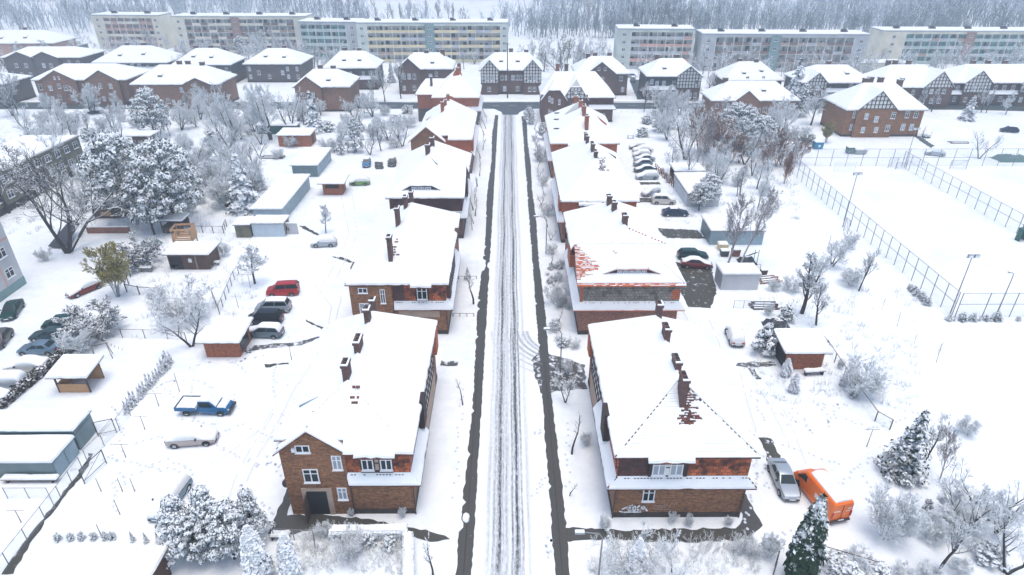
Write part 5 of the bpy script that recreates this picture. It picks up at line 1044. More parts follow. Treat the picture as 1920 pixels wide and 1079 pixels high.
for s in (1, -1):
    slabm('side_window', [(1.1, s * .80, 1.12), (-.3, s * .80, 1.12), (-.3, s * .69, 1.58), (.7, s * .69, 1.58)], (0, s, .25), 'glass', root)
    for x in (1.75, -1.75): link('wheel_arch', car_meshes('van')['arch'], bo, (x, s * (W - .006), .33)); o = link('wheel', car_meshes('van')['wheel'], root, (x, s * (W - .1), .33)); link('rim', car_meshes('van')['rim'], o)
    mb = MB(); mb.box(-2.75, -.62, min(s * .98, s * 1.03), max(s * .98, s * 1.03), .75, 1.15); mb.build('bed_side', 'p_blue' if s < 0 else 'p_greyblue', root)
    mb = MB(); mb.box(2.45, 2.62, min(s * .5, s * .75), max(s * .5, s * .75), .62, .78); mb.build('headlight', 'lamp_glass', root)
mb = MB(); mb.box(-2.75, -.62, -.98, .98, .7, .8); mb.build('load_bed', 'metal_dark', root); mb = MB(); mb.box(-2.8, -2.752, -1.03, 1.03, .75, 1.15); mb.build('tailboard', 'p_greyblue', root)
mb = MB(); mb.box(2.55, 2.75, -.85, .85, .35, .6); mb.build('bumper', 'metal_dark', root)
s_ = MB(); snow_slab(s_, [(-2.72, -.95, .8), (-.64, -.95, .8), (-.64, .95, .8), (-2.72, .95, .8)], .32, step=.4, jit=.03); s_.build('snow_cover', 'snow', root)
s_ = MB(); s_.prism([(1.38, -.72, 1.12), (1.38, .72, 1.12), (.8, .62, 1.68), (.8, -.62, 1.68)], (.06, 0, .1)); snow_slab(s_, [(-.42, -.64, 1.69), (.8, -.64, 1.69), (.8, .64, 1.69), (-.42, .64, 1.69)], .16, step=.3, jit=.03); snow_slab(s_, [(1.5, -.78, 1.06), (2.35, -.7, .93), (2.35, .7, .93), (1.5, .78, 1.06)], .14, step=.3, jit=.03); s_.build('snow_cover', 'snow', root)

# ---------------------------------------------------------------- sheds and garages
def shed(label, X0, X1, Y0, Y1, h0, h1, wall, name='shed', cat='shed', side=None, doors=(), oh=.35, rot=0.0, openings=(), tilt='y', th=.22, trim='wood_dark', nopen=False):
    """lean-to roofed shed; wall height h0 at the near/left side, h1 at the far/right side"""
    root = thing(name, label, cat, ((X0 + X1) / 2, (Y0 + Y1) / 2, 0), rot); a, b = (X1 - X0) / 2, (Y1 - Y0) / 2; mb = MB()
    zc = (lambda x, y: h0 + (h1 - h0) * ((y + b) / (2 * b) if tilt == 'y' else (x + a) / (2 * a)))
    c8 = [(-a, -b), (a, -b), (a, b), (-a, b)]
    if not nopen: mb.prism([(x, y, 0) for x, y in c8], (0, 0, 0), 0, None, [(x, y, zc(x, y)) for x, y in c8]); mb.build('wall', wall, root)
    else:
        mb.box(-a, a, -b, -b + .12, 0, 1.1); mb.box(-a, -a + .12, -b + .125, b, 0, 1.1); mb.box(-a + .13, a, b - .12, b, 0, zc(0, b) - .05); mb.build('wall', wall, root)
        for x, y in c8:
            x, y = x * .97, y * .97; pm = MB(); pm.box(x - .07, x + .07, y - .07, y + .07, 0, zc(x, y)); pm.build('post', trim, root)
    r = MB(); t = [(x * (1 + oh / a), y * (1 + oh / b), zc(x * (1 + oh / a), y * (1 + oh / b)) + .003) for x, y in c8]; r.prism(t, (0, 0, .09)); ro = r.build('roof', trim, root)
    s = MB(); snow_slab(s, [(p[0], p[1], p[2] + .09) for p in t], th, step=.5, jit=.07); s.build('snow_cover', 'snow', ro)
    for F, u0, u1, z0, z1, mt, nm in doors:
        c = {'S': -b, 'N': b, 'E': a, 'W': -a}[F]; m_ = MB(); fbox(m_, F, c, u0, u1, z0, z1, .0, .035); d = m_.build(nm, mt, root)
    return root
gd = lambda n, b, h, mt: [('E', -b + 2 * b * i / n + .06, -b + 2 * b * (i + 1) / n - .06, .05, h - .25, mt, 'garage_door') for i in range(n)]
shed('orange brick shed with snowy flat roof beside the grey estate car', -35.4, -31.5, 61.3, 65.0, 2.3, 2.6, 'brick_orange', doors=[('E', -1.2, 1.2, .3, 2.0, 'glass', 'gate')], oh=.6)
shed('open-fronted shelter with orange walls on the snowy lawn, left', -48.6, -45.2, 54.8, 57.4, 2.2, 2.5, 'wood', name='shelter', cat='shelter', oh=.5, nopen=True)
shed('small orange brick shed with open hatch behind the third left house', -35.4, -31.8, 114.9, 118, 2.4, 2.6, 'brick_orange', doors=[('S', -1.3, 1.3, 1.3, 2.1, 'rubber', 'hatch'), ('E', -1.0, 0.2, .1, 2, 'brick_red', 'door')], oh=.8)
shed('low orange-red garden building with flat snow roof among far left trees', -54.0, -46.6, 147, 152, 2.6, 2.8, 'brick_orange', doors=[('E', -1, 1, .1, 2.2, 'wood_dark', 'door')])
shed('long grey metal garage row with many doors, snow on its roof', -43.7, -38.9, 101.4, 118.5, 2.5, 2.6, 'sheet_pale', name='garage_row', cat='garages', doors=gd(7, 8.5, 2.5, 'sheet_blue'), trim='sheet_teal')
shed('shorter teal metal garage row behind the long one', -44.3, -39.2, 125.4, 136.6, 2.4, 2.5, 'sheet_teal', name='garage_row', cat='garages', doors=gd(4, 5.6, 2.5, 'sheet_blue'), trim='sheet_teal')
shed('teal metal garage with two doors and snow roof, lower left', -60, -41.0, 42.4, 45.6, 1.85, 1.85, 'sheet_teal', name='garage_row', cat='garages', doors=gd(2, 1.6, 1.95, 'sheet_blue'), trim='sheet_teal', oh=.15)
shed('darker metal garage standing taller behind the teal garage, lower left', -54, -41.1, 46.0, 48.7, 2.35, 2.35, 'sheet_teal', name='garage_row', cat='garages', doors=[('E', -1.2, 1.1, .05, 1.9, 'sheet_teal', 'garage_door')], trim='sheet_teal', oh=.15)
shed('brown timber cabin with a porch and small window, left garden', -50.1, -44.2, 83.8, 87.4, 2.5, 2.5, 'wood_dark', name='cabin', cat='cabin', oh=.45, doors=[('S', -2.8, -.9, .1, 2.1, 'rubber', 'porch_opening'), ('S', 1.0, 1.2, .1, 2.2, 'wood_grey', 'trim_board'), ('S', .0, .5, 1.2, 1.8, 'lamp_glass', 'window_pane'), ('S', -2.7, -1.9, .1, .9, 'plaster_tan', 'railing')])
shed('small mossy-walled garage, left one of the pair near the graffiti fence', -44.6, -42.2, 95.2, 97.8, 2.2, 2.3, 'moss_wall', name='garage', cat='garage', oh=.2)
shed('pale blue metal garage, right one of the pair near the graffiti fence', -42.0, -36.8, 95.6, 98.5, 2.3, 2.3, 'sheet_pale', name='garage', cat='garage', oh=.2, doors=[('E', -1.2, 1.2, .1, 2.1, 'wood_grey', 'garage_door')])
shed('dark timber shed with an orange crate under its porch, upper left', -72.5, -67.5, 103.5, 107.5, 1.8, 3.2, 'wood_dark', oh=.6, tilt='x', doors=[('S', -1.2, .6, .4, 1.2, 'wood', 'crate_panel')])
shed('small dark pavilion with snow hat near the wood edge, far left', -88, -84, 147, 150, 2.6, 2.6, 'wood_dark', oh=.8)
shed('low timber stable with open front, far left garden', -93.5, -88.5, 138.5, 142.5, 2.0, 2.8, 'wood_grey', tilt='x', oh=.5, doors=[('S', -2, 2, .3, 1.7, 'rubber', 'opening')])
shed('blue-grey garage with dark side gate beneath the birches', 32.0, 40.4, 92.0, 97.5, 2.4, 2.6, 'sheet_blue', name='garage', cat='garage', doors=[('W', -2.4, 2.2, .1, 2.2, 'sheet_teal', 'garage_door')], oh=.2)
shed('pale grey garage with snow roof beside the muddy parking bay', 29.4, 34.6, 77.2, 80.2, 2.4, 2.4, 'beton_grey', name='garage', cat='garage', oh=.12, trim='metal_grey')
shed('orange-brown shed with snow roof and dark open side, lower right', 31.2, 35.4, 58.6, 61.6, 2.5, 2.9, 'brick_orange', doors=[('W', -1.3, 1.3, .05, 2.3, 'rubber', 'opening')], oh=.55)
shed('open carport with flat snowy roof behind the car row', 33.0, 38.6, 121.0, 125.5, 2.5, 2.5, 'wood_dark', name='carport', cat='carport', nopen=True, oh=.3)
shed('grey-doored garage row in front of the carport', 32.4, 38.2, 108.5, 119.5, 2.4, 2.5, 'beton_grey', name='garage_row', cat='garages', doors=[('W', -5.2 + 2.6 * i, -2.8 + 2.6 * i, .05, 2.2, 'sheet_pale', 'garage_door') for i in range(4)], oh=.15)
shed('snow-roofed shed cut by the bottom edge, lower left', -29.6, -26.1, 28.0, 32.4, 2.6, 2.6, 'wood_dark', oh=.3)
shed('small bright orange shed cut off at the left edge, low down', -49.5, -44.9, 36.6, 39.2, 2.2, 2.2, 'wood', oh=.1)
shed('dark patio shelter beside a garden table, among left trees', -57.5, -54, 97, 99.5, 2.2, 2.2, 'wood_dark', oh=.3, nopen=True)
shed('small snow-roofed hut behind pines with dark walls, left garden', -44.5, -41, 114, 117, 2, 2.2, 'wood_grey', oh=.4)
shed('teal-walled twin garage at the wood edge, far upper left', -198, -182, 285, 292, 3.0, 3.0, 'sheet_teal', name='garage', cat='garage', doors=[('S', -6, -1, .1, 2.6, 'sheet_blue', 'garage_door'), ('S', 1, 6, .1, 2.6, 'metal_dark', 'garage_door')])
shed('low teal-fronted building among bare trees, far left middle', -63, -53, 158, 161, 2.0, 2.0, 'green_dark', oh=.3)
shed('low grey outbuilding at the foot of the far right flats', 128, 146, 240, 247, 3.2, 3.2, 'beton_cream', name='outbuilding', cat='outbuilding')
# playhouse on stilts
x, y = G(355, 476); root = thing('playhouse', 'open timber playhouse on stilts in the left garden', 'playhouse', (x, y, 0), .1); mb = MB()
for a_ in (-1.3, 1.3):
    for b_ in (-1, 1): pm = MB(); pm.box(a_ - .07, a_ + .07, b_ - .07, b_ + .07, 0, 4.6); pm.build('post', 'wood_grey', root)
mb.box(-1.4, 1.4, -1.1, 1.1, 2.4, 2.52); mb.build('floor', 'wood', root)
for k, (z0, z1) in enumerate(((2.6, 2.85), (2.95, 3.2), (3.3, 3.55), (4.3, 4.6))):
    pm = MB(); pm.box(-1.45, 1.45, -1.15, -1.08, z0, z1); pm.box(-1.45, 1.45, 1.08, 1.15, z0, z1); pm.build('rail', 'wood', root)
    pm = MB(); pm.box(-1.45, -1.38, -1.07, 1.07, z0, z1); pm.box(1.38, 1.45, -1.07, 1.07, z0, z1); pm.build('rail', 'wood', root)
pm = MB(); pm.box(1.46, 1.5, -1.0, 1.0, 2.6, 4.5); pm.build('side_panel', 'wood', root)
pm = MB(); [pm.tube((s_, -1.2, 2.5), (s_ + .3, -3.0, 0), .05, n=4) for s_ in (.2, .8)]; [pm.tube((.2 + .3 * t_, -1.2 - 1.8 * t_, 2.5 - 2.5 * t_), (.8 + .3 * t_, -1.2 - 1.8 * t_, 2.5 - 2.5 * t_), .04, n=4) for t_ in (.15, .35, .55, .75)]; pm.build('ladder', 'wood_grey', root)
s_ = MB(); snow_slab(s_, [(-1.3, -1, 2.53), (1.3, -1, 2.53), (1.3, 1, 2.53), (-1.3, 1, 2.53)], .15, step=.5, jit=.03); s_.build('snow_cover', 'snow', root)
# dark-panelled tilted cover, brown low walls
def slope(label, pts, mat, name, cat, th=.12, snow=False):
    cx = sum(p[0] for p in pts) / len(pts); cy = sum(p[1] for p in pts) / len(pts); mb = MB(); mb.prism([(p[0] - cx, p[1] - cy, p[2]) for p in pts], (0, 0, th)); o = mb.build(name, mat, None, (cx, cy, 0)); tag(o, label, cat); return o
def wall_(label, p, q, h, mat, name='garden_wall', cat='wall', th=.2, snow=True):
    P, Q = Vector((*p, 0)), Vector((*q, 0)); L_ = (Q - P).length; an = math.atan2(Q.y - P.y, Q.x - P.x); root = thing(name, label, cat, (P.x, P.y, 0), an)
    mb = MB(); mb.box(0, L_, -th / 2, th / 2, 0, h); mb.build('wall', mat, root)
    if snow: s_ = MB(); snow_slab(s_, [(0, -th / 2 - .04, h), (L_, -th / 2 - .04, h), (L_, th / 2 + .04, h), (0, th / 2 + .04, h)], .14, step=.6, jit=.02); s_.build('snow_cover', 'snow', root)
    return root
slope('dark panelled roof slope of a pit shed right of the big bare tree', [(*G(92, 466), .3), (*G(122, 468), .2), (*G(157, 440), 1.9), (*G(140, 436), 2.2)], 'metal_dark', 'lean_to_roof', 'roof')
wall_('low red-brown brick garden wall behind the yellow-leaved tree', G(165, 438), G(245, 437), 1.1, 'brick_red')
wall_('pale board fence with dark graffiti in the left yard', G(512, 439), G(560, 439), 1.9, 'beton_grey', 'board_fence', 'fence')
gr = MB(); f0 = G(512, 439)
def letters(strokes, mat, ox, oz, sc, y, nm, par, wd=.11):
    gr = MB()
    for pts in strokes:
        for p, q in zip(pts, pts[1:]):
            a0, z0, a1, z1 = ox + p[0] * sc, oz + p[1] * sc, ox + q[0] * sc, oz + q[1] * sc; l = math.hypot(a1 - a0, z1 - z0) or 1; nx, nz = -(z1 - z0) / l * wd / 2, (a1 - a0) / l * wd / 2
            gr.prism([(a0 + nx, y, z0 + nz), (a0 - nx, y, z0 - nz), (a1 - nx, y, z1 - nz), (a1 + nx, y, z1 + nz)], (0, -.006, 0))
    return gr.build(nm, mat, par)
fw = [o for o in C.objects if o.get('label') == 'pale board fence with dark graffiti in the left yard'][0]
letters([[(0, 1), (.3, .5)], [(.6, 1), (.15, 0)], [(.8, .35), (1.3, .4), (1.2, .65), (.9, .6), (.8, .2), (1.2, .05)], [(1.9, .6), (1.6, .6), (1.5, .2), (1.9, .15), (1.95, .6), (2.05, .05)], [(2.3, 1), (2.3, .05)], [(2.3, .5), (2.6, .6), (2.7, .05)]], 'rubber', .25, .55, .95, -.108, 'graffiti', fw, .16)

# ---------------------------------------------------------------- fences, posts and poles
def fence(label, pts, h, gap, kind='wire', name='wire_fence', group=None, post='pole_grey', pr=.045, mesh=True, rails=(1.0,), top=None):
    root = thing(name, label, 'fence', (pts[0][0], pts[0][1], 0), 0, group); o0 = Vector((pts[0][0], pts[0][1], 0)); rl, nt_, pk = MB(), MB(), []
    pm = MB(); pm.tube((0, 0, -.1), (0, 0, h), pr, n=5); pme = pm.mesh('post', [post]); n_all = 0
    for i in range(len(pts) - 1):
        p, q = Vector((*pts[i], 0)) - o0, Vector((*pts[i + 1], 0)) - o0; L_ = (q - p).length; n = max(1, int(round(L_ / gap))); nrm = Vector((-(q - p).y, (q - p).x, 0)).normalized() * .01
        for k in range(n + (1 if i == len(pts) - 2 else 0)):
            if n_all < 95: link('post', pme, root, p.lerp(q, k / n)); n_all += 1
        for f_ in rails: rl.tube(p + Vector((0, 0, h * f_ - .03)), q + Vector((0, 0, h * f_ - .03)), pr * .6, n=4)
        if mesh: nt_.prism([p + nrm, q + nrm, q + nrm + Vector((0, 0, h - .08)), p + nrm + Vector((0, 0, h - .08))], nrm * .3)
    rl.build('rail', post, root)
    if mesh: nt_.build('netting', 'netting', root)
    return root
A_ = G(1465, 305); B_ = (57.3, 70.0); D_ = G(1700, 318)
fence('tall wire court fence running down the left side of the nearer pitch', [(59.0, 131.5), B_], 3.6, 2.5, rails=(1.0, .55), pr=.06)
fence('tall wire court fence along the near end of the pitch', [(57.6, 69.8), (100, 69.8)], 3.6, 3.6, rails=(1.0, .55), pr=.06)
fence('tall wire court fence along the far end of both pitches', [(59.2, 131.8), (128, 131.8)], 3.8, 3.3, rails=(1.0, .5), pr=.06)
fence('tall wire fence dividing the two pitches', [(84.2, 131.4), (84.2, 80)], 3.4, 2.7, rails=(1.0, .55), pr=.06)
fence('tall wire fence at the far right side of the second pitch', [(114, 131.4), (112, 100)], 3.4, 2.8, rails=(1.0,), pr=.06)
def pole(label, x, y, h, kind, name='light_pole', cat='light pole', lean=0.0, arm=-1, group=None, r=.07, mat='pole_grey'):
    root = thing(name, label, cat, (x, y, 0), 0, group); mb = MB(); mb.tube((0, 0, 0), (0, 0, h), r * 1.3, r * .75, 7); mb.build('pole', mat, root)
    if kind == 'flood':
        mb = MB(); mb.box(-.7, .7, -.05, .05, h, h + .08); mb.build('crossbar', mat, root)
        for s in (-.4, .4): mb = MB(); mb.box(s - .3, s + .3, -.35, -.06, h + .1, h + .5); f_ = mb.build('floodlight', 'metal_grey', root); g_ = MB(); g_.box(s - .26, s + .26, -.37, -.353, h + .13, h + .46); g_.build('lens', 'lamp_glass', f_)
    if kind == 'street':
        mb = MB(); mb.tube((0, 0, h), (arm * .25, 0, h + .45), r * .75, r * .7, 6); mb.tube((arm * .25, 0, h + .45), (arm * 1.3, 0, h + .6), r * .7, r * .6, 6); mb.build('arm', mat, root)
        mb = MB(); mb.box(min(arm * 1.3, arm * 2.0), max(arm * 1.3, arm * 2.0), -.14, .14, h + .53, h + .67); l_ = mb.build('lamp_head', 'metal_grey', root); s_ = MB(); s_.box(min(arm * 1.32, arm * 1.98), max(arm * 1.32, arm * 1.98), -.12, .12, h + .673, h + .75); s_.build('snow_cover', 'snow', l_)
    if kind == 'T': mb = MB(); mb.tube((-.7, 0, h - .05), (.7, 0, h - .05), r * .7, n=5); mb.build('crossbar', mat, root)
    if kind == 'wire':
        mb = MB(); mb.tube((-.9, 0, h - .4), (.9, 0, h - .4), .05, n=5); mb.build('crossbar', mat, root)
    return root
pole('floodlight mast at the near corner of the pitch', 57.5, 70.6, 8.2, 'flood'); pole('floodlight mast halfway along the left court fence', 56.6, 99.0, 9.2, 'flood')
pole('floodlight mast where the two pitches meet, far end', 84.6, 131.0, 8, 'flood')
x, y = G(1917, 400); pole('floodlight mast at the right edge beside the green player shelter', 84.0, 95.2, 7.5, 'plain')
x, y = G(1866, 596); pole('lone lamp post behind the near end fence of the pitch', x, y, 6.0, 'street', arm=-.4)
pole('near street lamp with curved arm at the paved driveway', 5.7, 58.0, 5.3, 'street', name='street_lamp', cat='street lamp'); pole('farther street lamp on the right pavement edge', 5.7, 89, 5.6, 'street', name='street_lamp', cat='street lamp')
x, y = G(1090, 1085); pole('street lamp at the bottom edge, only its snowy head in view', 6.6, 31.0, 5.5, 'street', name='street_lamp', cat='street lamp')
x, y = G(957, 182); pole('dark wooden pole in front of the half-timbered house', -.4, 198.5, 16, 'wire', name='utility_pole', cat='utility pole', r=.16, mat='wood_dark')
lg = 'clothes line poles on the snowy lawns'
tp = [(298, 738, 762, 'T'), (272, 780, 806, 'T'), (236, 833, 858, 'T'), (337, 700, 735, 'I'), (190, 897, 922, 'I'), (230, 897, 922, 'I'), (253, 897, 922, 'I'), (225, 937, 965, 'I'), (190, 983, 1005, 'I'), (40, 957, 980, 'T'), (547, 648, 675, 'I'), (447, 555, 577, 'T'), (470, 515, 540, 'T'), (1020, 820, 840, 'T')]
names = ['T-shaped line post above the other two on the left lawn', 'T-shaped line post left of the blue pickup', 'T-shaped line post left of the beige car, lowest of three', 'thin post left of the ragged wheel track', 'thin post, leftmost of the three in a row', 'thin post, middle of the three in a row', 'thin post, rightmost of the three in a row', 'thin leaning post below the row of three posts', 'thin post beside the row of small round bushes', 'T-shaped post on the lawn below the teal garages', 'lone thin post by the curved bare track', 'T-shaped line post nearer the parked cars', 'T-shaped line post farther from the parked cars', None]
for (px_, yt, yb, k), nm in zip(tp, names):
    if nm is None: continue
    x, y = G(px_, yb); pole(nm, x, y, max(1.2, min(3.0, HT(y, px_, yt))), k, name='line_post', cat='post', group=lg, r=.035, mat='wood_grey')
for i, (px_, py_, lb) in enumerate([(1625, 838, 'thin T-post on the right lawn beside the spruce'), (1668, 905, 'thin T-post with a red tag near the snowy shrub')]):
    x, y = G(px_, py_); pole(lb, x, y, 2.2, 'T', name='line_post', cat='post', r=.035, mat='wood_grey')
fg = 'old garden wire fences'
fence('wire fence along the left lawn from the bottom edge to the gate', [G(-20, 1110), G(115, 935), G(155, 880)], 1.5, 2.2, rails=(1.0,), pr=.04)
fence('wire fence rising from the gate toward the small conifer hedge', [G(165, 868), G(225, 808), G(245, 780)], 1.6, 2.2, rails=(1.0,), pr=.04)
fence('white wire garden fence across the left lawn', [G(150, 632), G(230, 634), G(315, 636), G(350, 640)], 1.3, 3.0, rails=(1.0,), pr=.045, post='wood_dark')
fence('wooden post fence beside the garden of the brown cabin', [G(285, 505), G(262, 478), G(245, 520), G(238, 548), G(262, 553), G(300, 555)], 1.4, 2.6, rails=(.9,), pr=.08, post='wood_dark')
fence('wooden post fence behind the playhouse', [G(322, 437), G(420, 438), G(425, 425)], 1.3, 1.9, rails=(1.0,), pr=.06, post='wood_dark')
fence('wire fence at the left foot of the lawn below the teal garages', [G(15, 935), G(95, 935), G(102, 950)], 1.3, 2.2, rails=(1.0,), pr=.035)
fence('post fence between left gardens below the weeping shrub', [G(400, 560), G(412, 590), G(440, 525), G(448, 515)], 1.4, 2.0, rails=(1.0,), pr=.05, post='wood_dark')
fence('dark picket fence in front of the low orange-red building', [G(590, 286), G(665, 288)], 1.1, 1.5, rails=(1.0, .5), pr=.07, post='wood_dark', mesh=False)
fence('red-brown picket fence between the parked row and the carport', [G(1228, 318), G(1262, 352)], 1.3, 1.0, rails=(1.0, .5), pr=.09, post='brick_red', mesh=False)
fence('low white picket fence near the end of the car row', [G(1165, 212), G(1250, 214)], 1.0, 1.5, rails=(1.0, .4), pr=.05, post='white', mesh=False)
fence('sagging wire fence along the edge of the right-hand gardens', [G(1548, 655), G(1600, 735), G(1640, 790), G(1668, 806)], 1.3, 3.2, rails=(1.0,), pr=.06, post='wood_dark')
fence('red low railing round the play corner under the birches', [G(1360, 504), G(1425, 506)], .9, 1.0, rails=(1.0, .4), pr=.04, post='brick_red', mesh=False)
fence('short wire fence in front of the grey garage', [G(1375, 578), G(1430, 580), G(1450, 582)], 1.2, 1.5, rails=(1.0,), pr=.035)
fence('wire garden fence bottom centre-left beside the path', [G(515, 1012), G(590, 1015), G(592, 1030)], 1.3, 1.8, rails=(1.0,), pr=.04)
fence('low snowy fence left of street between houses two and three', [(-7.3, 70.3), (-4.6, 70.3)], .5, .9, rails=(1.0,), pr=.05, post='plinth', mesh=False)
fence('low snowy fence left of street, farther one of the pair', [(-7.3, 80.6), (-4.7, 80.6)], .5, .9, rails=(1.0,), pr=.05, post='plinth', mesh=False)
fence('wire fence along the rear of the right lawn at bottom', [G(1490, 1030), G(1640, 1075)], 1.3, 2.4, rails=(1.0,), pr=.05, post='wood_dark')
def frame_(label, px, py, w_, h_, rz, name='gate', cat='gate', mat='metal_dark', inner=True):
    x, y = G(px, py); root = thing(name, label, cat, (x, y, 0), rz); mb = MB(); mb.tube((-w_ / 2, 0, 0), (-w_ / 2, 0, h_), .05, n=5); mb.tube((w_ / 2, 0, 0), (w_ / 2, 0, h_), .05, n=5); mb.build('post', mat, root)
    mb = MB(); mb.tube((-w_ / 2, 0, h_ - .05), (w_ / 2, 0, h_ - .05), .04, n=5); mb.tube((-w_ / 2, 0, .3), (w_ / 2, 0, .3), .03, n=5); mb.tube((-w_ / 2, 0, .3), (w_ / 2, 0, h_ - .05), .02, n=4); mb.build('frame', mat, root)
    if inner: mb = MB(); mb.box(-w_ / 2 + .05, w_ / 2 - .05, -.006, .006, .35, h_ - .1); mb.build('netting', 'netting', root)
frame_('metal garden gate beside the path at lower left', 180, 888, 2.6, 1.7, R(78)); frame_('small dark gate frame by the lower left hedge', 202, 815, 1.6, 1.8, R(20), mat='wood_dark')
frame_('leaning sign frame on two posts, bottom right', 1452, 1068, 1.1, 1.5, R(60), name='frame_stand', cat='frame')
frame_('white football goal at the far end of the nearer pitch', 1582, 322, 4.5, 2.0, 0, 'football_goal', 'goal', 'white'); frame_('tall gate frame in the left court fence', 1585, 436, 1.4, 2.4, R(90), mat='pole_grey')
frame_('goal frame on the second pitch, far right', 1795, 318, 3.5, 2.0, 0, 'football_goal', 'goal', 'pole_grey'); frame_('gate in the far court fence near the dividing fence', 1672, 316, 1.8, 2.4, 0, mat='pole_grey')
frame_('small square sports board behind the gate near the far fence', 1688, 318, 2.2, 1.5, 0, 'notice_board', 'board', 'pole_grey')
# bins, play things, benches
def bin_(label, px, py, w_, h_, mat, name='waste_container', cat='container', snow=True, rz=0.0):
    x, y = G(px, py); root = thing(name, label, cat, (x, y, 0), rz); mb = MB(); mb.prism([(-w_ * .45, -w_ * .38, .12), (w_ * .45, -w_ * .38, .12), (w_ * .45, w_ * .38, .12), (-w_ * .45, w_ * .38, .12)], (0, 0, 0), 0, None, [(-w_ / 2, -w_ * .42, h_), (w_ / 2, -w_ * .42, h_), (w_ / 2, w_ * .42, h_), (-w_ / 2, w_ * .42, h_)]); mb.build('body', mat, root)
    mb = MB(); mb.box(-w_ / 2 - .03, w_ / 2 + .03, -w_ * .44, w_ * .44, h_ + .003, h_ + .08); mb.build('lid', mat, root); [MBl.build('wheel', 'rubber', root) for MBl in [wm(sx * w_ * .38, sy * w_ * .3) for sx in (-1, 1) for sy in (-1, 1)]]
    if snow: s_ = MB(); snow_slab(s_, [(-w_ / 2, -w_ * .42, h_ + .085), (w_ / 2, -w_ * .42, h_ + .085), (w_ / 2, w_ * .42, h_ + .085), (-w_ / 2, w_ * .42, h_ + .085)], .12, step=.3, jit=.03); s_.build('snow_cover', 'snow', root)
    return root
def wm(x, y): mb = MB(); mb.tube((x - .03, y, .07), (x + .03, y, .07), .07, n=8); return mb
b1 = bin_('blue waste container left of the large red brick house', 1532, 279, 2.0, 1.6, 'blue_bin'); mb = MB(); mb.box(-.25, .25, -.9, -.86, .6, 1.1); mb.build('sticker', 'white', b1)
bin_('green waste container behind the far court fence', 1592, 288, 1.5, 1.4, 'green_dark'); bin_('grey row of small bins right of the green container', 1610, 288, 2.6, 1.0, 'metal_grey'); bin_('grey recycling box beside the far right court fence', 1517, 283, .6, .9, 'metal_dark')
bin_('dark brown compost box by the red-brown planks', 1430, 518, .9, 1.0, 'wood_dark', 'compost_box', 'box')
def bench(label, px, py, w_, mat='wood_grey', name='bench', cat='bench', rz=0.0, hh=.45):
    x, y = G(px, py); root = thing(name, label, cat, (x, y, 0), rz); mb = MB(); mb.box(-w_ / 2, w_ / 2, -.3, .3, hh - .06, hh); mb.build('seat', mat, root)
    for s_ in (-1, 1): mb = MB(); mb.box(s_ * w_ * .4 - .05, s_ * w_ * .4 + .05, -.25, .25, 0, hh - .063); mb.build('leg', mat, root)
    s2 = MB(); snow_slab(s2, [(-w_ / 2, -.3, hh), (w_ / 2, -.3, hh), (w_ / 2, .3, hh), (-w_ / 2, .3, hh)], .18, step=.3, jit=.03); s2.build('snow_cover', 'snow', root)
bench('snow-covered garden table near the fence left of the cabin', 275, 510, 1.8, name='garden_table', cat='table', hh=.75); bench('snowy bench just right of the brown cabin', 402, 497, 1.6); bench('long snowy bench in front of the teal garage', 60, 903, 5.0, 'wood_dark'); bench('snowy table among trees behind the playhouse', 325, 400, 2.2, name='garden_table', cat='table', hh=.75)
bench('small white snow-topped table near the end of the car row', 1182, 260, 1.6, name='garden_table', cat='table', hh=.8)
bench('dark patio table under snow at right of the orange-brown shed', 1525, 703, 2.4, 'metal_dark', 'garden_table', 'table', .1, .6)
bench('snow-laden swing bench beside the grey house path, bottom left', 527, 1010, 1.6, 'metal_dark', hh=.5)
def stack(label, px, py, n, mat, sx=3.0, name='plank_pile', rz=0.0):
    x, y = G(px, py); root = thing(name, label, 'pile', (x, y, 0), rz); r = random.Random(px)
    for i in range(n): mb = MB(); mb.box(-sx / 2 + r.uniform(-.3, .3), sx / 2 + r.uniform(-.3, .3), -.9 + i * .32, -.9 + i * .32 + .2, .05 + .03 * (i % 3), .2 + .1 * (i % 2)); mb.build('plank', mat, root)
    s_ = MB(); [s_.box(-sx / 2 + r.uniform(0, .8), sx / 2 - r.uniform(0, 1.2), -.88 + i * .32, -.8 + i * .32 + .07, .22 + .1 * (i % 2), .32 + .1 * (i % 2)) for i in range(0, n)]; s_.build('snow_cover', 'snow', root)
stack('red-brown planks lying in snow behind the grey garage', 1440, 526, 6, 'brick_red', 3.2, rz=.2); stack('dark brown slatted boards under snow right of the grey garage', 1432, 575, 6, 'wood_dark', 3.4)
stack('split logs under snow behind the teal garage row', 512, 296, 6, 'wood_dark', 5, 'log_pile'); stack('grey boards lying by the white fence, far right garden', 1552 + 245, 268, 5, 'wood_grey', 4.5)
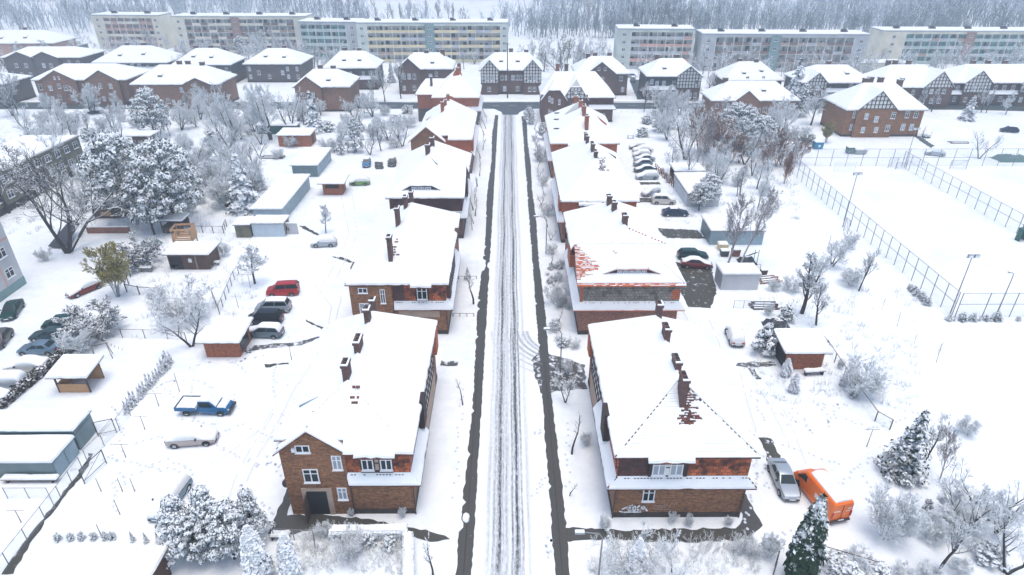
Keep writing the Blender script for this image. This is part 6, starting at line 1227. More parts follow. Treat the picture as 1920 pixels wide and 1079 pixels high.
# playground slide, tent
x, y = G(1414, 497); root = thing('slide', 'green playground slide under the birches', 'slide', (x, y, 0), R(100)); mb = MB()
for k in range(6): mb.add([(k * .5, -.25, 2.0 - k * .36), (k * .5 + .5, -.25, 1.64 - k * .36), (k * .5 + .5, .25, 1.64 - k * .36), (k * .5, .25, 2.0 - k * .36), (k * .5, -.25, 2.08 - k * .36), (k * .5 + .5, -.25, 1.72 - k * .36), (k * .5 + .5, .25, 1.72 - k * .36), (k * .5, .25, 2.08 - k * .36)], [(0, 1, 2, 3), (4, 7, 6, 5), (0, 4, 5, 1), (3, 2, 6, 7)])
mb.box(0, 3.0, -.33, -.27, 0, .02); mb.build('chute', 'green_dark', root); mb = MB(); [mb.tube((-.1, s_, 0), (-.1, s_, 2.5), .05, n=5) for s_ in (-.3, .3)]; mb.build('ladder', 'green_dark', root)
def tarp(label, px, py, w_, d_, h_, mat, name='tarpaulin', cat='tarpaulin', seed=1):
    x, y = G(px, py); r = random.Random(seed); n = 7; mb = MB(); vs = []
    for j in range(n):
        for i in range(n):
            u, v = i / (n - 1) * 2 - 1, j / (n - 1) * 2 - 1; e = max(0, 1 - max(abs(u), abs(v)) ** 3); vs.append((u * w_ / 2 * (1 + r.uniform(-.05, .05)), v * d_ / 2, .02 + h_ * e * r.uniform(.7, 1.05)))
    mb.add(vs, [(j * n + i, j * n + i + 1, (j + 1) * n + i + 1, (j + 1) * n + i) for j in range(n - 1) for i in range(n - 1)]); o = mb.build(name, mat, None, (x, y, 0)); tag(o, label, cat)
    s_ = MB(); q = [(a_ * .62 + .1, b_ * .7 + .15, c_ + .09) for a_, b_, c_ in vs]; s_.add(q, [(j * n + i, j * n + i + 1, (j + 1) * n + i + 1, (j + 1) * n + i) for j in range(n - 1) for i in range(n - 1) if r.random() < .75]); s_.build('snow_cover', 'snow', o)
tarp('dark teal tarpaulin heap at the right edge behind the pitches', 1895, 300, 7, 4, 1.4, 'green_dark', seed=2); tarp('grey trampoline cover sagging under snow near the birches', 1400, 492, 2.6, 2.2, .9, 'metal_dark', seed=3)
tarp('grey-green cover over a heap beside the pink-brown shrub, left', 280, 465, 2.6, 4, 1.6, 'sheet_teal', seed=4); tarp('snow-covered garden heap above the orange-brown shed', 1455, 612, 3.2, 2.2, 1.0, 'metal_dark', seed=5); tarp('dark snow-covered boat cover among the left trees', 450, 345, 3.4, 2, .9, 'metal_dark', seed=6)
# play corner pieces
bin_('dark red play cube beneath the birches', 1378, 480, 1.2, 1.1, 'brick_red', 'play_cube', 'play box'); bin_('yellow and brown toy chest left of the birch trunks', 1354, 468, 1.5, 1.0, 'bal_yellow', 'toy_chest', 'chest'); bin_('dark snow-topped barbecue box beside the maroon car', 1357, 480, 1.2, .9, 'metal_dark', 'barbecue', 'barbecue')
x, y = 83.0, 93.5; root = thing('player_shelter', 'small green player shelter by the dividing fence at the right edge', 'shelter', (x, y, 0), .2); mb = MB(); mb.box(-.7, .7, .4, .5, 0, 2.0); mb.box(-.75, -.7, -.4, .39, 0, 2.0); mb.box(.7, .75, -.4, .39, 0, 2.0); mb.build('wall', 'green_dark', root); mb = MB(); mb.box(-.8, .8, -.5, .55, 2.003, 2.1); mb.build('roof', 'green_dark', root)
# swing set by the left shrub
x, y = G(195, 672); root = thing('swing_frame', 'slender ladder-like swing frame on the left lawn', 'swing', (x, y, 0), .5); mb = MB()
for s_ in (-1, 1): mb.tube((s_ * .9, -.6, 0), (s_ * .7, 0, 1.9), .05, n=5); mb.tube((s_ * .9, .6, 0), (s_ * .7, 0, 1.9), .05, n=5)
mb.build('frame', 'wood_grey', root); mb = MB(); mb.tube((-.8, 0, 1.9), (.8, 0, 1.9), .05, n=5); [mb.tube((.8 + .3 * k, -.1, 1.7 - .3 * k), (.8 + .3 * k, .4, 1.7 - .3 * k), .03, n=4) for k in range(5)]; mb.build('rungs', 'wood_dark', root)
# road-side lump of snow on the left pavement
x, y = G(874, 972); mb = MB(); vs = []; r = random.Random(3); n = 10
for j in range(5):
    for i in range(n): an = 2 * math.pi * i / n; k = math.cos(j / 4 * 1.45); vs.append((.32 * k * math.cos(an) * r.uniform(.8, 1.1), .55 * k * math.sin(an) * r.uniform(.8, 1.1), .04 + .3 * math.sin(j / 4 * 1.5)))
mb.add(vs, [(j * n + i, j * n + (i + 1) % n, (j + 1) * n + (i + 1) % n, (j + 1) * n + i) for j in range(4) for i in range(n)] + [tuple(4 * n + k for k in range(n))]); o = mb.build('snow_heap', 'snow', None, (x, y, 0), True); tag(o, 'lump of snow lying on the bare left pavement', 'snow heap')
# ---------------------------------------------------------------- trees and shrubs
def rot_about(d, ang, az):
    u = d.orthogonal().normalized(); v = d.cross(u); return (d * math.cos(ang) + (u * math.cos(az) + v * math.sin(az)) * math.sin(ang)).normalized()
class TM:                                   # light mesh accumulator
    def __init__(s): s.v = []; s.f = []
    def seg(s, a, b, ra, rb, n=3, tw=0.0):
        d = b - a
        if d.length < 1e-5: return
        d.normalize(); u = d.orthogonal().normalized(); w_ = d.cross(u); k0 = len(s.v)
        for p, r in ((a, ra), (b, rb)):
            for i in range(n):
                an = 2 * math.pi * i / n + tw; q = p + u * (r * math.cos(an)) + w_ * (r * math.sin(an)); s.v.append((q.x, q.y, q.z))
        s.f += [(k0 + i, k0 + (i + 1) % n, k0 + n + (i + 1) % n, k0 + n + i) for i in range(n)]
    def leaf(s, c, nrm, sz, r, el=1.5):
        u = nrm.orthogonal().normalized(); v = nrm.cross(u); an = r.random() * 6.28; a = u * math.cos(an) + v * math.sin(an); b = nrm.cross(a); a = a * sz * el * .5; b = b * sz * .5; k0 = len(s.v)
        for p in (c - a, c + b * .9, c + a, c - b * .9): s.v.append((p.x, p.y, p.z))
        s.f.append((k0, k0 + 1, k0 + 2, k0 + 3))
    def mesh(s, nm, mat, smooth=False):
        me = bpy.data.meshes.new(nm); me.from_pydata(s.v, [], s.f); me.materials.append(M[mat])
        if smooth: me.polygons.foreach_set('use_smooth', [True] * len(me.polygons))
        me.update(); return me
def bare(seed, H=10.0, trunk=.22, lev=4, n0=11, n=(7, 6, 4), ang=(.75, .65, .6), ratio=(.48, .5, .5), up=(.05, .12, .06, 0), start=.25, wob=.12, tw=.028, multi=1, lean=0.0, spread=.0, t_lev=1, shoot=1.0, droop=0.0):
    """returns (trunk mesh, twig mesh) accumulators of a leafless tree H metres tall"""
    r = random.Random(seed); T, B = TM(), TM()
    def grow(p, d, L_, rad, lv):
        ns = max(2, 5 - lv) if lv < 3 else 2; kids = []; tgt = T if lv <= t_lev else B; nk = (n0, *n)[lv] if lv < lev else 0
        pts = [(p, rad)]
        for i in range(ns):
            d = (d + Vector((r.uniform(-1, 1), r.uniform(-1, 1), r.uniform(-1, 1))) * wob + Vector((0, 0, up[min(lv, 3)] - (droop if lv >= 2 else 0)))).normalized()
            q = p + d * (L_ / ns); r1 = max(tw * .6, rad * (1 - (i + 1) / ns * (.75 if lv else .8))); tgt.seg(p, q, pts[-1][1], r1, 6 if lv == 0 else (4 if lv == 1 else 3), r.random() * 2)
            p = q; pts.append((q, r1, d.copy()))
        for k in range(nk):
            t_ = (start if lv == 0 else .2) + (1 - (start if lv == 0 else .2)) * (k + r.random()) / nk; i = min(ns - 1, int(t_ * ns)); f_ = t_ * ns - i
            a, b = pts[i][0], pts[i + 1][0]; c = a.lerp(b, f_); dd = pts[i + 1][2]
            cl = L_ * ratio[min(lv, 2)] * (1.15 - .6 * t_ if lv == 0 else 1.1 - .5 * t_) * r.uniform(.75, 1.2) * shoot
            grow(c, rot_about(dd, ang[min(lv, 2)] * r.uniform(.75, 1.25), r.random() * 6.28), cl, max(tw, pts[i][1] * .5), lv + 1)
    for k in range(multi):
        a = 6.28 * k / multi + r.random(); t_ = (.0 if multi == 1 else r.uniform(.1, .38)) + spread
        grow(Vector((.12 * math.cos(a) * (multi > 1), .12 * math.sin(a) * (multi > 1), -.1)), Vector((math.sin(t_) * math.cos(a) + lean, math.sin(t_) * math.sin(a), math.cos(t_))).normalized(), H * r.uniform(.72, .85), trunk, 0)
    return T, B
def norm_h(T, B, H):
    zs = max([p[2] for p in T.v + B.v]); k = H / zs
    for m_ in (T, B): m_.v = [(x * k, y * k, z * k) for x, y, z in m_.v]
def spruce(seed, H=10.0, rad=.24, leafsz=.42, whorls=26, per=8, droop=.35, mat='needles'):
    r = random.Random(seed); T, B = TM(), TM(); T.seg(Vector((0, 0, -.1)), Vector((0, 0, H)), .16, .02, 6)
    for i in range(whorls):
        t_ = i / whorls; z = H * (.04 + .95 * t_); R_ = H * rad * (1 - t_) ** .85 + .12
        for k in range(max(4, int(per * (1 - t_ * .45)))):
            an = r.random() * 6.28; Rk = R_ * r.uniform(.65, 1.15); dr = droop * r.uniform(.6, 1.3); c0 = Vector((0, 0, z)); tip = Vector((Rk * math.cos(an), Rk * math.sin(an), z - Rk * dr))
            if k % 3 == 0: T.seg(c0, tip, .03, .01, 3)
            n = max(2, int(Rk / .28))
            for j in range(n):
                f_ = (j + .6) / n; c = c0.lerp(tip, f_); side = Vector((-math.sin(an), math.cos(an), 0)); wdt = .30 * Rk * (1 - f_ * .6)
                for q in range(3):
                    cc = c + side * r.uniform(-wdt, wdt) + Vector((0, 0, r.uniform(-.12, .08))); nr = Vector((math.cos(an) * .55 + r.uniform(-.5, .5), math.sin(an) * .55 + r.uniform(-.5, .5), r.uniform(.1, 1.0))).normalized(); B.leaf(cc, nr, leafsz * r.uniform(.6, 1.2), r, 1.6)
    return T, B
def clump_tree(seed, H=8.0, R_=3.0, clumps=80, per=95, sz=.22, csz=.72, base=.25, flat=.55, trunk=.2, shape='round'):
    """pine or snow-loaded evergreen: pads of needles and snow at branch ends"""
    r = random.Random(seed); T, B = TM(), TM(); top = Vector((r.uniform(-.3, .3), r.uniform(-.3, .3), H * .9)); T.seg(Vector((0, 0, -.1)), top, trunk, .04, 6)
    for i in range(clumps):
        t_ = base + (1 - base) * ((i + r.random()) / clumps); an = i * 2.4 + r.uniform(-.5, .5)
        env = math.sqrt(max(0.02, 1 - ((t_ - base) / (1 - base) * 1.7 - .7) ** 2)) if shape == 'round' else (1 - (t_ - base) / (1 - base)) ** .7 + .06
        rr_ = R_ * env * math.sqrt(r.uniform(.12, 1.0)); c = Vector((rr_ * math.cos(an), rr_ * math.sin(an), H * t_ - (.15 * rr_)))
        st_ = Vector((0, 0, max(.3, c.z - rr_ * .45))); T.seg(st_, c, .05, .02, 3); cs = csz * r.uniform(.6, 1.25)
        for k in range(per):
            d = Vector((r.gauss(0, 1), r.gauss(0, 1), r.gauss(0, 1))).normalized(); q = r.random() ** .4
            cc = c + Vector((d.x * cs * q, d.y * cs * q, d.z * cs * flat * q)); nr = (d + Vector((r.uniform(-.6, .6), r.uniform(-.6, .6), r.uniform(-.3, .7)))).normalized(); B.leaf(cc, nr, sz * r.uniform(.6, 1.3), r, 1.5)
    return T, B
def column(seed, H=5.0, R_=.9, n=2600, sz=.26, topy=1.0):
    r = random.Random(seed); T, B = TM(), TM(); T.seg(Vector((0, 0, -.1)), Vector((0, 0, H * .9)), .1, .02, 5)
    for i in range(n):
        t_ = r.random(); an = r.random() * 6.28; env = (math.sin(min(1, t_ * 2.6 + .35) * 1.57)) * (1 - t_ ** 2.2) ** .8 * (1 + .16 * math.sin(an * 3 + t_ * 5) + .1 * math.sin(an * 7 + t_ * 19)); k = R_ * env * r.uniform(.72, 1.06)
        c = Vector((k * math.cos(an), k * math.sin(an), .05 + H * t_)); nr = Vector((math.cos(an), math.sin(an), .15 + 1.3 * t_ * topy + r.uniform(-.4, .6))).normalized(); nr = (nr + Vector((r.uniform(-.4, .4), r.uniform(-.4, .4), 0))).normalized(); B.leaf(c, nr, sz * r.uniform(.6, 1.3), r, 1.7)
    return T, B
PROTO = {}
def proto(key, TB, tmat, bmat, H, tn='trunk', bn='crown'):
    T, B = TB; norm_h(T, B, H); PROTO[key] = (T.mesh(tn, tmat), B.mesh(bn, bmat) if B.v else None, H, tn, bn)
proto('bareA', bare(1), 'bark_trunk', 'bark_snow', 10); proto('bareB', bare(2, n0=12, ang=(.6, .6, .55), up=(.05, .2, .1, 0)), 'bark_trunk', 'bark_snow', 10)
proto('bareC', bare(3, n0=9, multi=2, ang=(.7, .6, .6), tw=.02), 'bark_trunk', 'twig_white', 10)
proto('big', bare(14, H=13, trunk=.24, n0=8, n=(7, 6, 4), ang=(.7, .65, .65), ratio=(.62, .52, .5), up=(.0, .12, .05, 0), start=.2, wob=.17, tw=.024, t_lev=2, multi=3, spread=.22), 'bark_dark', 'bark_dark', 13)
proto('bigB', bare(15, H=13, trunk=.3, n0=10, n=(8, 6, 4), ang=(.6, .6, .6), ratio=(.6, .5, .5), up=(.0, .12, .05, 0), start=.15, tw=.035, multi=3), 'bark_trunk', 'bark_snow', 13)
proto('laden', bare(4, n0=14, n=(8, 7, 4), ang=(.85, .7, .7), tw=.03, wob=.16, start=.15, up=(.05, .08, 0, 0), t_lev=0), 'bark_trunk', 'twig_white', 10)
proto('ladenB', bare(5, n0=10, n=(8, 7, 4), ang=(.8, .7, .7), tw=.032, multi=3, wob=.16, start=.15, t_lev=0), 'bark_trunk', 'twig_white', 10)
proto('tall', bare(6, n0=16, ang=(.5, .5, .5), ratio=(.3, .5, .5), up=(.05, .2, .1, .0), start=.2, tw=.03), 'bark_trunk', 'bark_snow', 10)
proto('birch', bare(7, H=12, n0=13, n=(8, 7, 4), ang=(.5, .55, .5), ratio=(.42, .5, .55), up=(.02, .15, .05, 0), start=.25, trunk=.17, tw=.02, lean=.12, t_lev=0), 'bark_birch', 'twig_birch', 12)
proto('birchB', bare(8, H=12, n0=13, n=(8, 7, 4), ang=(.5, .55, .5), ratio=(.42, .5, .55), up=(.02, .15, .05, 0), start=.3, trunk=.17, tw=.02, lean=.3, t_lev=0), 'bark_birch', 'twig_birch', 12)
proto('rust', bare(9, n0=10, n=(8, 6, 4), multi=4, ang=(.6, .6, .6), tw=.035, trunk=.1, start=.1), 'twig_rust', 'twig_rust', 10)
proto('olive', bare(10, H=8, n0=9, n=(8, 7, 5), multi=5, ang=(.6, .6, .6), tw=.035, trunk=.12, start=.12, t_lev=1), 'bark_snow', 'leaf_olive', 8)
proto('shrub', bare(11, H=3, n0=9, n=(7, 6, 3), multi=8, ang=(.55, .6, .6), tw=.012, trunk=.035, start=.05, ratio=(.5, .55, .55), spread=.2, t_lev=0), 'bark_snow', 'twig_white', 3, 'stems', 'twigs')
proto('shrubB', bare(12, H=3, n0=8, n=(6, 5, 3), multi=7, ang=(.6, .7, .7), tw=.012, trunk=.035, start=.05, ratio=(.5, .55, .55), spread=.3, t_lev=0), 'bark_snow', 'bark_snow', 3, 'stems', 'twigs')
proto('shrubR', bare(13, H=3, n0=8, n=(7, 6, 3), multi=6, ang=(.6, .7, .7), tw=.03, trunk=.05, start=.05, spread=.3, droop=.18, t_lev=0), 'bark_trunk', 'bark_dark', 3, 'stems', 'twigs')
proto('sapling', bare(16, H=4, n0=9, n=(4, 3, 2), lev=3, trunk=.06, tw=.014, ang=(.5, .5, .5), ratio=(.3, .5, .5), start=.35, up=(.05, .2, .1, 0)), 'bark_trunk', 'bark_snow', 4)
proto('pruned', bare(17, H=4, n0=8, n=(4, 3, 2), lev=3, trunk=.1, tw=.02, ang=(.8, .6, .6), ratio=(.22, .5, .5), start=.5, wob=.22), 'bark_dark', 'bark_snow', 4)
proto('round', bare(18, H=4, n0=16, n=(8, 6, 3), trunk=.07, tw=.022, ang=(.7, .6, .6), ratio=(.34, .5, .5), start=.3, up=(.05, .1, .05, 0), t_lev=0), 'bark_dark', 'twig_white', 4)
proto('spruceA', spruce(1), 'bark_dark', 'needles', 10); proto('spruceB', spruce(2, rad=.3, per=9, droop=.5), 'bark_dark', 'needles_white', 10)
proto('spruceD', spruce(7, H=8, rad=.27, leafsz=.26, whorls=34, per=12), 'bark_dark', 'needles_green', 8)
proto('spruceC', spruce(3, H=5, rad=.26, leafsz=.3, whorls=20), 'bark_dark', 'needles', 5)
proto('pineA', clump_tree(1), 'bark_dark', 'needles_white', 8); proto('pineB', clump_tree(2, clumps=60, R_=2.6, shape='cone', base=.15), 'bark_dark', 'needles_white', 8)
proto('pineC', clump_tree(3, clumps=85, R_=3.6, csz=.8, base=.3), 'bark_dark', 'needles_white', 8)
proto('bushW', clump_tree(4, H=2, R_=1.1, clumps=26, per=40, sz=.2, csz=.4, base=.1, trunk=.05), 'bark_dark', 'needles_white', 2, 'stems', 'foliage')
proto('bushD', clump_tree(5, H=2, R_=1.1, clumps=26, per=40, sz=.2, csz=.4, base=.1, trunk=.05), 'bark_dark', 'needles', 2, 'stems', 'foliage')
proto('thuja', column(1, 6, 1.3, 3600, .3, .9), 'bark_dark', 'needles_green', 6, 'trunk', 'foliage'); proto('thujaS', column(2, 4, .75, 1500, .22, 1.6), 'bark_dark', 'needles', 4, 'trunk', 'foliage')
used = {}
def plant(key, x, y, H, label, group=None, rz=None, wide=1.0, name=None, cat=None):
    T, B, H0, tn, bn = PROTO[key]; r = rnd.random() * 6.28 if rz is None else rz
    nm = name or ('shrub' if key.startswith(('shrub', 'bush')) else 'conifer' if key.startswith(('spruce', 'pine', 'thuja')) else 'birch_tree' if key.startswith('birch') else 'bare_tree')
    root = thing(nm, label, cat or ('shrub' if nm == 'shrub' else 'tree'), (x, y, gz(x, y)), r, group); k = H / H0; root.scale = (k * wide, k * wide, k)
    link(tn, T, root)
    if B: link(bn, B, root)
    return root
def tpx(key, px, pb, pt, label, group=None, **kw):
    x, y = G(px, pb); cone = key.startswith(('spruce', 'thuja', 'pine')); H = max(.5, HT(y, px, pt))
    if not cone: H *= .84 if y < 130 else .92; kw['wide'] = kw.get('wide', 1) * .85
    elif key.startswith('pine'): H *= .9; kw['wide'] = kw.get('wide', 1) * (.85 if y > 40 else .76)
    return plant(key, x, y, H, label, group, **kw)
# --- left
tpx('big', 128, 474, 200, 'great dark bare tree spreading over the left gardens', wide=1.35, rz=1.0); tpx('bareC', 118, 330, 212, 'dark-twigged bare tree behind the great bare tree', wide=1.3)
tpx('bareA', 18, 400, 250, 'bare tree before the mossy flats at the left edge', wide=1.2); tpx('bareB', 60, 360, 262, 'bare tree standing against the mossy brown flats')
tpx('bigB', 25, 218, 118, 'thick-trunked bare tree near the far left brick houses'); tpx('olive', 222, 556, 430, 'yellow-green leaved bushy tree in the left gardens', wide=1.25)
tpx('shrubR', 178, 628, 562, 'weeping brown-twigged shrub with snow below the yellow-green tree', wide=1.9); tpx('shrub', 155, 660, 605, 'white twiggy shrub beside the slate saloon', wide=1.5)
tpx('shrubB', 85, 488, 462, 'small dark round shrub near the great bare tree', wide=1.3); tpx('round', 478, 532, 446, 'grey-lilac round-crowned bare tree on the left yard edge', wide=1.7, rz=1)
tpx('round', 611, 437, 374, 'small round-headed tree with thin trunk, alone in the yard', wide=1.2); tpx('bareC', 360, 650, 548, 'snowy bare fruit tree in the mid left garden', wide=1.35)
tpx('shrubB', 345, 600, 525, 'fine-twigged white shrub above the snowy fruit tree', wide=1.6); tpx('shrub', 300, 570, 530, 'faint white shrub left of the snowy fruit tree', wide=1.3)
gp = 'snow-loaded pines of the left gardens'
for i, (k, px_, pb, pt, wd) in enumerate([('pineC', 250, 418, 222, 1.0), ('pineC', 330, 425, 235, .95), ('pineA', 210, 385, 262, 1.0), ('pineB', 355, 375, 262, 1.1), ('pineA', 290, 440, 300, .9), ('pineA', 230, 330, 235, 1.1)]):
    tpx(k, px_, pb, pt, ['tall broad pine, leftmost of the dense snowy clump', 'tall pine at the right of the dense snowy clump', 'pine at the left foot of the dense snowy clump', 'pointed snowy conifer behind the tall right pine', 'lower snow-loaded pine in front of the clump', 'snowy pine at the back of the clump'][i], gp, wide=wd)
tpx('spruceB', 462, 395, 285, 'large snowy spruce with drooping boughs beside the garages', wide=1.15); tpx('spruceA', 490, 355, 302, 'smaller darker conifer right of the drooping spruce')
tpx('pineC', 292, 258, 152, 'wide snow-covered tree hiding the brown brick house', wide=1.0); tpx('spruceB', 590, 248, 168, 'snowy spruce against the tan-gabled brick house'); tpx('pineB', 668, 285, 212, 'snowy conifer in the garden near the first cross street houses', wide=1.1)
tpx('spruceC', 385, 352, 318, 'dark little conifer among the white twigs, left'); tpx('pineB', 640, 290, 250, 'low snowy conifer left of the taller garden conifer'); tpx('ladenB', 440, 262, 160, 'rounded lilac-white tree in front of the brick houses', wide=1.15)
tpx('ladenB', 508, 262, 138, 'broad frosted bare tree right of the rounded lilac one', wide=1.1); tpx('bareC', 545, 250, 158, 'dark-stemmed frosted tree before the tan-gabled house'); tpx('bareB', 700, 195, 128, 'slim bare street tree by the cross street, leftmost')
tpx('bareA', 722, 192, 118, 'bare street tree with frosted crown beside the grey gable'); tpx('bareB', 752, 185, 105, 'bare street tree nearest the orange corner house')
tpx('shrubR', 262, 500, 440, 'pinkish-brown twiggy shrub behind the yellow-green tree', wide=1.7); tpx('shrub', 420, 480, 450, 'small pale shrub beside the lilac round tree'); tpx('sapling', 795, 1072, 1000, 'small vase-shaped bare tree at bottom left of street', wide=1.6) if 0 else tpx('sapling', 812, 1078, 992, 'small vase-shaped bare tree at bottom left of street', wide=1.6)
gg_ = 'frosted garden shrubs and small trees left of the houses'; lab = 'frosted twiggy bush among the crowded left-hand gardens'
spots = [(150, 300), (175, 330), (200, 290), (300, 320), (380, 300), (400, 270), (420, 300), (350, 270), (470, 300), (380, 330), (440, 320), (405, 360), (360, 400), (430, 385), (190, 240), (230, 230), (340, 240), (480, 250), (400, 235), (370, 215), (540, 275), (620, 285), (560, 225), (600, 215), (160, 260), (620, 245), (420, 345), (280, 285), (320, 290), (700, 240), (735, 235), (690, 265), (725, 262), (700, 290), (740, 280), (672, 250), (655, 228), (760, 215), (745, 255), (760, 240), (640, 262), (335, 350), (300, 355), (225, 350), (180, 355), (250, 290), (345, 300), (330, 318), (365, 340), (450, 265), (465, 230), (575, 262), (260, 265), (140, 235), (525, 300)]
rs = random.Random(21)
for i, (px_, py_) in enumerate(spots):
    x, y = G(px_ + rs.uniform(-8, 8), py_ + rs.uniform(-4, 4)); k = rs.choice(['ladenB', 'ladenB', 'bareC', 'shrub', 'shrub', 'bushW', 'shrubB']); h = rs.uniform(3.5, 6.5) if k in ('ladenB', 'bareC') else rs.uniform(2, 3.6)
    nm = 'garden_bush'; plant(k, x, y, h, lab, gg_, wide=rs.uniform(1, 1.5), name=nm, cat='bush')
def inhouse(x, y): return any(a - 2 < x < b + 2 and c - 2.5 < y < e + 1 for a, b, c, e in HB)
HB = [(-46, -36, 95, 146), (-55, -45, 146, 153), (-60, -44, 181, 195), (-107, -82, 184, 198), (-138, -110, 190, 205), (-22, -7, 60, 190), (8, 22, 60, 150), (8, 29, 165, 183), (-36, -31, 114, 119), (-54, -43, 82, 89), (55, 78, 173, 185), (32, 41, 90, 126), (24, 31, 90, 150), (-96, -89, 90, 132), (-73, -67, 103, 108), (-400, 400, 183.5, 196)]
for i in range(165):
    px_, py_ = (rs.uniform(120, 500), rs.uniform(208, 400)) if i < 66 or i > 130 else ((rs.uniform(480, 765), rs.uniform(200, 285)) if i < 92 else (rs.uniform(0, 150), rs.uniform(215, 330)))
    x, y = G(px_, py_)
    if inhouse(x, y): continue
    k = rs.choice(['ladenB', 'bareC', 'bareA', 'bareB', 'shrubB', 'shrub', 'bareC']); h = rs.uniform(4, 7.5) if k[0] in 'lb' else rs.uniform(2, 3.4)
    plant(k, x, y, h, lab, gg_, wide=rs.uniform(.85, 1.3), name='garden_bush', cat='bush')
for i in range(54):
    px_ = rs.uniform(60, 760) if i < 30 else rs.uniform(1190, 1900); x, y = G(px_, rs.uniform(186, 204)); y = 180.5 + rs.uniform(-3, 2)
    if inhouse(x, y) or -8 < x < 9: continue
    plant(rs.choice(['laden', 'bareA', 'ladenB', 'tall', 'bareC']), x, y, rs.uniform(5, 9), 'frosted tree standing on the near side of the cross street', 'frosted trees along the near side of the cross street', wide=rs.uniform(.8, 1.05))
# low conifer hedge rows
gh = 'little conifers of the hedge row on the left lawn'
for i in range(16):
    t_ = i / 15; x, y = -39.45 + .4 * t_, 51.3 + 8.9 * t_; plant('spruceC', x + rs.uniform(-.15, .15), y, rs.uniform(1.3, 2.2), 'small snow-dusted conifer in the short hedge row on the left lawn', gh, wide=.8, name='hedge_conifer')
root = thing('clipped_hedge', 'clipped brown hedge along the left parking row', 'hedge', (-52.0, 56.5, 0)); r = random.Random(8); T, B = TM(), TM()
for i in range(6500):
    t_ = r.random(); x = -1.3 + 2.6 * t_ * .55 + r.uniform(-.45, .45); y = -8 + 17 * t_; z = r.uniform(0, 1.05); B.leaf(Vector((x, y, z)), Vector((r.uniform(-1, 1), r.uniform(-1, 1), r.uniform(-.1, 1.0))).normalized(), r.uniform(.1, .24), r, 2)
mo = B.mesh('foliage', 'hedge_brown'); link('foliage', mo, root)
for i in range(0): pass
gb = 'small round bushes in the row on the lower left lawn'
for i, px_ in enumerate((110, 134, 154, 177, 199, 212)): x, y = G(px_, 1013 - i * .5); plant('bushW', x, y, .8, 'small round snowy bush in the row on the lower left lawn', gb, wide=.75, name='round_bush')
for i, (px_, py_) in enumerate(((250, 1015), (275, 1017), (298, 1017))): x, y = G(px_, py_); plant('spruceC', x, y, 1.2, ['small conifer by the fence post, left of three', 'small conifer, middle of three beside the fence post', 'small conifer touching the big snowy pines, right of three'][i], None, wide=.8)
# big snowy pines in front
tpx('pineB', 352, 1040, 918, 'big snow-laden pine, left of the front clump', wide=1.25); tpx('pineB', 408, 1032, 900, 'tallest big snow-laden pine in the middle of the front clump', wide=1.15); tpx('pineA', 440, 1048, 935, 'broad snow-laden pine drooping at the front of the clump', wide=1.15); tpx('pineB', 482, 1015, 906, 'big snow-laden pine at the right of the front clump, nearest the house', wide=1.05); tpx('pineA', 375, 1052, 950, 'low snow-laden pine at the left front of the clump', wide=1.1)
tpx('thujaS', 490, 1085, 985, 'columnar snowy thuja, left of the pair at bottom left', wide=.9); tpx('thujaS', 548, 1080, 1000, 'columnar snowy thuja, right of the pair at bottom left', wide=.9)
for i, (k, px_, pb, pt, wd, lb) in enumerate([('shrubB', 655, 1045, 990, 1.0, 'bare shrub in the snowy bed before the left front house'), ('shrub', 610, 1005, 978, 1.2, 'snowy shrub by the path near the arched entrance'), ('bushD', 690, 1022, 1000, 1.3, 'dark-gapped low hedge bush left of the front garden corner'), ('bushD', 730, 1028, 1005, 1.2, 'dark-gapped hedge bush at the front garden corner'), ('bushW', 650, 1015, 1000, 1.4, 'white low hedge bush in the left front garden'), ('shrub', 660, 968, 950, .8, 'tiny snow-tufted plant against the left front house wall'), ('shrub', 755, 970, 950, .9, 'small snow-tufted plant by the house corner downpipe'),
    ('shrub', 1290, 985, 962, .8, 'white snowy shrub under the wall of the right front house'), ('shrubB', 1262, 980, 960, 1.0, 'tufted plant left of the white shrub by the right front house'), ('shrub', 1365, 985, 968, 1.1, 'small spiky plant near the right front house corner'), ('shrub', 1132, 990, 965, 1.0, 'white bush at the left corner of the right front house'), ('shrubB', 1178, 1085, 1000, 1.2, 'dark-stemmed tall shrub at bottom right of street'), ('thujaS', 1190, 1090, 1010, .9, 'half-evergreen shrub beside the dark-stemmed tall shrub'), ('bareC', 1262, 1125, 1020, 1.2, 'sprawling bare apple tree at the bottom edge'),
    ('shrubB', 1380, 1035, 1005, 1.0, 'thin bare shrub by the path behind the apple tree'), ('shrubB', 1410, 1040, 1003, 1.0, 'thin bare shrub right of the other by the path'), ('shrub', 1440, 1045, 995, .8, 'brown-leaved small shrub beside the leaning frame')]): tpx(k, px_, pb, pt, lb, wide=wd)
gs = 'young trees on the street verges'
for i, (px_, pb, pt, k) in enumerate([(868, 760, 708, 'pruned'), (1072, 852, 775, 'pruned'), (1060, 755, 690, 'bareC'), (1068, 930, 895, 'pruned'), (1252 - 190, 700, 672, 'shrubB')]):
    tpx(k, px_, pb, pt, ['young pruned tree on the left verge beside the near house', 'young pruned tree on the right verge, middle of three', 'branchy young tree by the paved driveway', 'short dark stump-like sapling on the right verge', 'snowy shrub at the foot of the near street lamp'][i], gs)
tpx('shrub', 1098, 835, 808, 'twiggy bush against the street side of the right front house', wide=1.0); tpx('spruceC', 877, 525, 500, 'tiny conifer in the fenced plot left of street'); tpx('pruned', 888, 570, 490, 'young tree beside the left pavement by the fenced plot')
for i in range(17):
    y = 76 + i * 6.2; plant('pruned' if i % 3 else 'sapling', -6.2 + rs.uniform(-.25, .25), y if y > 95 else y + 22, rs.uniform(2.2, 3.6), 'small dark-stemmed tree in the row along the left verge', 'row of small trees along the left verge')
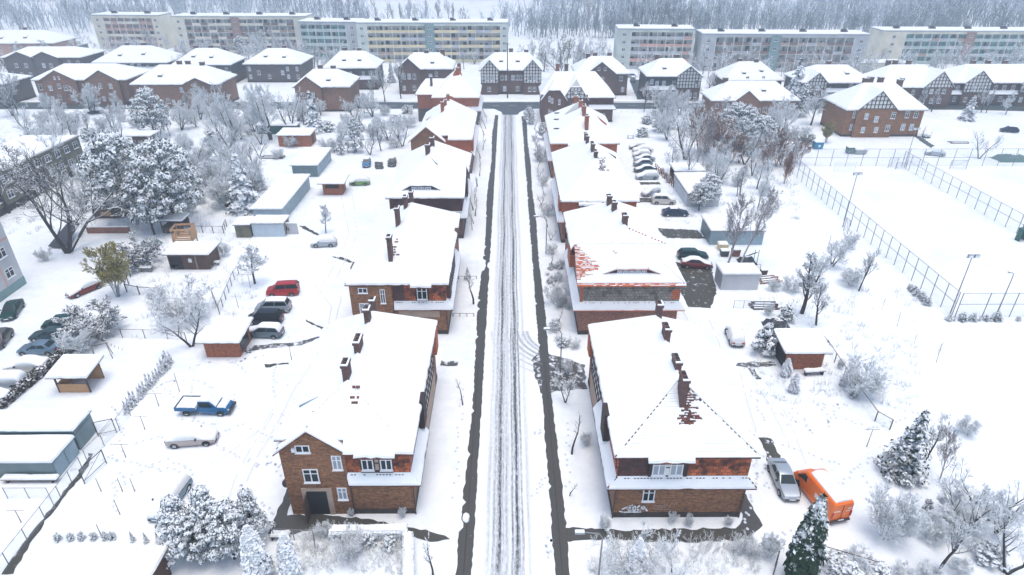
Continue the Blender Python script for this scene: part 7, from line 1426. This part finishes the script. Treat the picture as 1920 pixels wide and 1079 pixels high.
for i in range(20):
    y = 68 + i * 5.2; plant(['pruned', 'shrubB', 'bareC'][i % 3], 6.3 + rs.uniform(-.4, .5), y, rs.uniform(1.6, 3.0), 'small frosted tree or shrub in the row along the right verge', 'row of small trees along the right verge')
gv = 'low scrubby plants beside the right pavement'
for i in range(24): plant(rs.choice(['shrubB', 'shrub', 'bushW']), rs.uniform(5.5, 8.0), rs.uniform(63, 86), rs.uniform(.5, 1.3), 'low scrubby plant in the bed between right pavement and second house', gv, wide=1.2, name='low_plant', cat='plant')
tpx('pineC', 992, 232, 196, 'snowy tree at the right corner of the junction', wide=1.0); tpx('pineA', 1018, 262, 225, 'snowy bush-like tree just behind the junction corner'); tpx('laden', 1008, 300, 255, 'frosted tree on the right verge below the corner house')
# --- right
tpx('birch', 1362, 502, 325, 'pale birch, left of the two over the garages', wide=1.0, rz=0.2); tpx('birchB', 1388, 498, 318, 'pale leaning birch, right of the two over the garages', wide=1.0, rz=0.1)
gm = 'mixed trees of the thicket right of the car row'
for i, (k, px_, pb, pt, wd) in enumerate([('bareC', 1285, 300, 195, 1.3), ('ladenB', 1250, 262, 205, 1.2), ('birch', 1318, 310, 205, 1.0), ('rust', 1340, 300, 205, 1.2), ('rust', 1372, 305, 240, 1.3), ('rust', 1310, 285, 190, 1.1), ('pineC', 1372, 262, 182, 1.2), ('pineC', 1420, 290, 205, 1.2), ('pineA', 1395, 262, 190, 1.3), ('ladenB', 1295, 240, 178, 1.3), ('ladenB', 1345, 345, 265, 1.3), ('bareB', 1440, 320, 225, 1.1), ('rust', 1455, 312, 230, .7), ('laden', 1470, 250, 165, 1.2), ('pineB', 1500, 218, 150, 1.2), ('laden', 1520, 235, 150, 1.2), ('ladenB', 1440, 258, 185, 1.2), ('pineA', 1325, 385, 318, 1.3), ('pineC', 1310, 395, 335, 1.0), ('bareC', 1410, 330, 262, 1.0), ('rust', 1470, 345, 270, .6), ('ladenB', 1275, 215, 160, 1.2), ('bushW', 1392, 330, 310, 1.2), ('spruceC', 1396, 328, 305, 1.3), ('ladenB', 1330, 260, 200, 1.2), ('shrub', 1380, 350, 325, 1.3), ('shrub', 1430, 365, 335, 1.2), ('bareA', 1290, 345, 245, .9), ('laden', 1260, 320, 245, 1.0), ('bareB', 1225, 205, 160, 1.0)]):
    lb = {'rust': 'rust-brown tall twiggy shrub in the thicket beside the car row', 'pineC': 'snow-loaded pine in the thicket right of the car row', 'pineA': 'snow-loaded pine in the thicket right of the car row', 'birch': 'thin pale birch in the thicket right of the car row', 'spruceC': 'little dark conifer in the thicket clearing', 'pineB': 'pointed snowy conifer before the white hip-roofed houses', 'bushW': 'little round snow bush in the thicket clearing'}.get(k, 'frosted leafless tree in the thicket right of the car row'); tpx(k, px_, pb, pt, lb, gm, wide=wd)
for i in range(105):
    px_, py_ = rs.uniform(1235, 1500), rs.uniform(195, 395); x, y = G(px_, py_)
    if inhouse(x, y) or (px_ > 1440 and py_ > 330) or (px_ < 1290 and py_ > 255): continue
    k = rs.choice(['ladenB', 'bareC', 'bareA', 'bareB', 'rust', 'bareC', 'shrubB', 'laden']); plant(k, x, y, rs.uniform(4, 8) if k != 'shrubB' else 2.5, 'rust-brown tall twiggy shrub in the thicket beside the car row' if k == 'rust' else 'frosted leafless tree in the thicket right of the car row', gm, wide=rs.uniform(.8, 1.1))
tpx('olive', 1548, 268, 222, 'olive-yellow leaved shrub left of the large red brick house', wide=1.1); tpx('shrubR', 1512, 275, 248, 'dark fan-shaped shrub by the blue waste container', wide=1.2); tpx('shrub', 1500, 262, 232, 'white shrub at the left of the olive-yellow one', wide=1.8)
tpx('spruceB', 1487, 190, 104, 'tall snowy spruce between white-roofed houses, right'); tpx('spruceB', 1813, 226, 178, 'snow-covered spruce before the half-timbered house at right', wide=1.3); tpx('bareC', 1835, 298, 240, 'two-stemmed thin tree behind the second pitch', wide=1.2); tpx('laden', 1885, 215, 165, 'frosted bare tree by the long timber-framed house')
for i, (px_, py_) in enumerate(((1212, 232), (1235, 246), (1205, 256), (1250, 240), (1228, 222))): x, y = G(px_, py_); plant('pineC' if i in (1, 4) else 'bushD', x, y, 2.4 + (i % 2), 'spreading dark juniper near the end of the car row', 'dark junipers near the end of the car row', wide=1.3, name='juniper', cat='shrub')
for i, (px_, py_) in enumerate(((1241, 326), (1248, 334), (1254, 342))): x, y = G(px_, py_); plant('bushD', x, y, 1.3, 'dark snowy bush inside the red-brown picket fence', 'bushes inside the red-brown picket fence')
tpx('tall', 1503, 588, 448, 'tall bare tree right of the orange-brown shed', wide=1.6, rz=.4); tpx('bareB', 1530, 610, 505, 'leaning brown-stemmed tree beside the tall bare tree', wide=1.3); tpx('shrub', 1480, 545, 515, 'frosted shrub left of the tall bare tree', wide=1.6); tpx('shrub', 1450, 545, 520, 'frosted shrub behind the pale grey garage', wide=1.4)
tpx('bareB', 1610, 546, 448, 'dark-stemmed thin tree beside the court fence', wide=1.0, rz=1); tpx('shrub', 1595, 535, 498, 'dense frosted shrub at the court fence tree', wide=1.6); tpx('shrubB', 1590, 465, 430, 'small frosted shrub at the left court fence'); tpx('ladenB', 1560, 500, 430, 'white frosted tree group left of the court fence', wide=1.2)
tpx('ladenB', 1530, 530, 460, 'white frosted tree behind the tall bare tree', wide=1.1)
tpx('bushD', 1432, 662, 596, 'round dark bush with snow left of the orange-brown shed', wide=.9); tpx('thujaS', 1472, 705, 672, 'small snowy conifer at the front left of the orange-brown shed', wide=1.3); tpx('thujaS', 1487, 735, 700, 'lowest small snowy conifer before the orange-brown shed', wide=1.2); tpx('bushD', 1475, 600, 568, 'dark green bush below the tall bare tree', wide=1.2); tpx('shrub', 1440, 590, 565, 'pale shrub between dark bush and red-brown boards')
tpx('shrub', 1605, 735, 662, 'pale frosted shrub right of the orange-brown shed', wide=1.4, rz=1); tpx('bushD', 1540, 650, 628, 'green-gapped bush behind the orange-brown shed', wide=1.4); tpx('bushW', 1580, 722, 705, 'white lump of a bush near the sagging fence'); tpx('bushW', 1600, 745, 728, 'white lump of a bush lower along the sagging fence', wide=1.2); tpx('shrub', 1575, 690, 670, 'little frosted shrub at the shed corner by the fence')
tpx('spruceD', 1690, 888, 768, 'dark green spruce dusted with snow, lower right lawn', wide=1.15); tpx('bareB', 1732, 868, 765, 'thin bare tree leaning right of the dark spruce', wide=1.1); tpx('birch', 1760, 905, 790, 'pale slender tree in front of the thin bare one', wide=.9); tpx('shrub', 1812, 815, 778, 'distant frosted shrub on the open snow at right', wide=1.2)
tpx('shrub', 1658, 1008, 905, 'large dense snow-covered shrub right of the orange van', wide=.95, rz=2); tpx('bareC', 1835, 985, 868, 'wide frosted thicket tree at the lower right edge', wide=1.3); tpx('shrub', 1790, 985, 925, 'dark-hearted frosted shrub under the wide thicket tree', wide=1.8); tpx('bareB', 1760, 1070, 940, 'bare forked tree at bottom right', wide=1.2, rz=.5)
tpx('thuja', 1492, 1090, 925, 'tall dark thuja with snowy top at bottom right', wide=.6); tpx('bushW', 1735, 960, 932, 'small upright snowy bush between shrubs, lower right', wide=.6); tpx('shrub', 1700, 910, 880, 'frosted low shrub below the dark spruce', wide=1.2)
for i, (px_, py_, h) in enumerate([(1525, 1072, 1.5), (1560, 1068, 1.6), (1600, 1062, 1.8), (1640, 1078, 1.3), (1690, 1080, 1.2), (1580, 1085, 1.8), (1740, 1085, 1.4), (1850, 1050, 1.6), (1800, 1075, 1.3)]): x, y = G(px_, py_); plant('bushW' if i % 2 else 'shrub', x, y, h, 'snow-heaped bush of the garden edge along the bottom right', 'snow-heaped bushes along the bottom right', wide=1.5)
gc = 'small conifers planted round the court corner'
for i in range(22):
    t_ = i / 21; x, y = (55.8 + .3 * t_, 77.5 - 8.6 * t_) if i < 13 else (56.4 + (i - 13) * .78, 68.9 + .1 * (i % 2)); plant('bushD' if i % 2 else 'spruceC', x + rs.uniform(-.2, .2), y, rs.uniform(.8, 1.3), 'low snowy conifer in the row hugging the court corner', gc, wide=.9, name='low_conifer')
for i, x in enumerate((65.2, 66.6, 67.8, 69.6, 70.6, 71.5)): plant('bushD', x, 68.9, .7 + .25 * (i > 2), 'low snowy conifer further right along the near court fence', 'scattered low conifers along the near court fence', wide=.8, name='low_conifer')
gsap = 'thin saplings on the open snow at right'
for px_, pb, pt in ((1653, 582, 552), (1682, 612, 575), (1714, 645, 620), (1755, 680, 630), (1550, 470, 430), (1680, 560, 540)): tpx('sapling', px_, pb, pt, 'thin sapling standing alone in the open snow beside the pitch', gsap, wide=.7)
ROWB = [(o['x0'], o['x1'], o['y0']) for o in RB]
tpx('bareC', 1792, 1002, 885, 'frosted tree left of the wide thicket tree, lower right', wide=1.1); tpx('ladenB', 1868, 1000, 905, 'dense frosted tree right of the wide thicket tree', wide=1.1); tpx('bareC', 1885, 1075, 955, 'frosted tree in the bottom right corner', wide=1.2); tpx('shrub', 1740, 1010, 965, 'frosted shrub left of the bare forked tree', wide=1.3)
def hedge(label, x0, y0, x1, y1, wd, ht, mat='needles_white', seed=1):
    L_ = math.hypot(x1 - x0, y1 - y0); root = thing('clipped_hedge', label, 'hedge', (x0, y0, 0), math.atan2(y1 - y0, x1 - x0)); r = random.Random(seed); B = TM(); n = int(L_ * 420)
    for i in range(n):
        x = r.random() * L_; s_ = r.random(); y, z = (r.choice((-1, 1)) * wd / 2 + r.uniform(-.06, .06), r.uniform(0, ht)) if s_ < .5 else (r.uniform(-wd / 2, wd / 2), ht + r.uniform(-.08, .06)); B.leaf(Vector((x, y, z)), Vector((r.uniform(-.5, .5), r.uniform(-.3, .3) + (y > 0) * .6 - .3, .2 + (s_ >= .5))).normalized(), r.uniform(.12, .22), r, 1.6)
    link('foliage', B.mesh('foliage', mat), root); S_ = MB(); snow_slab(S_, [(0, -wd / 2 + .05, ht), (L_, -wd / 2 + .05, ht), (L_, wd / 2 - .05, ht), (0, wd / 2 - .05, ht)], .16, step=.3, jit=.1); S_.build('snow_cover', 'snow', root)
hedge('snow-topped hedge across the front garden of the near left house', *G(622, 1008), *G(764, 1006), .8, .95, 'needles', 3); hedge('snow-topped hedge running toward the camera, bottom left of street', *G(766, 1012), *G(768, 1110), .7, .9, 'needles_white', 4)
# --- behind the houses
tpx('big', 1056, 150, 52, 'dark spreading bare tree behind the houses right of centre', wide=1.1); tpx('bigB', 1090, 140, 72, 'second bare tree right of the dark spreading one'); tpx('spruceA', 735, 155, 112, 'small snowy conifer beside the blue-grey boarded gable'); tpx('pineA', 455, 112, 62, 'snow-covered tree in front of the cream flats'); tpx('pineA', 760, 105, 70, 'snowy tree before the yellow-balconied flats'); tpx('spruceB', 190, 125, 95, 'snowy bush-like conifer left of the mansard house', wide=1.4); tpx('pineB', 275, 92, 72, 'conifer before the block standing apart')
tpx('laden', 1650, 120, 78, 'frosted tree hiding the cream end wall of the far right flats', wide=1.4)
gq = 'frosted trees between the house rows and the flats'
for i, (px_, pb, pt) in enumerate([(345, 105, 70), (400, 112, 70), (500, 110, 74), (560, 108, 85), (330, 118, 90), (150, 100, 72), (120, 90, 60), (870, 130, 92), (890, 120, 88), (1020, 135, 78), (1000, 120, 70), (1110, 125, 85), (1140, 118, 80), (1170, 160, 130), (1330, 165, 132), (1345, 150, 120), (1470, 150, 120), (1620, 150, 118), (1690, 132, 100), (1740, 138, 104), (1800, 132, 98), (1850, 128, 92), (1900, 130, 96), (1570, 140, 112), (975, 125, 78), (690, 135, 112), (445, 130, 100), (780, 112, 85), (1765, 128, 100), (1820, 120, 92), (1640, 130, 95), (1880, 118, 88)]): tpx(['laden', 'bareA', 'ladenB'][i % 3], px_, pb, pt, 'frosted leafless tree between the house rows and the flats', gq, wide=1.1)
nb, belt = 0, []
for i in range(330):
    px_, py_ = (rs.uniform(0, 700), rs.uniform(92, 150)) if i < 160 else (rs.uniform(1010, 1920), rs.uniform(100, 160)); x, y = G(px_, py_)
    if any(x0 - 1 < x < x1 + 1 and y0 - 1 < y < y0 + 15 for x0, x1, y0 in ROWB): continue
    nb += 1
    if nb > 45: belt.append((x, y, rs.uniform(6, 12))); continue
    plant(rs.choice(['laden', 'ladenB', 'bareC', 'bareA', 'laden']), x, y, rs.uniform(5, 11), 'frosted leafless tree between the house rows and the flats', gq, wide=rs.uniform(.8, 1.1))
# --- the wood: nearest trees one by one, the rest as one mass
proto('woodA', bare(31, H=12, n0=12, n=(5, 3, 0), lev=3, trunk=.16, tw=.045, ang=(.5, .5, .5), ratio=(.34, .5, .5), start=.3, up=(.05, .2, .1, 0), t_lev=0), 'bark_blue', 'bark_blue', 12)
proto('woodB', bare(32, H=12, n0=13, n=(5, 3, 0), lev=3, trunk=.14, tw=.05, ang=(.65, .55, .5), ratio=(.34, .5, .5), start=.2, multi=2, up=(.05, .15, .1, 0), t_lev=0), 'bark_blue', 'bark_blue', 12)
rw = random.Random(77); wood = []
def field(px_, py_):                         # open snow between the woods
    if 685 < px_ < 1000 and py_ < 44: return True
    if 1275 < px_ < 1450 and 6 < py_ < 24: return True
    if 25 < px_ < 120 and 18 < py_ < 42: return True
    if 560 < px_ < 700 and -30 < py_ < 24: return True
    return False
def inblock(x, y): return any(x0 - 2 < x < x1 + 2 and y0 - 4 < y < y0 + 14 for x0, x1, y0 in ((-183, -148, 295), (-142, -83, 285), (-84, -57, 266), (-60, 1, 261), (38, 70, 246), (68, 131, 241), (141, 213, 256), (-202, -180, 283)))
for i in range(9500):
    px_, py_ = rw.uniform(-90, 2010), rw.uniform(-46, 74) if rw.random() < .75 else rw.uniform(-46, 20)
    if field(px_, py_) or (px_ < 640 and py_ > 66) or (690 < px_ < 960 and py_ > 36 and rw.random() < .8): continue
    x, y = G(px_, py_)
    if inblock(x, y) or y > 900: continue
    if math.sin(x * .021 + 1.3) * math.sin(y * .034 + x * .006) > .45: continue
    dens = 1.0 if px_ > 1000 else .75
    if rw.random() > dens * (.45 if y < 330 else 1): continue
    wood.append((x, y))
wood.sort(key=lambda p: p[1]); gw = 'bare trees at the near edge of the wood'
solo = wood[::1][:150]; rest = wood[150:4800]
for i, (x, y) in enumerate(solo): plant('woodA' if i % 2 else 'woodB', x, y, rw.uniform(8, 15), 'bare grey tree at the near edge of the wood behind the flats', gw, wide=rw.uniform(.9, 1.3), name='wood_tree')
gt = 'tall bare trees along the skyline field behind the flats'
for i, (px_, pb, pt) in enumerate([(738, 48, 4), (752, 46, 0), (768, 46, -8), (780, 46, 2), (800, 46, -10), (822, 46, -5), (842, 44, -6), (850, 46, 0), (972, 52, 8), (1030, 50, -8), (1052, 50, -14), (1075, 52, -20), (1100, 54, -16), (1185, 60, -10), (1240, 60, -16), (1252, 60, -10), (1290, 60, -8), (640, 34, -12), (655, 34, -10), (670, 30, -14), (450, 25, -30), (430, 25, -25), (1345, 62, -5), (1880, 60, 10), (1420, 60, 15)]): tpx('spruceA' if i in (11, 17, 20) else ['bareA', 'tall', 'bareB'][i % 3], px_, pb, pt, 'tall conifer rising among the bare trees behind the flats' if i in (11, 17, 20) else 'tall bare tree standing clear of the wood behind the flats', gt, wide=.9)
vs, fs = [], []
src = [bare(41 + s_, H=12, n0=9, n=(3, 0, 0), lev=2, trunk=.16, tw=.075, ang=(.55, .5, .5), ratio=(.4, .5, .5), start=.15, up=(.05, .2, .1, 0)) for s_ in range(3)]; src2 = []
for T, B in src: v = T.v + B.v; n = len(T.v); src2.append((v, T.f + [tuple(q + n for q in f) for f in B.f]))
for x, y in rest:
    v, f = src2[rw.randrange(3)]; an = rw.random() * 6.28; ca, sa = math.cos(an), math.sin(an); k = rw.uniform(.7, 1.5); kw = k * 1.25; n = len(vs); z = gz(x, y)
    vs += [((a * ca - b * sa) * kw + x, (a * sa + b * ca) * kw + y, c * k + z) for a, b, c in v]; fs += [tuple(q + n for q in ff) for ff in f]
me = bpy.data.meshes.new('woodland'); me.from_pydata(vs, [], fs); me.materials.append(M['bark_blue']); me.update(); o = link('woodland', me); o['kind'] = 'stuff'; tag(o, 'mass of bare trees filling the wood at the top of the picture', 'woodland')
vs, fs = [], []; src3 = []
for s_ in range(2):
    T, B = bare(61 + s_, H=10, n0=12, n=(6, 4, 0), lev=3, trunk=.16, tw=.045, ang=(.75, .65, .6), ratio=(.42, .5, .5), start=.15, wob=.15, up=(.05, .1, .05, 0)); norm_h(T, B, 10); n = len(T.v); src3.append((T.v + B.v, T.f + [tuple(q + n for q in f) for f in B.f]))
for x, y, h in belt:
    v, f = src3[rw.randrange(2)]; an = rw.random() * 6.28; ca, sa = math.cos(an) * h / 10, math.sin(an) * h / 10; n = len(vs)
    vs += [(a * ca - b * sa + x, a * sa + b * ca + y, c * h / 10) for a, b, c in v]; fs += [tuple(q + n for q in ff) for ff in f]
me = bpy.data.meshes.new('tree_belt'); me.from_pydata(vs, [], fs); me.materials.append(M['bark_snow']); me.update(); o = link('tree_belt', me); o['kind'] = 'stuff'; tag(o, 'smaller frosted trees filling the gaps between the house rows and the flats', 'tree belt')
# understorey of the gardens: brush poking through the snow
T, B = PROTO['shrubB'][:2]; vs, fs = [], []; rb_ = random.Random(5)
base = bare(51, H=1.2, n0=4, n=(3, 0, 0), lev=2, multi=4, trunk=.02, tw=.012, spread=.25, start=.05); bv = base[0].v + base[1].v; nb_ = len(base[0].v); bf = base[0].f + [tuple(q + nb_ for q in f) for f in base[1].f]
for i in range(2200):
    z_ = rb_.random()
    if z_ < .45: px_, py_ = rb_.uniform(0, 500), rb_.uniform(210, 440)
    elif z_ < .55: px_, py_ = rb_.uniform(250, 480), rb_.uniform(440, 640)
    elif z_ < .75: px_, py_ = rb_.uniform(1250, 1500), rb_.uniform(220, 420)
    elif z_ < .85: px_, py_ = rb_.uniform(1420, 1720), rb_.uniform(540, 760)
    elif z_ < .93: px_, py_ = rb_.uniform(560, 760), rb_.uniform(990, 1075)
    else: px_, py_ = rb_.uniform(1100, 1420), rb_.uniform(1010, 1079)
    x, y = G(px_, py_); k = rb_.uniform(.3, 1.0); an = rb_.random() * 6.28; ca, sa = math.cos(an), math.sin(an); n = len(vs)
    if -21 < x < -7 or 8 < x < 21.5: 
        if 37 < y < 182: continue
    vs += [((a * ca - b * sa) * k + x, (a * sa + b * ca) * k + y, c * k) for a, b, c in bv]; fs += [tuple(q + n for q in ff) for ff in bf]
me = bpy.data.meshes.new('undergrowth'); me.from_pydata(vs, [], fs); me.materials.append(M['bark_snow']); me.update(); o = link('undergrowth', me); o['kind'] = 'stuff'; tag(o, 'dead stalks and weeds poking through the garden snow', 'undergrowth')

# ---------------------------------------------------------------- winter air
m = bpy.data.materials.new('haze'); m.use_nodes = True; t = m.node_tree; t.nodes.clear(); out = t.nodes.new('ShaderNodeOutputMaterial'); pv = t.nodes.new('ShaderNodeVolumePrincipled')
pv.inputs['Color'].default_value = (0.82, 0.94, 1.0, 1); pv.inputs['Density'].default_value = 0.0013; pv.inputs['Anisotropy'].default_value = 0.2
t.links.new(pv.outputs[0], out.inputs['Volume']); M['haze'] = m
mb = MB(); mb.box(-905, 905, -160, 1260, -1.5, 52); o = mb.build('haze', 'haze'); o['kind'] = 'stuff'; tag(o, 'thin cold haze lying over the whole village', 'haze')
